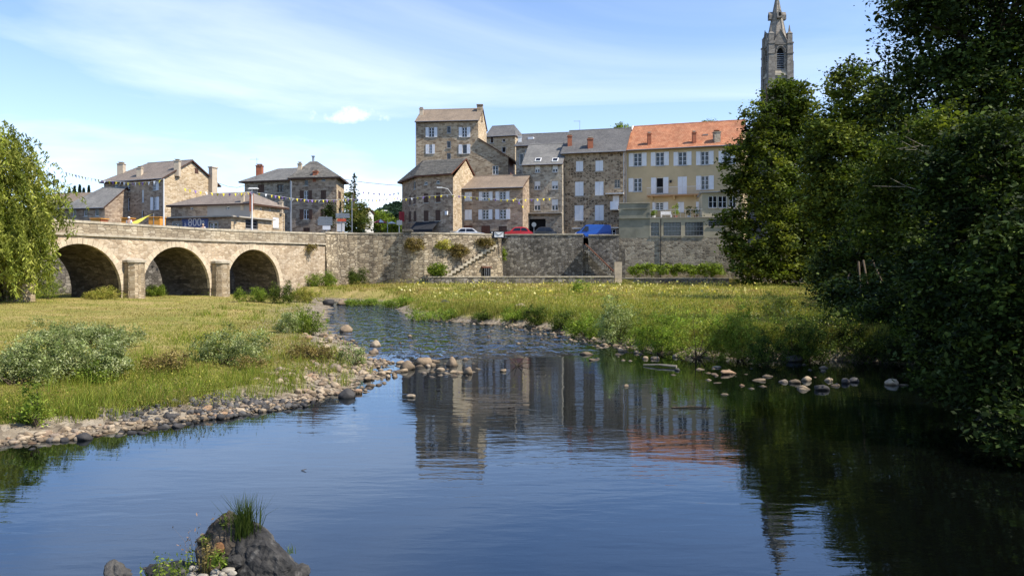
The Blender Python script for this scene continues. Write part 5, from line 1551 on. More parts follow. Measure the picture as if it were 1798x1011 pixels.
bunting('flag string from the willow to the gabled house front', [(116, 303, 84), (150, 311.5, 82), (185, 317.5, 80), (230, 321, 78), (262, 319.5, 76), (287, 315, 75.6)], [2, 2, 0, 1, 2, 0, 1, 0], .62)
bunting('flag string across the cottage roof to the street lamp', [(325, 331, 79), (350, 336, 80.5), (380, 339.5, 82), (412, 339.5, 83), (442, 337, 86.3)], [0, 0, 1, 0, 2, 0], .62)
bunting('flag string from the street lamp past the grey house', [(443, 337, 86.3), (475, 342, 87), (511, 348, 91), (550, 351.5, 95), (590, 351, 99), (618, 349.5, 103), (660, 351, 100), (700, 347, 104)], [1, 0, 2, 0, 1, 0, 1], .72)
bunting('small high flag string over the gap before the wooded hill', [(638, 337, 112), (660, 339.5, 112), (685, 341, 112), (703, 338, 111)], [1, 2, 1], .75)
bunting('flag string along the corner house and low shuttered house', [(703, 350, 103), (740, 345.5, 102.5), (786, 342, 102), (830, 346, 101.5), (880, 350.5, 101), (930, 350, 101.5), (975, 347.5, 102)], [0, 0, 2, 0, 1, 0], .78)
bunting('short hanging flag string left of the garage house', [(905, 348, 103), (918, 362, 103.3), (921, 370, 103.5)], [0, 1, 0], .7)
def wire(label, pts, r=.02):
    e = thing('overhead_wire', label, 'wire', P(pts[0][0], pts[0][2], zat(pts[0][1], pts[0][2])))
    mb = MB(); mb.tube([P(x, Y, zat(y, Y)) for x, y, Y in pts], r, 4); mb.build('cable', M['iron'], e)
wire('dark cable from the grey stone house to the corner house', [(602, 315, 112), (640, 320.5, 111), (680, 324.5, 110), (706, 326, 112)], .03)
wire('dark cable between the gabled house and the grey house', [(384, 322, 119), (400, 327.5, 117), (416, 329.5, 115), (430, 326, 113)], .025)

# ------------------------------------------------------------------ vehicles
M['tyre'] = M['rubber']; M['carglass'] = M['glass']
def car(name, label, x, Y, heading, paint, L=4.1, Wd=1.72, H=1.48, cat='car', van=False, zg=6.95):
    """side profile lofted across the width; heading is the direction of the bonnet"""
    b = P(x, Y, zg + .005); e = thing(name, label, cat, b)
    u = Vector((math.cos(heading), math.sin(heading), 0)); w = Vector((-u.y, u.x, 0))
    def V3(l, s, z): return b + u * (l * L - L / 2) + w * (s * Wd / 2) + Vector((0, 0, z * H))
    if van:
        prof = [(.0, .16), (.0, .55), (.01, .93), (.06, .985), (.62, 1.0), (.72, .96), (.86, .60), (.97, .48), (1.0, .36), (1.0, .16)]; belt = .52
        roofset = {2: .9, 3: .82, 4: .82, 5: .84, 6: .93}
        glass = [[(.64, .56), (.83, .56), (.735, .88), (.64, .88)]]; wx = (.2, .81)
    else:
        prof = [(.0, .20), (.0, .50), (.03, .62), (.10, .66), (.20, .93), (.30, 1.0), (.52, .99), (.60, .95), (.74, .64), (.94, .54), (1.0, .40), (1.0, .20)]; belt = .64
        roofset = {4: .80, 5: .74, 6: .74, 7: .78, 3: .95}
        glass = [[(.155, .69), (.38, .69), (.38, .94), (.245, .93)], [(.40, .69), (.685, .67), (.575, .93), (.40, .94)]]; wx = (.2, .8)
    mb = MB(); rings = []
    for s in (-1, 1):
        rings.append([V3(l, s * roofset.get(i, 1.0), z) for i, (l, z) in enumerate(prof)])
    mid = [[V3(l, s * roofset.get(i, 1.0) * .9, z * 1.012) for i, (l, z) in enumerate(prof)] for s in (-1, 1)]
    n = len(prof)
    seqs = [rings[0], mid[0], mid[1], rings[1]]
    for A, Bq in zip(seqs, seqs[1:]):
        for i in range(n):
            j = (i + 1) % n
            mb.poly([A[i], A[j], Bq[j], Bq[i]])
    mb.poly(rings[0][::-1]); mb.poly(rings[1])
    mb.build('body', paint, e, recalc=True)
    def zset(z): # half width at height
        return 1.0 if z < belt else 1.0 - (1 - .76) * (z - belt) / (1 - belt) if not van else 1.0 - (1 - .84) * (z - belt) / (1 - belt)
    for s in (-1, 1):
        for g in glass:
            mb = MB(); p = [V3(l, s * (zset(z) + .012), z) for l, z in g]; mb.poly(p if s < 0 else p[::-1]); mb.build('side_window', M['carglass'], e)
    i0 = 5 if van else 7
    for i0, f0, f1 in (((5, .08, .9) if van else (7, .08, .92)), ((1, .35, .8) if van else (3, .1, .9))):
        a, c = prof[i0], prof[i0 + 1]
        mb = MB(); pts = []
        for f_, s in ((f0, -1), (f0, 1), (f1, 1), (f1, -1)):
            l = a[0] + (c[0] - a[0]) * f_; z = a[1] + (c[1] - a[1]) * f_
            pts.append(V3(l + (.006 if i0 > 4 else -.006), s * .74, z * 1.012 + .012))
        mb.poly(pts); mb.build('windscreen', M['carglass'], e)
    for l in wx:
        for s in (-1, 1):
            c = V3(l, s * .93, 0) + Vector((0, 0, .31)); mb = MB()
            mb.tube([c - w * .1, c + w * .1], .31, 18); wh = mb.build('wheel', M['tyre'], e)
            mb = MB(); mb.tube([c - w * .105, c + w * .105], .18, 12); mb.build('rim', M['zinc'], wh)
    for s in (-1, 1):
        mb = MB(); mb.box(V3(.985, s * .78, .40), (.12, .3, .12), u); mb.build('headlight', M['white'], e)
        mb = MB(); mb.box(V3(.012, s * .82, .44), (.08, .22, .16), u); mb.build('tail_light', plain('tail_red', (.4, .02, .02), .3), e)
    return e
def paint(name, c): return plain(name, c, .25, .6)
car('red_car', 'red car parked behind the pale coping by the garage', 908.5, 103.0, math.pi, paint('red_paint', (.50, .015, .02)), L=4.0, H=1.55)
car('dark_car', 'dark grey car parked right of the garage opening', 951, 106.3, math.pi, paint('dark_paint', (.03, .032, .036)), L=4.1, H=1.75)
car('blue_van', 'bright blue delivery van behind the gap in the quay coping', 1041, 102.3, math.pi, paint('blue_paint', (.014, .085, .40)), L=4.5, Wd=1.8, H=1.82, cat='van', van=True)
car('silver_car', 'silver car whose roof shows above the bastion coping', 825, 97.5, 0, paint('silver_paint', (.62, .62, .62)), H=1.43, zg=quay_z(P(825, 97.5).x))
car('blue_grey_car', 'blue grey car roof showing above the wall beside the bridge', 652, 97.5, .1, paint('bluegrey_paint', (.10, .12, .2)), H=1.42, zg=ZR)

# ------------------------------------------------------------------ people behind the parapet
def person(label, x, Y, hgt, shirt, trousers, hatcol, heading=0.0, z=ZR):
    b = P(x, Y, z); e = thing('person', label, 'person', b)
    k = hgt / 1.72
    J = {'pel': (0, 0, .95), 'chest': (0, -.01, 1.28), 'neck': (0, 0, 1.45), 'head': (0, -.02, 1.56), 'crown': (0, -.01, 1.68)}
    Ed = [('pel', 'chest'), ('chest', 'neck'), ('neck', 'head'), ('head', 'crown')]
    R = {'pel': .15, 'chest': .16, 'neck': .058, 'head': .092, 'crown': .07}
    for s, n in ((-1, 'l'), (1, 'r')):
        J.update({n + 'sh': (s * .18, 0, 1.39), n + 'el': (s * .24, .03, 1.12), n + 'wr': (s * .2, -.14, .93), n + 'pa': (s * .19, -.19, .88), n + 'hip': (s * .09, 0, .9), n + 'kn': (s * .1, -.02, .5), n + 'an': (s * .1, .02, .09), n + 'to': (s * .11, -.14, .04)})
        R.update({n + 'sh': .062, n + 'el': .045, n + 'wr': .03, n + 'pa': .036, n + 'hip': .095, n + 'kn': .06, n + 'an': .042, n + 'to': .04})
        Ed += [('chest', n + 'sh'), (n + 'sh', n + 'el'), (n + 'el', n + 'wr'), (n + 'wr', n + 'pa'), ('pel', n + 'hip'), (n + 'hip', n + 'kn'), (n + 'kn', n + 'an'), (n + 'an', n + 'to')]
        for q in range(5):
            a = n + 'f%d' % q; fx = (q - 1.5) * .018 * s if q < 4 else -s * .045
            fl_ = (.07, .08, .075, .06, .045)[q]
            J[a] = (s * .19 + fx, -.19 - .35 * fl_, .88 - .5 * fl_); J[a + 'b'] = (s * .19 + fx, -.19 - .55 * fl_, .88 - fl_)
            R[a] = .009; R[a + 'b'] = .008; Ed += [(n + 'pa', a), (a, a + 'b')]
    def skin(name, keys, mat, grow):
        ks = [q for q in J if q in keys]; ix = {q: i for i, q in enumerate(ks)}
        me = bpy.data.meshes.new(name); me.from_pydata([Vector(J[q]) * k for q in ks], [(ix[a], ix[c]) for a, c in Ed if a in ix and c in ix], [])
        o = bpy.data.objects.new(name, me); COL.objects.link(o); o.parent = e
        md = o.modifiers.new('skin', 'SKIN')
        for q, sv in zip(ks, me.skin_vertices[0].data):
            sv.radius = (R[q] * k * grow + (.012 if grow > 1 else 0),) * 2
            sv.use_root = q == ('pel' if 'pel' in ks else ks[0])
        o.modifiers.new('sub', 'SUBSURF').levels = 1; o.modifiers['sub'].render_levels = 2
        me.materials.append(mat); return o
    skinm = plain('skin_tone', (.50, .32, .23), .6, .3)
    skin('body', set(J), skinm, 1.0)
    skin('shirt', {'pel', 'chest', 'lsh', 'rsh', 'lel', 'rel'}, shirt, 1.12)
    skin('trousers', {'pel', 'lhip', 'rhip', 'lkn', 'rkn', 'lan', 'ran'}, trousers, 1.12)
    mb = MB(); 
    for i in range(4):
        f0, f1 = i / 4 * math.pi / 2, (i + 1) / 4 * math.pi / 2
        for j in range(12):
            g0, g1 = j / 12 * 2 * math.pi, (j + 1) / 12 * 2 * math.pi
            mb.poly([b + k * Vector((.115 * math.cos(f) * math.cos(g), -.012 + .125 * math.cos(f) * math.sin(g), 1.605 + .145 * math.sin(f))) for f, g in ((f0, g0), (f0, g1), (f1, g1), (f1, g0))])
    mb.build('hair', hatcol, e, smooth=True)
    mb = MB(); mb.box(b + k * Vector((0, -.115, 1.545)), (.03, .04, .045), taper=.5); mb.build('nose', skinm, e)
    for s in (-1, 1):
        mb = MB(); mb.box(b + k * Vector((s * .035, -.105, 1.585)), (.022, .012, .014)); mb.build('eye', M['iron'], e)
        mb = MB(); mb.box(b + k * Vector((s * .098, -.01, 1.55)), (.02, .045, .06)); mb.build('ear', skinm, e)
    mb = MB(); mb.box(b + k * Vector((0, -.112, 1.5)), (.05, .012, .012)); mb.build('mouth', M['maroon'], e)
person('person in a white top and pale hat behind the parapet', 226.5, 72.0, 1.75, M['white'], plain('dark_trousers', (.04, .045, .06), .9), M['offwhite'])
person('person with fair hair just visible over the parapet below the advert', 356.5, 79.8, 1.6, M['offwhite'], plain('blue_trousers', (.06, .08, .14), .9), plain('fair_hair', (.5, .38, .25), .8), z=ZR - .05)

# ------------------------------------------------------------------ foliage
def unit(n):
    v = RNG.normal(size=(n, 3)); return v / np.linalg.norm(v, axis=1)[:, None]

def leaf_quads(c, size, cols, flat=0.45, droop=0.0, slim=0.55):
    """rhombic leaves at points c, size per leaf; returns verts, faces, colours"""
    n = len(c)
    d = unit(n); d[:, 2] = d[:, 2] * (1 - flat) - droop; d /= np.linalg.norm(d, axis=1)[:, None]
    up = unit(n) * 0.8 + np.array([0, 0, 1.0]) * flat * 1.6
    s = np.cross(d, up); s /= np.linalg.norm(s, axis=1)[:, None] + 1e-9
    nn = np.cross(s, d)
    L = size[:, None]
    v = np.empty((n, 4, 3))
    v[:, 0] = c - d * L * 0.5
    v[:, 1] = c + s * L * slim * 0.5 - nn * L * 0.06
    v[:, 2] = c + d * L * 0.55 - nn * L * 0.12
    v[:, 3] = c - s * L * slim * 0.5 - nn * L * 0.06
    f = np.arange(n * 4).reshape(n, 4)
    return v.reshape(-1, 3), f, np.repeat(cols, 4, axis=0)

def pick_cols(n, pal, jitter=0.18):
    pal = np.array(pal)
    k = RNG.random(n) * (len(pal) - 1); i = k.astype(int).clip(0, len(pal) - 2); f = (k - i)[:, None]
    c = pal[i] * (1 - f) + pal[i + 1] * f
    return np.clip(c * (1 + RNG.normal(size=(n, 1)) * jitter), 0.005, 1)

GREEN = [(.030, .046, .009), (.062, .088, .014), (.11, .14, .021), (.18, .20, .032)]
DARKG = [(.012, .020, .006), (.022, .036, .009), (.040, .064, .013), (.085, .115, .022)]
MIDG = [(.026, .042, .010), (.048, .075, .014), (.082, .115, .020), (.13, .16, .028)]
WILL = [(.11, .135, .024), (.18, .21, .036), (.27, .29, .055), (.36, .36, .09)]
PALEG = [(.12, .155, .045), (.19, .23, .08), (.27, .305, .13), (.38, .40, .22)]
LUSH = [(.085, .13, .018), (.13, .19, .025), (.185, .245, .035), (.25, .30, .05)]
YELG = [(.18, .20, .035), (.27, .275, .05), (.36, .335, .075), (.45, .38, .12)]
DRY = [(.10, .08, .03), (.19, .14, .055), (.28, .21, .08), (.22, .19, .06)]
IVY = [(.05, .075, .018), (.09, .125, .025), (.15, .17, .04), (.24, .20, .07)]
PINE = [(.018, .035, .022), (.028, .05, .03), (.04, .068, .036)]

def crown_clumps(lobes, n, shell=0.5):
    out = []
    vol = np.array([l[3] * l[4] * l[5] for l in lobes]) ** 0.75; vol /= vol.sum()
    for l, fr in zip(lobes, vol):
        k = max(3, int(n * fr)); d = unit(k)
        r = (shell ** 3 + (1 - shell ** 3) * RNG.random(k)) ** (1 / 3)
        bump = np.array([0.86 + 0.30 * mnoise.noise(Vector(v) * 2.1 + Vector((l[0], l[1], l[2]))) + 0.12 * mnoise.noise(Vector(v) * 5.0) for v in d])
        p = np.array(l[:3]) + d * (r * bump)[:, None] * np.array(l[3:6])
        out.append(p)
    return np.concatenate(out)

def foliage(clumps, per, cr, leaf, pal, flat=0.4, droop=0.0, slim=0.55, squash=0.65, cjit=0.25, view=False):
    n = len(clumps)
    k = np.repeat(np.arange(n), per)
    rad = cr * (0.6 + 0.8 * RNG.random(n))
    o = RNG.normal(size=(len(k), 3)) * 0.5 * rad[k][:, None]; o[:, 2] *= squash
    c = clumps[k] + o
    cc_ = pick_cols(n, pal, cjit)
    cols = np.clip(cc_[k] * (1 + RNG.normal(size=(len(k), 1)) * 0.22), .004, 1)
    size = leaf * (0.45 + 1.0 * RNG.random(len(k)) ** 1.5) * (0.8 + 0.4 * RNG.random(n))[k]
    return leaf_quads(c, size, cols, flat, droop, slim)

def tree(name, label, base, lobes, n, per, cr, leaf, pal, tr=0.25, mat='leaf', group=None, cat='tree', shell=0.5, limbs=14, barkmat='bark', slim=0.6, zcut=None):
    base = Vector(base); e = thing(name, label, cat, base, group)
    cl = crown_clumps(lobes, n, shell)
    if zcut is not None:
        cl = cl[cl[:, 2] > zcut]
    v, f, c = foliage(cl, per, cr, leaf, pal, slim=slim, flat=.5, squash=.55)
    o = np_mesh('crown', v, f, M[mat], e, c); o['kind'] = 'stuff'
    mb = MB()
    top = max(l[2] + l[5] * .55 for l in lobes); main = max(lobes, key=lambda l: l[3] * l[4] * l[5])
    H_ = top - base.z
    ax = [base + Vector((0, 0, -.3)), base.lerp(Vector((main[0], main[1], top)), .22) + Vector((random.uniform(-.1, .1), 0, 0)), base.lerp(Vector((main[0], main[1], top)), .55), Vector((main[0], main[1], top))]
    mb.tube(ax, [tr * 1.35, tr, tr * .6, tr * .12], 8)
    idx_ = RNG.choice(len(cl), min(limbs, len(cl)), replace=False)
    for i in idx_:
        q = Vector(cl[i]); f_ = min(max((q.z - base.z) / H_ * .75, .12), .8)
        s_ = ax[1].lerp(ax[3], f_) if f_ > .22 else base.lerp(ax[1], .9)
        m_ = s_.lerp(q, .5) + Vector((0, 0, .12 * (q - s_).length))
        mb.tube([s_, m_, q], [tr * .38 * (1 - f_ * .5), tr * .2, tr * .05], 5)
    mb.build('trunk', M[barkmat], e, smooth=True)
    return e

def L_(x, y, Y, rx, rz, ry=None):
    """a crown lobe from its place in the photograph: centre pixel, distance, half sizes in pixels"""
    k = Y / FPX
    return ((x - CXP) * k, Y, zat(y, Y), rx * k, (ry if ry else rx * k), rz * k)

def gz_(x, y): return float(height(x, y))

# ---- weeping willow on the left
wb = Vector((-39.5, 56.0, gz_(-39.5, 56)))
e = thing('weeping_willow', 'big weeping willow hanging over the left end of the bridge', 'tree', wb)
V_, F_, C_c = [], [], []
off = 0
cen = np.array([(-36.5, 54, 5.2, 4.2, 3.5, 3.0), (-40, 53, 6, 5, 4, 3.5), (-33.4, 54.6, 5.0, 2.2, 2.5, 2.4), (-38.4, 55, 9.6, 6.0, 5.2, 4.8), (-39.5, 54, 11.6, 4.6, 4.5, 3.4), (-34.4, 55.5, 8.8, 3.6, 3.4, 3.6), (-43, 57, 8.5, 5, 5, 4), (-36, 54.5, 12.2, 3.4, 3, 2.4), (-33.6, 55, 6.5, 2.4, 2.6, 2.6)])
cen[:, 0] -= .55
st = crown_clumps([tuple(c) for c in cen], 1900, 0.4)
pts, siz, colr = [], [], []
for p in st:
    ln = min(random.uniform(.8, 3.6), p[2] - .8 - random.random() * .7)
    if ln < .5: continue
    k = int(ln * 21); t = np.sort(RNG.random(k))
    dx, dy = random.uniform(-.5, .5), random.uniform(-.5, .5)
    outw = (p[:2] - np.array([-40.1, 56])) ; outw = outw / (np.linalg.norm(outw) + .1) * (.5 + random.random())
    xx = p[0] + (dx + outw[0]) * np.sqrt(t) + RNG.normal(size=k) * .13; yy_ = p[1] + (dy + outw[1]) * np.sqrt(t) + RNG.normal(size=k) * .10
    zz = p[2] + .4 * np.sin(t * 3) * .5 - ln * t + RNG.normal(size=k) * .05
    pts.append(np.stack([xx, yy_, zz], 1)); siz.append(.26 + .16 * RNG.random(k)); colr.append(np.clip(pick_cols(1, WILL, .28) * (1 + RNG.normal(size=(k, 1)) * .2), .01, 1))
v, f, c = leaf_quads(np.concatenate(pts), np.concatenate(siz), np.concatenate(colr), flat=.2, droop=.9, slim=.28)
o = np_mesh('crown', v, f, M['leaf'], e, c); o['kind'] = 'stuff'
mb = MB(); mb.tube([wb - Vector((0, 0, .3)), wb + Vector((.3, 0, 3)), wb + Vector((-.4, 0, 6.5)), wb + Vector((-.6, 0, 10.5))], [.75, .55, .4, .1], 10)
for i in RNG.choice(len(st), 26, replace=False):
    q = Vector(st[i]); s_ = wb + Vector((-.2, 0, random.uniform(3, 7))); mb.tube([s_, s_.lerp(q, .5) + Vector((0, 0, 1.0)), q], [.18, .1, .03], 5)
mb.build('trunk', M['bark'], e, smooth=True)

# ---- trees on the right bank
tree('ivy_clad_tree', 'tall ivy clad tree in front of the ochre house end', (28.0, 84, gz_(28, 84)),
     [L_(1372, 205, 84, 52, 78), L_(1345, 300, 83, 72, 90), L_(1400, 300, 85, 60, 110), L_(1340, 420, 83, 70, 75), L_(1410, 430, 84, 60, 70), L_(1300, 300, 83, 36, 60), L_(1388, 178, 84, 42, 50), L_(1415, 225, 84, 42, 60), L_(1335, 230, 83, 40, 62), L_(1430, 380, 84, 50, 90), L_(1290, 400, 83, 34, 50), L_(1320, 470, 82, 50, 45), L_(1400, 480, 82, 55, 40)], 900, 84, .95, .36, GREEN, .45, group='trees along the right bank', limbs=26)
tree('bank_tree', 'bushy tree right of the ivy clad tree below the church', (22.5, 58, gz_(22.5, 58)),
     [L_(1500, 185, 58, 58, 95), L_(1478, 290, 56, 55, 90), L_(1560, 250, 57, 60, 130), L_(1500, 390, 55, 70, 90), L_(1470, 460, 54, 55, 60), L_(1455, 250, 57, 42, 70), L_(1445, 350, 56, 40, 80)], 720, 74, .85, .28, GREEN, .35, 'leafdark', 'trees along the right bank', limbs=22)
tree('bank_tree', 'tallest dark tree filling the upper right corner', (19.5, 32, gz_(19.5, 32)),
     [L_(1660, 60, 32, 115, 130), L_(1760, 10, 30, 130, 150), L_(1630, 190, 31, 85, 120), L_(1780, 200, 29, 130, 160), L_(1700, 320, 31, 110, 130), L_(1600, -30, 33, 65, 60)], 1050, 68, .75, .18, DARKG, .4, 'leafdark', 'trees along the right bank', limbs=30)
tree('alder_bush', 'sunlit alder reaching out over the water with bare pale twigs', (14.6, 24, gz_(14.6, 24)),
     [L_(1590, 300, 24, 85, 85), L_(1560, 380, 24.5, 75, 80), L_(1660, 250, 23, 70, 80), L_(1640, 420, 23, 80, 90)], 420, 70, .42, .125, GREEN, .13, 'leaf', 'trees along the right bank', limbs=26)
tree('overhanging_tree', 'near dark alder whose branches hang down to the water at right', (12.6, 15, gz_(12.6, 15) + .0),
     [L_(1730, 330, 16, 120, 150), L_(1700, 520, 16, 105, 120), L_(1760, 640, 14, 110, 130), L_(1680, 640, 16.5, 80, 80), L_(1790, 780, 12.5, 75, 80), L_(1800, 480, 14, 110, 150), L_(1640, 480, 18, 60, 110)], 1150, 75, .34, .105, DARKG, .2, 'leafdark', 'trees along the right bank', limbs=40, zcut=.25)
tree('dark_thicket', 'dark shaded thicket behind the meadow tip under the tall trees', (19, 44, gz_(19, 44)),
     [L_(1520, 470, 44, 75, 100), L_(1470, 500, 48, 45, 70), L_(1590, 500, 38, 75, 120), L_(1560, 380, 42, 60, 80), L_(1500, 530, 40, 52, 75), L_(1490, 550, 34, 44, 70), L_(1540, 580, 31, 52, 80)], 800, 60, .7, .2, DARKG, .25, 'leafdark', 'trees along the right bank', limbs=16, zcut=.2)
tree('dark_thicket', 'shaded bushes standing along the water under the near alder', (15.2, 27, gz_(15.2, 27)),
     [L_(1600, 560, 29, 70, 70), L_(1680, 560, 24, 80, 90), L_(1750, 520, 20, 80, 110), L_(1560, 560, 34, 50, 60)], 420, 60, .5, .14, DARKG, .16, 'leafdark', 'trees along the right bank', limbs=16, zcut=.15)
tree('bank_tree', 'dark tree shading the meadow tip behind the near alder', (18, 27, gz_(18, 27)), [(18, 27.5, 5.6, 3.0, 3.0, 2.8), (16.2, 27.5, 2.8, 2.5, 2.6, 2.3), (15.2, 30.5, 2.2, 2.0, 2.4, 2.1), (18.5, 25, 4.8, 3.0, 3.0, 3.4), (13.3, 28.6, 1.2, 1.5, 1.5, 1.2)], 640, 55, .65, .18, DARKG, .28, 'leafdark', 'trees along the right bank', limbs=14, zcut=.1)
# screen of trees further back so the bank reads as a wood
for i, (x_, y_, hh, lab) in enumerate(((33, 50, 15, 'wood tree behind the tallest dark tree'), (27, 38, 14, 'wood tree between the bank trees and the road'), (40, 72, 17, 'wood tree right of the ivy clad tree'), (24, 22, 13, 'wood tree behind the overhanging alder'), (36, 88, 15, 'wood tree beside the church path'), (38.5, 102, 23, 'tall wood tree filling the gap right of the ivy clad tree'), (31, 42, 23, 'very tall wood tree behind the upper right corner'), (44, 100, 20, 'wood tree below the right side of the church'))):
    tree('bank_tree', lab, (x_, y_, gz_(x_, y_)), [(x_, y_, hh * .62, 5.5, 5.5, hh * .36), (x_ - 1.5, y_ - 1, hh * .36, 5.2, 5.2, hh * .3)], 190, 46, 1.5, .46, DARKG, .35, 'leafdark', 'trees along the right bank', limbs=10)
# pale dead twigs reaching out of the alder
tw = thing('dead_branch', 'bare pale twigs sticking out of the sunlit alder', 'branch', P(1640, 23, zat(300, 23)))
mb = MB()
for k in range(3):
    a = P(1650 + random.uniform(-10, 20), 22.6, zat(random.choice((265, 280, 345, 355)), 22.6)); b_ = P(1530 + random.uniform(-25, 50), 22.2 + random.uniform(-.4, .4), a.z + random.uniform(-.25, .35))
    m_ = a.lerp(b_, .5) + Vector((0, 0, .12)); mb.tube([a, m_, b_], [.015, .009, .004], 5)
    mb.tube([m_, m_ + Vector((-.5, 0, .25))], [.01, .004], 4)
mb.build('twig', M['palebark'], tw)

# ---- conifer, ivy bank and shrubs in the gap
cb = P(622, 119, ZR); e = thing('spruce_tree', 'dark spruce rising behind the ivy covered bank', 'tree', cb)
pts, siz, colr = [], [], []
zt = zat(306, 119)
for i in range(26):
    z = ZR + 2 + (zt - ZR - 2) * i / 25; r = (1 - i / 25.5) ** .85 * 3.6
    for k in range(max(4, int(11 * (1 - i / 30)))):
        a = random.uniform(0, 6.28); n = max(3, int(26 * (r / 3.6) + 3)); t = RNG.random(n)
        pts.append(np.stack([cb.x + np.cos(a) * r * t, cb.y + np.sin(a) * r * t, z + .35 * t * 0 - .5 * t * r * .4 + RNG.normal(size=n) * .08], 1)); siz.append(.3 + .25 * RNG.random(n)); colr.append(pick_cols(n, PINE, .2))
v, f, c = leaf_quads(np.concatenate(pts), np.concatenate(siz), np.concatenate(colr), .6, .2, .4); o = np_mesh('crown', v, f, M['leafdark'], e, c); o['kind'] = 'stuff'
mb = MB(); mb.tube([cb, Vector((cb.x, cb.y, zt))], [.3, .04], 7); mb.build('trunk', M['bark'], e)
tree('ivy_bank', 'ivy covered bank of yellow green climbers beside the grey house', P(625, 109, ZR), [L_(620, 385, 109, 22, 32), L_(632, 370, 110, 16, 22), L_(611, 350, 111, 12, 18), L_(640, 392, 108.5, 14, 16)], 240, 50, .55, .2, IVY, .2, cat='climber', zcut=ZR)
tree('leafy_shrub', 'dark climbing shrub against the grey house wall', P(581, 106.5, ZR), [L_(581, 378, 106.5, 9, 26, 1.0), L_(576, 372, 106.5, 9, 10, 1.0)], 70, 45, .45, .17, DARKG, .1, cat='shrub', zcut=ZR)
tree('leafy_shrub', 'round green tree behind the red parasol', P(670, 128, ZR), [L_(668, 390, 128, 26, 20), L_(690, 398, 122, 18, 14)], 130, 45, .8, .28, LUSH, .2, cat='tree', zcut=ZR)
for x_, y_, Y_, rx, rz, lab in ((1092, 229, 140, 16, 14, 'tree top peeping over the dark slate roof'), (1243, 224, 140, 22, 14, 'tree top peeping over the orange tiled roof'), (423, 350, 130, 10, 9, 'bush beside the chimney of the cottage'), (205, 345, 60, 1, 1, None)):
    if lab:
        b_ = P(x_, Y_, ZR); tree('garden_tree', lab, b_, [L_(x_, y_, Y_, rx, rz), (b_.x, Y_, zat(y_, Y_) - 2.0, 1.6, 1.6, 1.6)], 90, 50, .7, .26, LUSH, .2)
for i, x_ in enumerate((122, 131, 140, 147, 156)):
    b_ = P(x_, 165 + 6 * i, ZR); zt = zat((331, 327, 325, 330, 326)[i], b_.y); e = thing('far_conifer', ('leftmost', 'second', 'third', 'fourth', 'rightmost')[i] + ' of the dark conifers behind the low slate house', 'tree', b_, 'dark conifers behind the slate house')
    n = 1500; t = RNG.random(n) ** .7; r = (1 - t) ** .8 * 1.7 * np.sqrt(RNG.random(n)); a = RNG.random(n) * 6.28
    v, f, c = leaf_quads(np.stack([b_.x + r * np.cos(a), b_.y + r * np.sin(a), ZR + 3 + (zt - ZR - 3) * t], 1), .4 + .3 * RNG.random(n), pick_cols(n, PINE), .4, .2, .5); o = np_mesh('crown', v, f, M['leafdark'], e, c); o['kind'] = 'stuff'
    mb = MB(); mb.tube([b_, Vector((b_.x, b_.y, zt - .5))], [.25, .05], 6); mb.build('trunk', M['bark'], e)

# ---- wooded hill beyond the gap and low hills all round
mb = MB(); nseg = 96; rr = (420, 700, 1400)
def hillz(a):
    dx = math.degrees(math.atan2(math.sin(a - math.atan2(1, (690 - CXP) / FPX)), math.cos(a - math.atan2(1, (690 - CXP) / FPX))))
    return 19 + 5 * math.sin(a * 5) + 3 * math.sin(a * 11 + 1) + 14 * math.exp(-(dx / 2.6) ** 2)
for k in range(nseg):
    a0, a1 = 2 * math.pi * k / nseg, 2 * math.pi * (k + 1) / nseg
    r0, r1 = [Vector((420 * math.cos(a), 420 * math.sin(a), -2.2)) for a in (a0, a1)]
    m0, m1 = [Vector((560 * math.cos(a), 560 * math.sin(a), hillz(a) * .8)) for a in (a0, a1)]
    t0, t1 = [Vector((760 * math.cos(a), 760 * math.sin(a), hillz(a) * 1.15)) for a in (a0, a1)]
    b0, b1 = [Vector((1300 * math.cos(a), 1300 * math.sin(a), -2.2)) for a in (a0, a1)]
    mb.poly([r0, r1, m1, m0][::-1]); mb.poly([m0, m1, t1, t0][::-1]); mb.poly([t0, t1, b1, b0][::-1])
tag(mb.build('hills', plain('wooded_hill', (.03, .05, .028), .95, .1, var=.4, scale=.05), smooth=True), kind='structure')
fv, ff, fc, off = [], [], [], 0
for i in range(420):
    px_ = random.uniform(630, 716); Y_ = random.uniform(300, 420)
    yb = 452 - 0; top = np.interp(px_, [630, 655, 675, 700, 716], [402, 372, 362, 352, 348]) + random.uniform(-2, 2) + (420 - Y_) / 120 * 26 * (px_ - 640) / 70
    b_ = P(px_, Y_); zt = zat(top, Y_); hh = random.uniform(7, 12); rr_ = random.uniform(1.6, 3.0); n = 60
    t = RNG.random(n); r = (1 - t) ** .7 * rr_; a = RNG.random(n) * 6.28
    v, f, c = leaf_quads(np.stack([b_.x + r * np.cos(a), b_.y + r * np.sin(a), zt - hh + hh * t], 1), 1.6 + 1.0 * RNG.random(n), pick_cols(n, PINE, .3), .3, .1, .6)
    fv.append(v); ff.append(f + off); fc.append(c); off += len(v)
o = np_mesh('far_forest', np.concatenate(fv), np.concatenate(ff), M['leafdark'], None, np.concatenate(fc)); tag(o, 'dark conifer forest on the hill beyond the gap', 'forest', kind='stuff')
mb = MB()
gx_ = np.linspace(600, 740, 15)
for a, b_ in zip(gx_, gx_[1:]):
    for Y0, Y1, y0, y1 in ((300, 360, 420, 398), (360, 425, 398, 368)):
        f0 = lambda x: max(0, (700 - abs(x - 715)) / 700)
        mb.poly([P(a, Y0, zat(y0, Y0)), P(b_, Y0, zat(y0, Y0)), P(b_, Y1, zat(y1 + (716 - b_) * .35, Y1)), P(a, Y1, zat(y1 + (716 - a) * .35, Y1))])
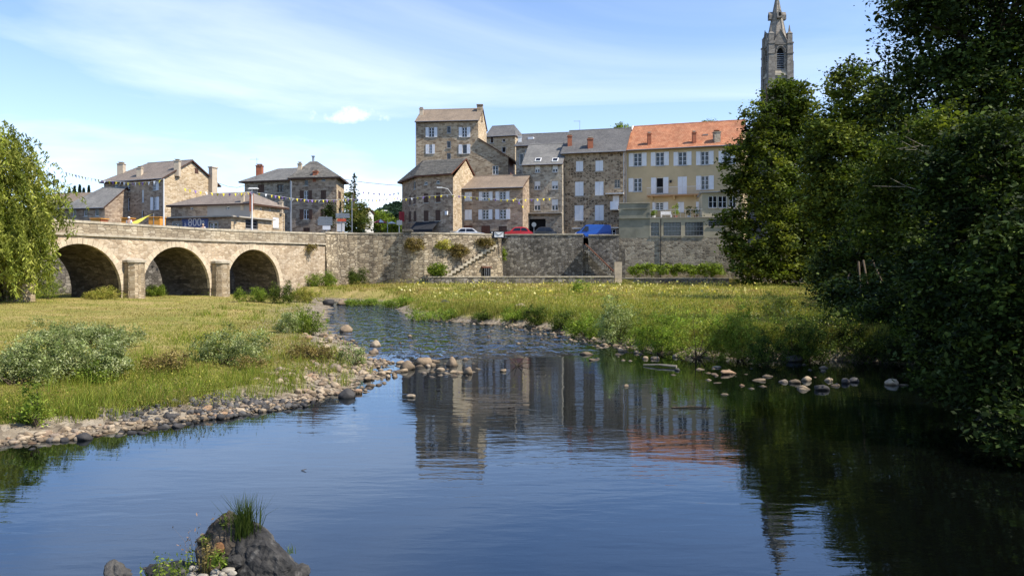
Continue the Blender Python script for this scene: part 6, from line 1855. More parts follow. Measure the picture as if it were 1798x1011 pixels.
tag(mb.build('forest_hill', plain('forest_floor', (.02, .035, .02), .95, .1)), kind='structure')

# ------------------------------------------------------------------ shrubs and herbs on the banks
def at_ground(px, py):
    Y = FPX * 2.4 / (py - HOR)
    for _ in range(12):
        X = (px - CXP) / FPX * Y
        Y = .5 * Y + .5 * FPX * (CAMZ - max(0, gz_(X, Y))) / (py - HOR)
    return Vector(((px - CXP) / FPX * Y, Y, max(0, gz_((px - CXP) / FPX * Y, Y))))
def bush(label, px, py, w, hpx, pal, leaf=.06, n=None, name='shrub', group=None, slim=.5, dens=1.0):
    """base pixel, width and height in pixels"""
    b = at_ground(px, py); k = b.y / FPX; W_ = w * k / 2; H_ = hpx * k * 1.3
    e = thing(name, label, 'shrub' if name == 'shrub' else 'plant', b, group)
    leaf = max(leaf, 1.6 * k)
    n = n or int(min(300, max(40, 1.6 * W_ * W_ * H_ / (leaf * 3.2) ** 3 * 1.2)))
    lob = []
    for i in range(9):
        a = random.uniform(0, 6.28); q = .72 * W_ * random.random() ** .5; hl = random.uniform(.55, 1.0) * (1.05 - .45 * q / W_)
        lob.append((b.x + q * math.cos(a) * 1.2, b.y + q * math.sin(a), b.z + H_ * hl * .42, W_ * random.uniform(.34, .6), W_ * random.uniform(.34, .55), H_ * hl * .52))
    cl = crown_clumps(lob, n, .35); cl = cl[cl[:, 2] > b.z]
    v, f, c = foliage(cl, int(36 * dens), leaf * 2.2, leaf, pal, flat=.15, droop=-.25, slim=slim, squash=.9)
    o = np_mesh('foliage', v, f, M['leaf'], e, c); o['kind'] = 'stuff'
    mb = MB()
    for i in RNG.choice(len(cl), min(9, len(cl)), replace=False):
        q = Vector(cl[i]); s_ = b + Vector((random.uniform(-.1, .1) * W_, random.uniform(-.1, .1) * W_, -.05)); mb.tube([s_, s_.lerp(q, .5) + Vector((0, 0, .05)), q], [.018, .012, .005], 4)
    mb.build('stem', M['bark'], e)
G1 = 'herb clumps on the left meadow'
for a in [
    ('pale grey green herb clump at the left picture edge', 25, 676, 130, 84, PALEG), ('tall pale herb clump behind the leafy weed', 85, 668, 140, 96, PALEG),
    ('pale herb clump with bright green foot on the left meadow', 155, 662, 130, 78, PALEG), ('flat topped pale herbs at the back of the left clump', 195, 610, 110, 50, PALEG),
    ('wide pale herb patch furthest back on the left', 110, 604, 170, 48, PALEG), ('bright green herbs right of the left clump foot', 165, 672, 60, 40, LUSH),
    ('rounded grey green shrub in the middle of the left meadow', 405, 640, 120, 72, PALEG), ('low dry tussock left of the rounded shrub', 300, 655, 95, 42, DRY),
    ('green shrub on the river edge of the left meadow', 548, 588, 80, 52, LUSH), ('smaller green shrub at the end of the left meadow', 505, 585, 50, 40, PALEG),
    ('brown sedge clump near the gravel', 545, 632, 85, 36, DRY), ('pale tall weed at the gravel tip', 622, 640, 46, 50, PALEG),
    ('dark leafy weed on the near left bank', 66, 748, 60, 82, LUSH), ('dark sedge beside the rounded shrub', 440, 650, 50, 34, DRY)]:
    bush(a[0], *a[1:5], a[5], group=G1)
G2 = 'shrubs by the bridge and upper river'
for a in [
    ('dark round bush before the right arch', 491, 532, 52, 46, MIDG), ('green bush left of the quay corner', 570, 512, 56, 30, LUSH), ('pale bush below the quay corner', 536, 530, 60, 34, YELG),
    ('yellow green bush at the foot of the right arch', 440, 530, 60, 30, LUSH), ('dark weeds in the middle arch foot', 270, 520, 46, 26, LUSH), ('shrub against the dark quay corner', 632, 500, 40, 34, MIDG),
    ('weeds at the left arch foot', 185, 524, 70, 22, YELG), ('green shrubs under the willow and left arch', 85, 525, 60, 60, LUSH), ('shrubs left under the willow', 30, 528, 70, 40, LUSH)]:
    bush(a[0], *a[1:5], a[5], group=G2)
G3 = 'shrubs along the right meadow edge'
for a in [
    ('low green rush clump on the upstream point', 765, 562, 95, 24, LUSH), ('dark hummock with a pale stone beside it', 850, 553, 44, 22, MIDG), ('green herbs on the middle of the right edge', 905, 556, 56, 26, LUSH),
    ('dark pointed bush on the right meadow edge', 942, 572, 42, 46, MIDG), ('dark rounded bush right of the pointed one', 988, 580, 46, 40, MIDG), ('fresh green bush at the gravel of the right edge', 1032, 594, 70, 54, LUSH),
    ('tall pale willow bush on the right edge', 1085, 604, 86, 92, PALEG), ('dark low bush right of the pale willow bush', 1155, 620, 96, 86, LUSH), ('bright green reeds at the meadow tip', 1225, 630, 120, 112, LUSH[1:] + YELG[:2]),
    ('green bush at the right meadow tip', 1298, 632, 110, 110, LUSH[1:] + YELG[:2]), ('shaded bush on the far right of the meadow tip', 1392, 612, 110, 92, MIDG), ('tall yellowish weeds at the back of the meadow tip', 1380, 560, 90, 56, YELG),
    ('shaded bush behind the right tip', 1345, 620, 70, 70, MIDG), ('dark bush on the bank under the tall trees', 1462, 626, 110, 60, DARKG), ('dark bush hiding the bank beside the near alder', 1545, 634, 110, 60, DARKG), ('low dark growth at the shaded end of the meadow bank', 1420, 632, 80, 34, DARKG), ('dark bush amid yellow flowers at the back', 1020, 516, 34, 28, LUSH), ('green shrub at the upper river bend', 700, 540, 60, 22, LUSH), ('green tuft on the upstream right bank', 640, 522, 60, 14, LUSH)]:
    bush(a[0], *a[1:5], a[5] if a[5] is DARKG else [tuple(min(.6, q * 1.2) for q in c_) for c_ in a[5]], group=G3)
# nettle bed below the barred windows and plants on the quay
def wall_plant(label, x, y, Y, rx, rz, pal, n=40, leaf=.16, ry=.5):
    e = thing('wall_plant', label, 'plant', P(x, Y, zat(y + rz, Y)), 'plants on the quay walls')
    cl = crown_clumps([L_(x, y, Y, rx, rz, ry)], n, .2); v, f, c = foliage(cl, 40, .35, leaf, pal, flat=.1, droop=.1); o = np_mesh('foliage', v, f, M['leaf'], e, c); o['kind'] = 'stuff'
wall_plant('dry yellow plants hanging below the gate pillar', 727, 428, 90.4, 22, 12, DRY, 60)
wall_plant('dry brown creeper in the middle of the bastion', 806, 440, 91.9, 22, 14, DRY, 70)
wall_plant('brown creeper high at the right end of the bastion', 853, 426, 93.6, 22, 8, DRY, 60)
wall_plant('olive creeper on the bastion between the dry patches', 780, 430, 91.2, 16, 8, YELG, 36)
wall_plant('green fig bush at the foot of the old steps', 768, 474, 89.9, 17, 14, LUSH, 60, .22)
wall_plant('green plant in the corner of the recessed wall', 883, 446, 98.0, 6, 12, LUSH, 26)
wall_plant('weeds growing under the quay corner string course', 546, 436, 86.6, 8, 8, DRY, 20)
for i, x_ in enumerate((1118, 1142, 1166, 1190, 1214, 1238, 1258)):
    e_ = ('first', 'second', 'third', 'fourth', 'fifth', 'sixth', 'seventh')[i]
    wall_plant(e_ + ' nettle clump from the left below the barred windows', x_, 473, 94.6, 16, 13, LUSH, 36, .2, .9)
# terrace pots
for i, (x_, y_, hpx, pal) in enumerate(((1186, 383, 26, LUSH), (1210, 383, 20, MIDG), (1222, 383, 18, LUSH), (1148, 383, 10, LUSH))):
    Y_ = 99.5; b_ = P(x_, Y_, annexe.e['base'][2] * 0 + zt * 0 + FA.px(1180, 383)[1] + .1)
    e = thing('potted_plant', ('tallest', 'second tallest', 'darker round', 'smallest')[i] + ' potted plant on the annexe terrace', 'plant', b_, 'terrace pots')
    mb = MB(); mb.tube([b_, b_ + Vector((0, 0, .4))], [.18, .24], 10); mb.build('pot', M['offwhite'] if i % 2 else M['brick'], e)
    hz = hpx * Y_ / FPX; cl = crown_clumps([(b_.x, b_.y, b_.z + .4 + hz * .45, .45, .45, hz * .5)], 24, .2); v, f, c = foliage(cl, 24, .22, .13, pal); o = np_mesh('foliage', v, f, M['leaf'], e, c); o['kind'] = 'stuff'
bt_ = P(1170, 99, FA.px(1180, 383)[1] + .1); e = thing('terrace_bench', 'white slatted garden bench on the annexe terrace', 'bench', bt_)
for k in range(4):
    mb = MB(); mb.box(bt_ + Vector((0, -.15 + .1 * k, .42)), (1.3, .08, .03)); mb.build('seat_slat', M['white'], e)
for k in range(3):
    mb = MB(); mb.box(bt_ + Vector((0, .27, .56 + .13 * k)), (1.3, .03, .09)); mb.build('back_slat', M['white'], e)
for sx in (-1, 1):
    for sy, hh in ((-.16, .42), (.27, .9)):
        mb = MB(); mb.box(bt_ + Vector((sx * .6, sy, 0)), (.06, .05, hh)); mb.build('leg', M['white'], e)

# ------------------------------------------------------------------ grass
def sample_ground(n, x0, x1, y0, y1):
    px = RNG.uniform(x0, x1, n); py = RNG.uniform(y0, y1, n)
    Y = FPX * 2.4 / (py - HOR)
    for _ in range(14):
        X = (px - CXP) / FPX * Y
        Y = .5 * Y + .5 * FPX * (CAMZ - np.maximum(0, height(X, Y))) / (py - HOR)
    X = (px - CXP) / FPX * Y
    return X, Y, height(X, Y)
def blades(X, Y, Z, hgt, width, cols, lean=.35):
    n = len(X)
    a = RNG.random(n) * 6.28; ld = RNG.random(n) * 6.28; l = lean * hgt * RNG.random(n)
    b = np.stack([X, Y, Z - .02], 1); s = np.stack([np.cos(a), np.sin(a) * .6, np.zeros(n)], 1) * width[:, None] * .5
    tip = b + np.stack([np.cos(ld) * l, np.sin(ld) * l, hgt], 1); mid = b + np.stack([np.cos(ld) * l * .25, np.sin(ld) * l * .25, hgt * .55], 1)
    v = np.empty((n, 5, 3)); v[:, 0] = b - s; v[:, 1] = b + s; v[:, 2] = mid + s * .8; v[:, 3] = tip; v[:, 4] = mid - s * .8
    i = np.arange(n)[:, None] * 5
    f = np.concatenate([i + np.array([[0, 1, 2, 4]]), ], 0); f2 = i + np.array([[4, 2, 3]])
    tri = np.concatenate([i + np.array([[0, 1, 2]]), i + np.array([[0, 2, 4]]), f2], 0)
    return v.reshape(-1, 3), tri, np.repeat(cols, 5, axis=0)
def grass(name, label, n, box, smin, hfun, mixf, pals, side, ymax=90):
    X, Y, Z = sample_ground(n, *box)
    sl, sr = inland(X, Y)
    s = sl if side == 'l' else sr
    ok = (s > smin + .5 * patch(X, Y, 3)) & (Y < ymax) & (Y > 9)
    if side == 'l':
        tb = (X - B0.x) * BN.x + (Y - B0.y) * BN.y
        ok &= tb > -16
    else:
        ok &= (Y < 89.2) | (X < -9)
    X, Y, Z, s = X[ok], Y[ok], Z[ok], s[ok]
    k = len(X); m_ = np.clip(mixf(X, Y, s) + RNG.normal(size=k) * .16, 0, 1)[:, None]
    cols = pick_cols(k, pals[0], .2) * (1 - m_) + pick_cols(k, pals[1], .2) * m_
    br_ = np.clip((patch(X, Y, 1.9, 9) * .6 + patch(X, Y, .7, 3) * .55 - .52) * 3.2 * np.clip(s / 2.5, 0, 1) + RNG.normal(size=k) * .15 + 1.0 * np.exp(-((X + 27) / 6) ** 2 - ((Y - 48) / 4.5) ** 2), 0, .9)[:, None]
    cols = cols * (1 - br_) + pick_cols(k, [(.22, .15, .06), (.34, .24, .09), (.42, .32, .15)], .2) * br_
    h_ = hfun(X, Y, s) * (.55 + .7 * RNG.random(k)); w_ = np.maximum(.014, Y / FPX * .9) * (.8 + .5 * RNG.random(k))
    v, f, c = blades(X, Y, Z, h_, w_, cols)
    o = np_mesh(name, v, f, M['grass'], None, c); tag(o, label, 'grass', kind='stuff')
grass('meadow_grass', 'short dry and green grass of the left meadow', 150000, (-60, 700, 503, 800), .9,
      lambda x, y, s: .045 + .07 * patch(x, y, 1.5) + .12 * np.exp(-s / 1.2), lambda x, y, s: 1.0 * patch(x, y, .8, 2) - .5 * np.exp(-s / 1.6) + .27, (LUSH, YELG), 'l')
grass('tall_meadow_grass', 'tall yellow green herbs of the right meadow', 135000, (560, 1560, 488, 645), .25,
      lambda x, y, s: .16 + .22 * patch(x, y, 1.4, 3) + .30 * np.exp(-(s - 1) ** 2 / 5) * (y < 50), lambda x, y, s: .9 * patch(x, y, .9, 5) - .7 * np.exp(-s / 1.0) + .45, (LUSH, YELG), 'r')
# longer sedge tufts scattered over both meadows
X, Y, Z = sample_ground(6500, -40, 1400, 505, 740)
sl, sr = inland(X, Y); s = np.maximum(sl, sr); ok = (s > .3) & (s < 4.5) & (patch(X, Y, 2.2, 8) > .52) & (Y < 70); X, Y, Z = X[ok], Y[ok], Z[ok]
k = 9; X = np.repeat(X, k) + RNG.normal(size=len(X) * k) * .07; Y = np.repeat(Y, k) + RNG.normal(size=len(Y) * k) * .07; Z = np.repeat(Z, k)
v, f, c = blades(X, Y, Z, .12 + .28 * RNG.random(len(X)), np.maximum(.012, Y / FPX * .8), pick_cols(len(X), LUSH[1:] + YELG[:3], .25), .9)
tag(np_mesh('sedge_grass', v, f, M['grass'], None, c), 'long sedge growing along both banks', 'grass', kind='stuff')
# knee-high herbs scattered through both meadows
def herbs(name, label, n, box, side, pal, smin, leaf, hh, thr, o_):
    X, Y, Z = sample_ground(n, *box); s = inland(X, Y)[0 if side == 'l' else 1]
    ok = (s > smin) & (Y < 88) & (patch(X, Y, 2.6, o_) > thr)
    if side == 'l': ok &= ((X - B0.x) * BN.x + (Y - B0.y) * BN.y) > .5
    X, Y, Z = X[ok], Y[ok], Z[ok]
    per = 26; k = np.repeat(np.arange(len(X)), per); h_ = hh * (.5 + .8 * RNG.random(len(X)))
    t = RNG.random(len(k)); sp_ = (.10 + .12 * RNG.random(len(X)))[k] * (1 + Y[k] / 60)
    c = np.stack([X[k] + RNG.normal(size=len(k)) * sp_, Y[k] + RNG.normal(size=len(k)) * sp_, Z[k] + h_[k] * t], 1)
    col = np.clip(pick_cols(len(X), pal, .28)[k] * (1 + RNG.normal(size=(len(k), 1)) * .2), .01, 1)
    v, f, cc2 = leaf_quads(c, np.maximum(leaf, Y[k] / FPX * 2.0) * (.6 + .7 * RNG.random(len(k))), col, .1, -.5, .4)
    tag(np_mesh(name, v, f, M['grass'], None, cc2), label, 'herbs', kind='stuff')
herbs('tall_herbs', 'mottled tall herbs and seed stalks over the right meadow', 3600, (620, 1500, 492, 640), 'r', YELG[1:] + [(.16, .12, .045)] + LUSH[:2], .5, .06, .62, .42, 1.0)
herbs('bank_herbs', 'rank green herbs along the right meadow edge', 1500, (700, 1500, 520, 640), 'r', LUSH[1:] + YELG[:2] + PALEG[2:], .1, .07, 1.0, .3, 4.0)
herbs('edge_herbs', 'dense green growth hanging over the right meadow tip edge', 1500, (1040, 1620, 585, 655), 'r', LUSH[:3] + MIDG[1:], -.05, .07, .55, .0, 2.0)
herbs('low_herbs', 'low dry herbs and thistles over the left meadow', 2000, (-40, 640, 506, 740), 'l', YELG[:3] + DRY[1:3] + LUSH[1:], .7, .05, .34, .5, 6.0)
# yellow flower heads at the back of the right meadow and white seed heads
X, Y, Z = sample_ground(750, 700, 1330, 489, 525); ok = (inland(X, Y)[1] > 1.5) & (Y < 89) & (patch(X, Y, 1.2, 4) > .35); X, Y, Z = X[ok], Y[ok], Z[ok]
v, f, c = leaf_quads(np.stack([X, Y, Z + .15 + .4 * RNG.random(len(X))], 1), .16 + .10 * RNG.random(len(X)), pick_cols(len(X), [(.55, .46, .10), (.70, .62, .20), (.72, .68, .42)], .1), .3, 0, .9)
tag(np_mesh('meadow_flowers', v, f, M['grass'], None, c), 'pale yellow flowers along the back of the right meadow', 'flowers', kind='stuff')

# ------------------------------------------------------------------ stones
def stone_mesh(k, sub=3):
    bm = bmesh.new(); bmesh.ops.create_icosphere(bm, subdivisions=sub, radius=.5)
    rs = random.Random(k * 31 + 5); off_ = Vector((rs.uniform(0, 50), rs.uniform(0, 50), rs.uniform(0, 50)))
    planes = [Vector((rs.gauss(0, 1), rs.gauss(0, 1), rs.gauss(0, .9))).normalized() for _ in range(15)]; kk_ = [rs.uniform(.31, .44) for _ in range(15)]
    for v in bm.verts:
        d = v.co.normalized(); r = .5 * (1 + .22 * mnoise.noise(d * 1.3 + off_) + .10 * mnoise.noise(d * 3.0 + off_))
        for p, k_ in zip(planes, kk_):
            q = d.dot(p)
            if q > .0: r = min(r, k_ / max(q, .01))
        v.co = Vector((d.x * r * rs.uniform(.99, 1.01), d.y * r * .8, d.z * r * .62))
    me = bpy.data.meshes.new('stone'); bm.to_mesh(me); bm.free()
    me.polygons.foreach_set('use_smooth', [sub > 2] * len(me.polygons)); me.update()
    return me
STN = {}
for nm in ('stone_pale', 'stone_dark'):
    STN[nm] = []
    for k in range(9):
        me = stone_mesh(k); me.materials.append(M[nm]); STN[nm].append(me)
lowv = []
for k in range(6):
    me = stone_mesh(k + 20, 1); a = np.zeros(len(me.vertices) * 3); me.vertices.foreach_get('co', a); fa = np.array([p.vertices[:] for p in me.polygons]); lowv.append((a.reshape(-1, 3), fa)); bpy.data.meshes.remove(me)

cand = []   # (x, y, size, material, zone)
def add_zone(n, fx, size, mat, zone):
    for _ in range(n):
        x, y = fx(); cand.append((x, y, random.uniform(*size) if random.random() < .8 else random.uniform(size[1], size[1] * 1.6), mat, zone))
def bankl(y0, y1, s0, s1):
    def f_():
        y = random.uniform(y0, y1); x = float(np.interp(y, LB[:, 0], LB[:, 1])) - random.uniform(s0, s1) / .62
        return x, y
    return f_
def bankr(y0, y1, s0, s1):
    def f_():
        y = random.uniform(y0, y1); x = float(np.interp(y, RB[:, 0], RB[:, 1])) + random.uniform(s0, s1) / .7
        return x, y
    return f_
def pxzone(x0, x1, y0, y1):
    def f_():
        py = random.uniform(y0, y1); px = random.uniform(x0, x1); Y = FPX * 3 / (py - HOR); return (px - CXP) / FPX * Y, Y
    return f_
add_zone(760, bankl(13.0, 19.5, -.12, .5), (.05, .13), 'stone_pale', 'bank')
add_zone(760, bankl(19.0, 27, -.25, 1.5), (.06, .18), 'stone_pale', 'spit')
add_zone(420, bankl(12.2, 14.6, -.1, .45), (.045, .12), 'stone_pale', 'bank')
add_zone(620, bankl(15.4, 18.3, -.1, 1.15), (.05, .14), 'stone_dark', 'dark')
add_zone(110, bankl(26, 36, -.1, 1.2), (.12, .3), 'stone_pale', 'upper')
add_zone(60, bankl(12.8, 18, -.35, .05), (.10, .22), 'stone_dark', 'edge')
add_zone(300, bankr(27.3, 42, -.85, .1), (.08, .24), 'stone_pale', 'right')
add_zone(110, bankr(36, 50, -1.2, .3), (.10, .26), 'stone_pale', 'right')
add_zone(150, pxzone(730, 1010, 560, 606), (.07, .2), 'stone_pale', 'riffle')
add_zone(34, pxzone(600, 780, 590, 640), (.1, .26), 'stone_pale', 'riffle')
add_zone(46, pxzone(1225, 1470, 640, 686), (.08, .24), 'stone_pale', 'pool')
add_zone(70, pxzone(1050, 1340, 606, 634), (.10, .28), 'stone_pale', 'right')
add_zone(36, pxzone(690, 960, 628, 662), (.07, .2), 'stone_pale', 'riffle')
add_zone(40, pxzone(680, 840, 635, 662), (.1, .3), 'stone_pale', 'spit')
# named stones of the water, placed one by one: pixel, width in pixels
named = [(722, 697, 20, 'round pale stone lying alone in the water off the gravel'), (823, 656, 20, 'upright pale stone at the end of the gravel spit'), (884, 652, 14, 'small pale stone alone in midstream'),
    (1030, 622, 26, 'flat brown stone at the foot of the riffle'), (1042, 632, 22, 'flat pale stone just below the brown one'), (1100, 678, 12, 'small pale stone in the mirrored house'),
    (1259, 645, 20, 'pale boulder just behind the long flat stone'), (1280, 656, 44, 'long flat stone slab lying in the shallows'), (1260, 672, 20, 'rounded stone before the long flat slab'), (1273, 692, 18, 'flat low stone nearest us in the right shallows'),
    (1333, 668, 28, 'broad stone right of the flat slab'), (1347, 661, 26, 'thin flat stone behind the broad one'), (1395, 672, 20, 'pale stone at the edge of the shade'), (1416, 668, 20, 'squarish pale stone beside the shade edge'),
    (1442, 684, 26, 'bright angular stone in the shaded water'), (1485, 672, 20, 'shaded stone near the bank bushes'), (1500, 670, 20, 'right hand one of two shaded stones'), (1567, 675, 26, 'sunlit stone under the overhanging alder'), (1588, 676, 20, 'thin sunlit stone beside the alder branches'),
    (1393, 634, 30, 'dark round boulder in the shaded inlet'), (1308, 657, 12, 'small stone at the right end of the slab'), (1190, 650, 12, 'small dark stone at the tip of the driftwood'), (1183, 658, 14, 'flat stone left of the driftwood tip'), (1245, 655, 14, 'little flat stone left of the slab'),
    (715, 648, 30, 'large brown boulder on the gravel spit'), (745, 640, 34, 'large grey boulder on the gravel spit'), (795, 642, 24, 'tall pale boulder near the spit end'), (610, 582, 26, 'brown boulder in the upper riffle'), (660, 608, 24, 'reddish boulder where the riffle begins'),
    (780, 549, 18, 'white boulder on the right bank beside the dark hummock'), (915, 562, 22, 'brown boulder at the right bank below the bushes'), (612, 697, 34, 'dark boulder group stone at the gravel corner'), (590, 660, 26, 'rounded brown boulder on the gravel bank'),
    (600, 535, 22, 'pale rock at the upper left river edge'), (578, 536, 24, 'long pale rock before the dark round bush')]
for px, py, w, lab in named:
    Y = FPX * 3 / (py - HOR); x = (px - CXP) / FPX * Y; sz = w / FPX * Y / .95
    o = bpy.data.objects.new('stone', random.choice(STN['stone_dark' if 'dark' in lab or 'shaded' in lab else 'stone_pale'])); COL.objects.link(o)  # stones lying in shade take the dark cobble: shade put into colour
    zz = max(-.03, gz_(x, Y)); fl_ = .45 if ('flat' in lab or 'slab' in lab or 'thin' in lab) else 1.0
    if 'slab' in lab and 'long' in lab: o.scale = (sz, sz * .45, sz * .35)
    elif 'upright' in lab or 'tall' in lab: o.scale = (sz, sz, sz * 1.9)
    else: o.scale = (sz, sz, sz * fl_ * 1.15)
    o.location = (x, Y, zz + sz * .14 * fl_); o.rotation_euler = (random.uniform(-.15, .15), random.uniform(-.15, .15), random.uniform(-.5, .5))
    tag(o, lab, 'stone')
LAB = {('bank', 'stone_pale'): ('rounded pale cobble on the near left gravel edge', 'cobbles of the near left bank'), ('spit', 'stone_pale'): ('pale cobble on the gravel spit', 'cobbles of the gravel spit'),
       ('dark', 'stone_dark'): ('dark blackened cobble in the dark patch of the left bank', 'cobbles of the dark patch'), ('upper', 'stone_pale'): ('cobble on the gravel above the spit by the sedge', 'cobbles above the spit'),
       ('edge', 'stone_dark'): ('dark wet stone standing in the water along the left bank', 'wet stones of the left bank'), ('right', 'stone_pale'): ('cobble along the foot of the right meadow edge', 'cobbles of the right bank'),
       ('pool', 'stone_pale'): ('small stone among the line of stones in the right shallows', 'stones of the right shallows'), ('riffle', 'stone_pale'): ('stone breaking the surface of the riffle', 'stones in the riffle')}
cand = [c for c in cand if c[1] > 11]
cand.sort(key=lambda c: -c[2] / c[1])
nind = 262
sv, sf, off = {'stone_pale': [], 'stone_dark': []}, {'stone_pale': [], 'stone_dark': []}, {'stone_pale': 0, 'stone_dark': 0}
for i, (x, y, s, m_, zn) in enumerate(cand):
    zz = max(-.05, gz_(x, y)) + s * random.uniform(-.02, .16); rot = random.uniform(0, 6.28); sc_ = (s * random.uniform(.9, 1.3), s * random.uniform(.9, 1.2), s * random.uniform(.85, 1.3))
    if i < nind:
        o = bpy.data.objects.new('cobble', random.choice(STN[m_])); COL.objects.link(o); o.location = (x, y, zz); o.scale = sc_; o.rotation_euler = (random.uniform(-.3, .3), random.uniform(-.3, .3), rot)
        lab, gr_ = LAB[(zn, m_)]; tag(o, lab, 'stone', gr_)
    else:
        v, f = lowv[i % 6]; c_, s_ = math.cos(rot), math.sin(rot)
        w_ = v * np.array(sc_); w_ = np.stack([w_[:, 0] * c_ - w_[:, 1] * s_, w_[:, 0] * s_ + w_[:, 1] * c_, w_[:, 2]], 1) + np.array([x, y, zz])
        sv[m_].append(w_); sf[m_].append(f + off[m_]); off[m_] += len(w_)
for m_, nm, lab in (('stone_pale', 'gravel', 'smaller pale cobbles and gravel along the river edges'), ('stone_dark', 'dark_gravel', 'smaller dark cobbles in the dark bank patch')):
    tag(np_mesh(nm, np.concatenate(sv[m_]), np.concatenate(sf[m_]), M[m_]), lab, 'gravel', kind='stuff')

# driftwood
e = thing('driftwood', 'thin bleached branch lying in the shallows right of centre', 'branch', P(1160, 24, .05))
mb = MB(); Yd = FPX * 3 / (644 - HOR); mb.tube([P(1130, Yd + .3, .03), P(1158, Yd, .07), P(1188, Yd - .3, .05)], [.025, .03, .05], 6); mb.build('log', M['palebark'], e)
e = thing('driftwood', 'pale driftwood trunk stranded on the right meadow', 'branch', P(920, 72, 1.2))
mb = MB(); mb.tube([P(890, 72, zat(516, 72)), P(915, 72, zat(514.5, 72)), P(948, 71, zat(516.5, 71))], [.08, .11, .06], 6); mb.build('log', M['stone_pale'], e)
e = thing('driftwood', 'small twiggy branch snagged in midstream', 'branch', P(908, FPX * 3 / (642 - HOR), 0))
mb = MB(); q = P(908, FPX * 3 / (642 - HOR), 0)
for a, b_, c_ in ((-.3, .1, .3), (.25, 0, .28), (-.1, .2, .36), (.4, .1, .12)): mb.tube([q, q + Vector((a, b_, c_))], [.02, .008], 4)
mb.build('twig', M['bark'], e)
e = thing('driftwood', 'dark twig floating in the mirrored house', 'branch', P(1215, FPX * 3 / (716 - HOR), 0))
q = P(1215, FPX * 3 / (716 - HOR), .01); mb = MB(); mb.tube([q - Vector((.45, 0, 0)), q + Vector((0, .03, .015)), q + Vector((.4, -.02, 0))], [.012, .02, .008], 5); mb.build('twig', M['bark'], e)
q = P(533, FPX * 3 / (826 - HOR), 0); e = thing('floating_leaf', 'tiny dark leaf floating on the open water above the boulder', 'leaf', q)
mb = MB(); mb.slab([[q + Vector((-.04, 0, .012)), q + Vector((0, -.015, .014)), q + Vector((.045, 0, .03)), q + Vector((0, .02, .016))]], .006); mb.build('blade', M['bark'], e)

# ------------------------------------------------------------------ the boulder in the foreground
def rock_mat(name, cols, lichen, wetz=.12):
    m, t, out = new_mat(name)
    b = N(t, 'ShaderNodeBsdfPrincipled', i_Roughness=.85); b.inputs['Specular IOR Level'].default_value = .25
    ge = N(t, 'ShaderNodeNewGeometry')
    na = N(t, 'ShaderNodeTexNoise', i_Scale=2.2, i_Detail=9.0, i_Roughness=.68); nb = N(t, 'ShaderNodeTexNoise', i_Scale=14.0, i_Detail=6.0, i_Roughness=.7)
    for n_ in (na, nb): t.links.new(ge.outputs['Position'], n_.inputs['Vector'])
    c = ramp(t, na.outputs['Fac'], [(.32, cols[0]), (.5, cols[1]), (.66, cols[2])])
    c = mixc(t, 1.0, c, ramp(t, nb.outputs['Fac'], [(.3, (.6,) * 3), (.7, (1.3,) * 3)]), 'MULTIPLY')
    nl = N(t, 'ShaderNodeTexNoise', i_Scale=5.0, i_Detail=5.0); t.links.new(ge.outputs['Position'], nl.inputs['Vector'])
    c = mixc(t, ramp(t, nl.outputs['Fac'], [(.58, (0, 0, 0)), (.66, (1, 1, 1))]), c, lichen)
    t.links.new(c, b.inputs['Base Color'])
    bp = N(t, 'ShaderNodeBump', i_Strength=.9, i_Distance=.05); t.links.new(math_n(t, 'ADD', na.outputs['Fac'], math_n(t, 'MULTIPLY', nb.outputs['Fac'], .35)), bp.inputs['Height']); t.links.new(bp.outputs[0], b.inputs['Normal'])
    t.links.new(b.outputs[0], out.inputs[0]); return m
RM = rock_mat('boulder_rock', [(.016, .016, .016), (.04, .038, .036), (.085, .08, .073)], (.10, .095, .088))
RM2 = rock_mat('brown_rock', [(.03, .025, .02), (.075, .06, .045), (.14, .115, .09)], (.16, .12, .08))
RM3 = rock_mat('pale_rubble', [(.16, .14, .11), (.30, .27, .22), (.44, .41, .35)], (.50, .47, .40))
def rock(name, label, c, size, planes, mat, seed, rotz=0.0, sub=5, rough=.11):
    bm = bmesh.new(); bmesh.ops.create_icosphere(bm, subdivisions=sub, radius=1)
    off_ = Vector((seed * 3.1, seed * 1.7, seed)); rs = random.Random(int(seed * 10)); cuts = [(Vector((rs.gauss(0, 1), rs.gauss(0, 1), rs.gauss(0, 1))).normalized(), rs.uniform(.74, .92)) for _ in range(16)]
    for v in bm.verts:
        d = v.co.normalized(); r = 1 + .16 * mnoise.noise(d * 1.4 + off_)
        for p, k in planes:
            p = Vector(p).normalized(); q = d.dot(p)
            if q > .05: r = min(r, k / q)
        for p, k in cuts:
            q = d.dot(p)
            if q > .2: r = min(r, k / q)
        r += rough * .35 * mnoise.noise(d * 4 + off_) + rough * .5 * mnoise.noise(d * 9 + off_) + rough * .25 * mnoise.noise(d * 20 + off_)
        v.co = Vector((d.x * r * size[0], d.y * r * size[1], d.z * r * size[2]))
    me = bpy.data.meshes.new(name); bm.to_mesh(me); bm.free(); me.materials.append(mat)
    me.polygons.foreach_set('use_smooth', [True] * len(me.polygons))
    o = bpy.data.objects.new(name, me); COL.objects.link(o); o.location = c; o.rotation_euler = (0, 0, rotz); tag(o, label, 'rock'); return o
def FP(x, y, Y): return P(x, Y, zat(y, Y))
YR = 7.9
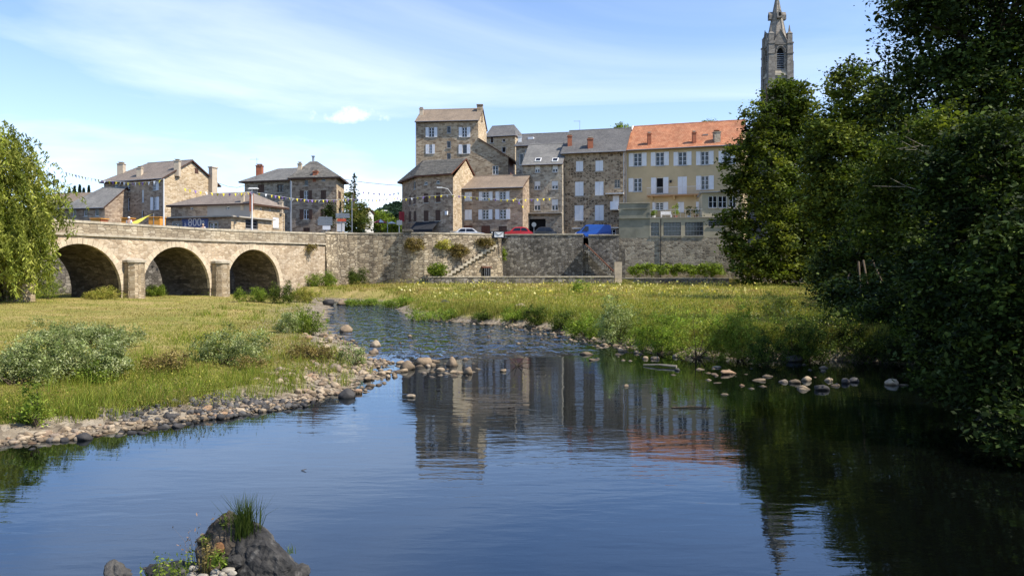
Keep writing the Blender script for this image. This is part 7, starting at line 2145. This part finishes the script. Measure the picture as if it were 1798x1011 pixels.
def hull_rock(label, pts, mat, seed, cuts=4, amp=.022):
    """angular rock: hull of measured corner points, then fractured by stepped noise"""
    bm = bmesh.new()
    cpt = sum((FP(x, y, YR + d) for x, y, d in pts), Vector()) / len(pts)
    for x, y, d in pts: bm.verts.new(FP(x, y, YR + d) - cpt)
    r = bmesh.ops.convex_hull(bm, input=bm.verts)
    bmesh.ops.delete(bm, geom=[g for g in r['geom_interior'] if isinstance(g, bmesh.types.BMVert)], context='VERTS')
    bmesh.ops.triangulate(bm, faces=bm.faces)
    for _ in range(cuts): bmesh.ops.subdivide_edges(bm, edges=[e_ for e_ in bm.edges if e_.calc_length() > .022], cuts=1, use_grid_fill=True)
    bmesh.ops.triangulate(bm, faces=bm.faces); bm.normal_update()
    off_ = Vector((seed, seed * 2.3, -seed))
    for v in bm.verts:
        p = v.co * 3.2 + off_
        c_ = mnoise.voronoi(p * 1.1)[0]; crack = max(0, .12 - (c_[1] - c_[0])) / .12
        strata = abs(((v.co.x * .55 + v.co.z * .9 - v.co.y * .2) * 9 + 1.2 * mnoise.noise(p)) % 1 - .5)
        v.co += v.normal * (amp * 1.2 * mnoise.noise(p * .9) + amp * .7 * mnoise.noise(p * 2.7) + amp * .45 * mnoise.noise(p * 7) - amp * .7 * crack - amp * .7 * max(0, .15 - strata) / .15)
    me = bpy.data.meshes.new('boulder'); bm.to_mesh(me); bm.free(); me.materials.append(mat)
    o = bpy.data.objects.new('boulder', me); COL.objects.link(o); o.location = cpt; tag(o, label, 'rock'); return o
hull_rock('large dark angular boulder sloping to the right in the foreground', [(424, 915, .2), (448, 917, .1), (470, 930, .05), (500, 962, .1), (541, 1006, 0), (536, 1040, .1), (398, 1040, -.35), (392, 985, -.28), (418, 955, -.2), (468, 958, -.28), (508, 992, -.32), (440, 1045, -.5), (500, 1045, -.42), (455, 930, .45), (520, 1040, .5), (400, 1040, .5)], RM, 3.0)
hull_rock('lit brown grey rock forming the left peak under the grass tuft', [(403, 893, .1), (392, 897, .05), (374, 916, .1), (368, 930, 0), (347, 948, .05), (343, 968, 0), (352, 1040, 0), (420, 912, .1), (432, 955, -.12), (396, 962, -.18), (378, 1005, -.22), (430, 1040, .3), (352, 1040, .35), (410, 905, .3)], RM2, 5.0)
hull_rock('long dark flat rock linking the pointed rock and boulder', [(240, 1000, .1), (262, 987, .15), (310, 984, .2), (350, 986, .2), (362, 1000, .1), (360, 1040, 0), (235, 1040, 0), (280, 1010, -.2), (340, 1012, -.25), (300, 1040, .4)], RM, 6.0)
hull_rock('pointed dark flat rock left of the boulder', [(186, 990, .05), (200, 986, .05), (222, 996, .1), (246, 1003, .1), (262, 1020, .05), (255, 1045, 0), (182, 1045, 0), (184, 1010, -.1), (225, 1012, -.15), (220, 1040, .3)], RM, 7.0)
rock('boulder', 'rusty orange stone wedged below the left peak', FP(384, 962, YR - .16), (.055, .06, .065), [((0, -1, 0), .7)], rock_mat('rusty_rock', [(.10, .05, .02), (.2, .10, .045), (.28, .16, .08)], (.2, .15, .1)), 8.0)
rock('boulder', 'rounded grey stone in the front of the large boulder', FP(411, 985, YR - .34), (.085, .08, .07), [], RM, 9.0)
rock('boulder', 'dark low stone at the right tip of the boulder', FP(528, 1004, YR - .1), (.09, .16, .07), [], RM, 10.0)
rock('boulder', 'wide dark rock at the bottom edge beneath the weeds', FP(330, 1040, YR - .2), (.62, .4, .18), [((0, 0, 1), .8)], RM, 13.0)
for i in range(16):
    rock('rubble_stone', 'pale rubble stone at the foot of the boulder', FP(random.uniform(330, 408), random.uniform(996, 1014), YR - .45 + random.uniform(-.1, .1)), (random.uniform(.03, .07),) * 2 + (random.uniform(.025, .05),), [], RM3, 20.0 + i, sub=2)['group'] = 'pale rubble at the boulder'
def tuft(name, label, c, n, hgt, spread, lean, pal, width=.008, leafy=0):
    e = thing(name, label, 'plant', c)
    X = c.x + RNG.normal(size=n) * spread; Y = c.y + RNG.normal(size=n) * spread; Z = np.full(n, c.z)
    v, f, cc2 = blades(X, Y, Z, hgt * (.45 + .65 * RNG.random(n)), np.full(n, width), pick_cols(n, pal, .25), lean)
    o = np_mesh('blades', v, f, M['grass'], e, cc2); o['kind'] = 'stuff'
    if leafy:
        k = RNG.integers(0, n, leafy); t = RNG.random(leafy) ** .8
        tip = v.reshape(n, 5, 3)[k, 3]; bs = (v.reshape(n, 5, 3)[k, 0] + v.reshape(n, 5, 3)[k, 1]) / 2
        p = bs + (tip - bs) * t[:, None] + RNG.normal(size=(leafy, 3)) * .012
        v2, f2, c2 = leaf_quads(p, .02 + .03 * RNG.random(leafy), pick_cols(leafy, pal, .25), .2, 0, .4); o = np_mesh('leaves', v2, f2, M['leaf'], e, c2); o['kind'] = 'stuff'
tuft('grass_tuft', 'dark green upright grass tuft growing on top of the boulder', FP(428, 940, YR - .05), 260, .43, .05, .5, DARKG[1:] + MIDG[1:3], .008)
tuft('grass_tuft', 'few long stalks leaning right from the grass tuft', FP(455, 925, YR), 14, .36, .03, 1.4, MIDG, .007)
tuft('weed_plant', 'leafy green weed left of the boulder at the bottom edge', FP(296, 1012, YR - .3), 34, .26, .09, .5, LUSH, .007, 260)
tuft('weed_plant', 'reddish stemmed weed in front of the boulder shoulder', FP(365, 1005, YR - .4), 26, .34, .04, .4, DRY, .008, 260)
tuft('weed_plant', 'small dark leafy sprig on the left peak rock', FP(400, 925, YR), 22, .16, .04, .6, MIDG, .008, 120)
tuft('weed_plant', 'small green sprig on the left shoulder stone', FP(366, 960, YR), 18, .18, .03, .4, LUSH, .008, 120)
tuft('weed_plant', 'wispy dry stalk with pink seed head left of the boulder', FP(345, 985, YR + .1), 16, .5, .06, .7, [(.20, .14, .11), (.28, .2, .16)], .005, 90)
tuft('weed_plant', 'low leafy weed at the right foot of the rubble', FP(382, 990, YR - .5), 26, .14, .05, .8, LUSH, .01, 120)
tuft('weed_plant', 'tiny tuft on the right slope of the boulder', FP(510, 968, YR + .1), 20, .1, .02, .6, LUSH, .006)
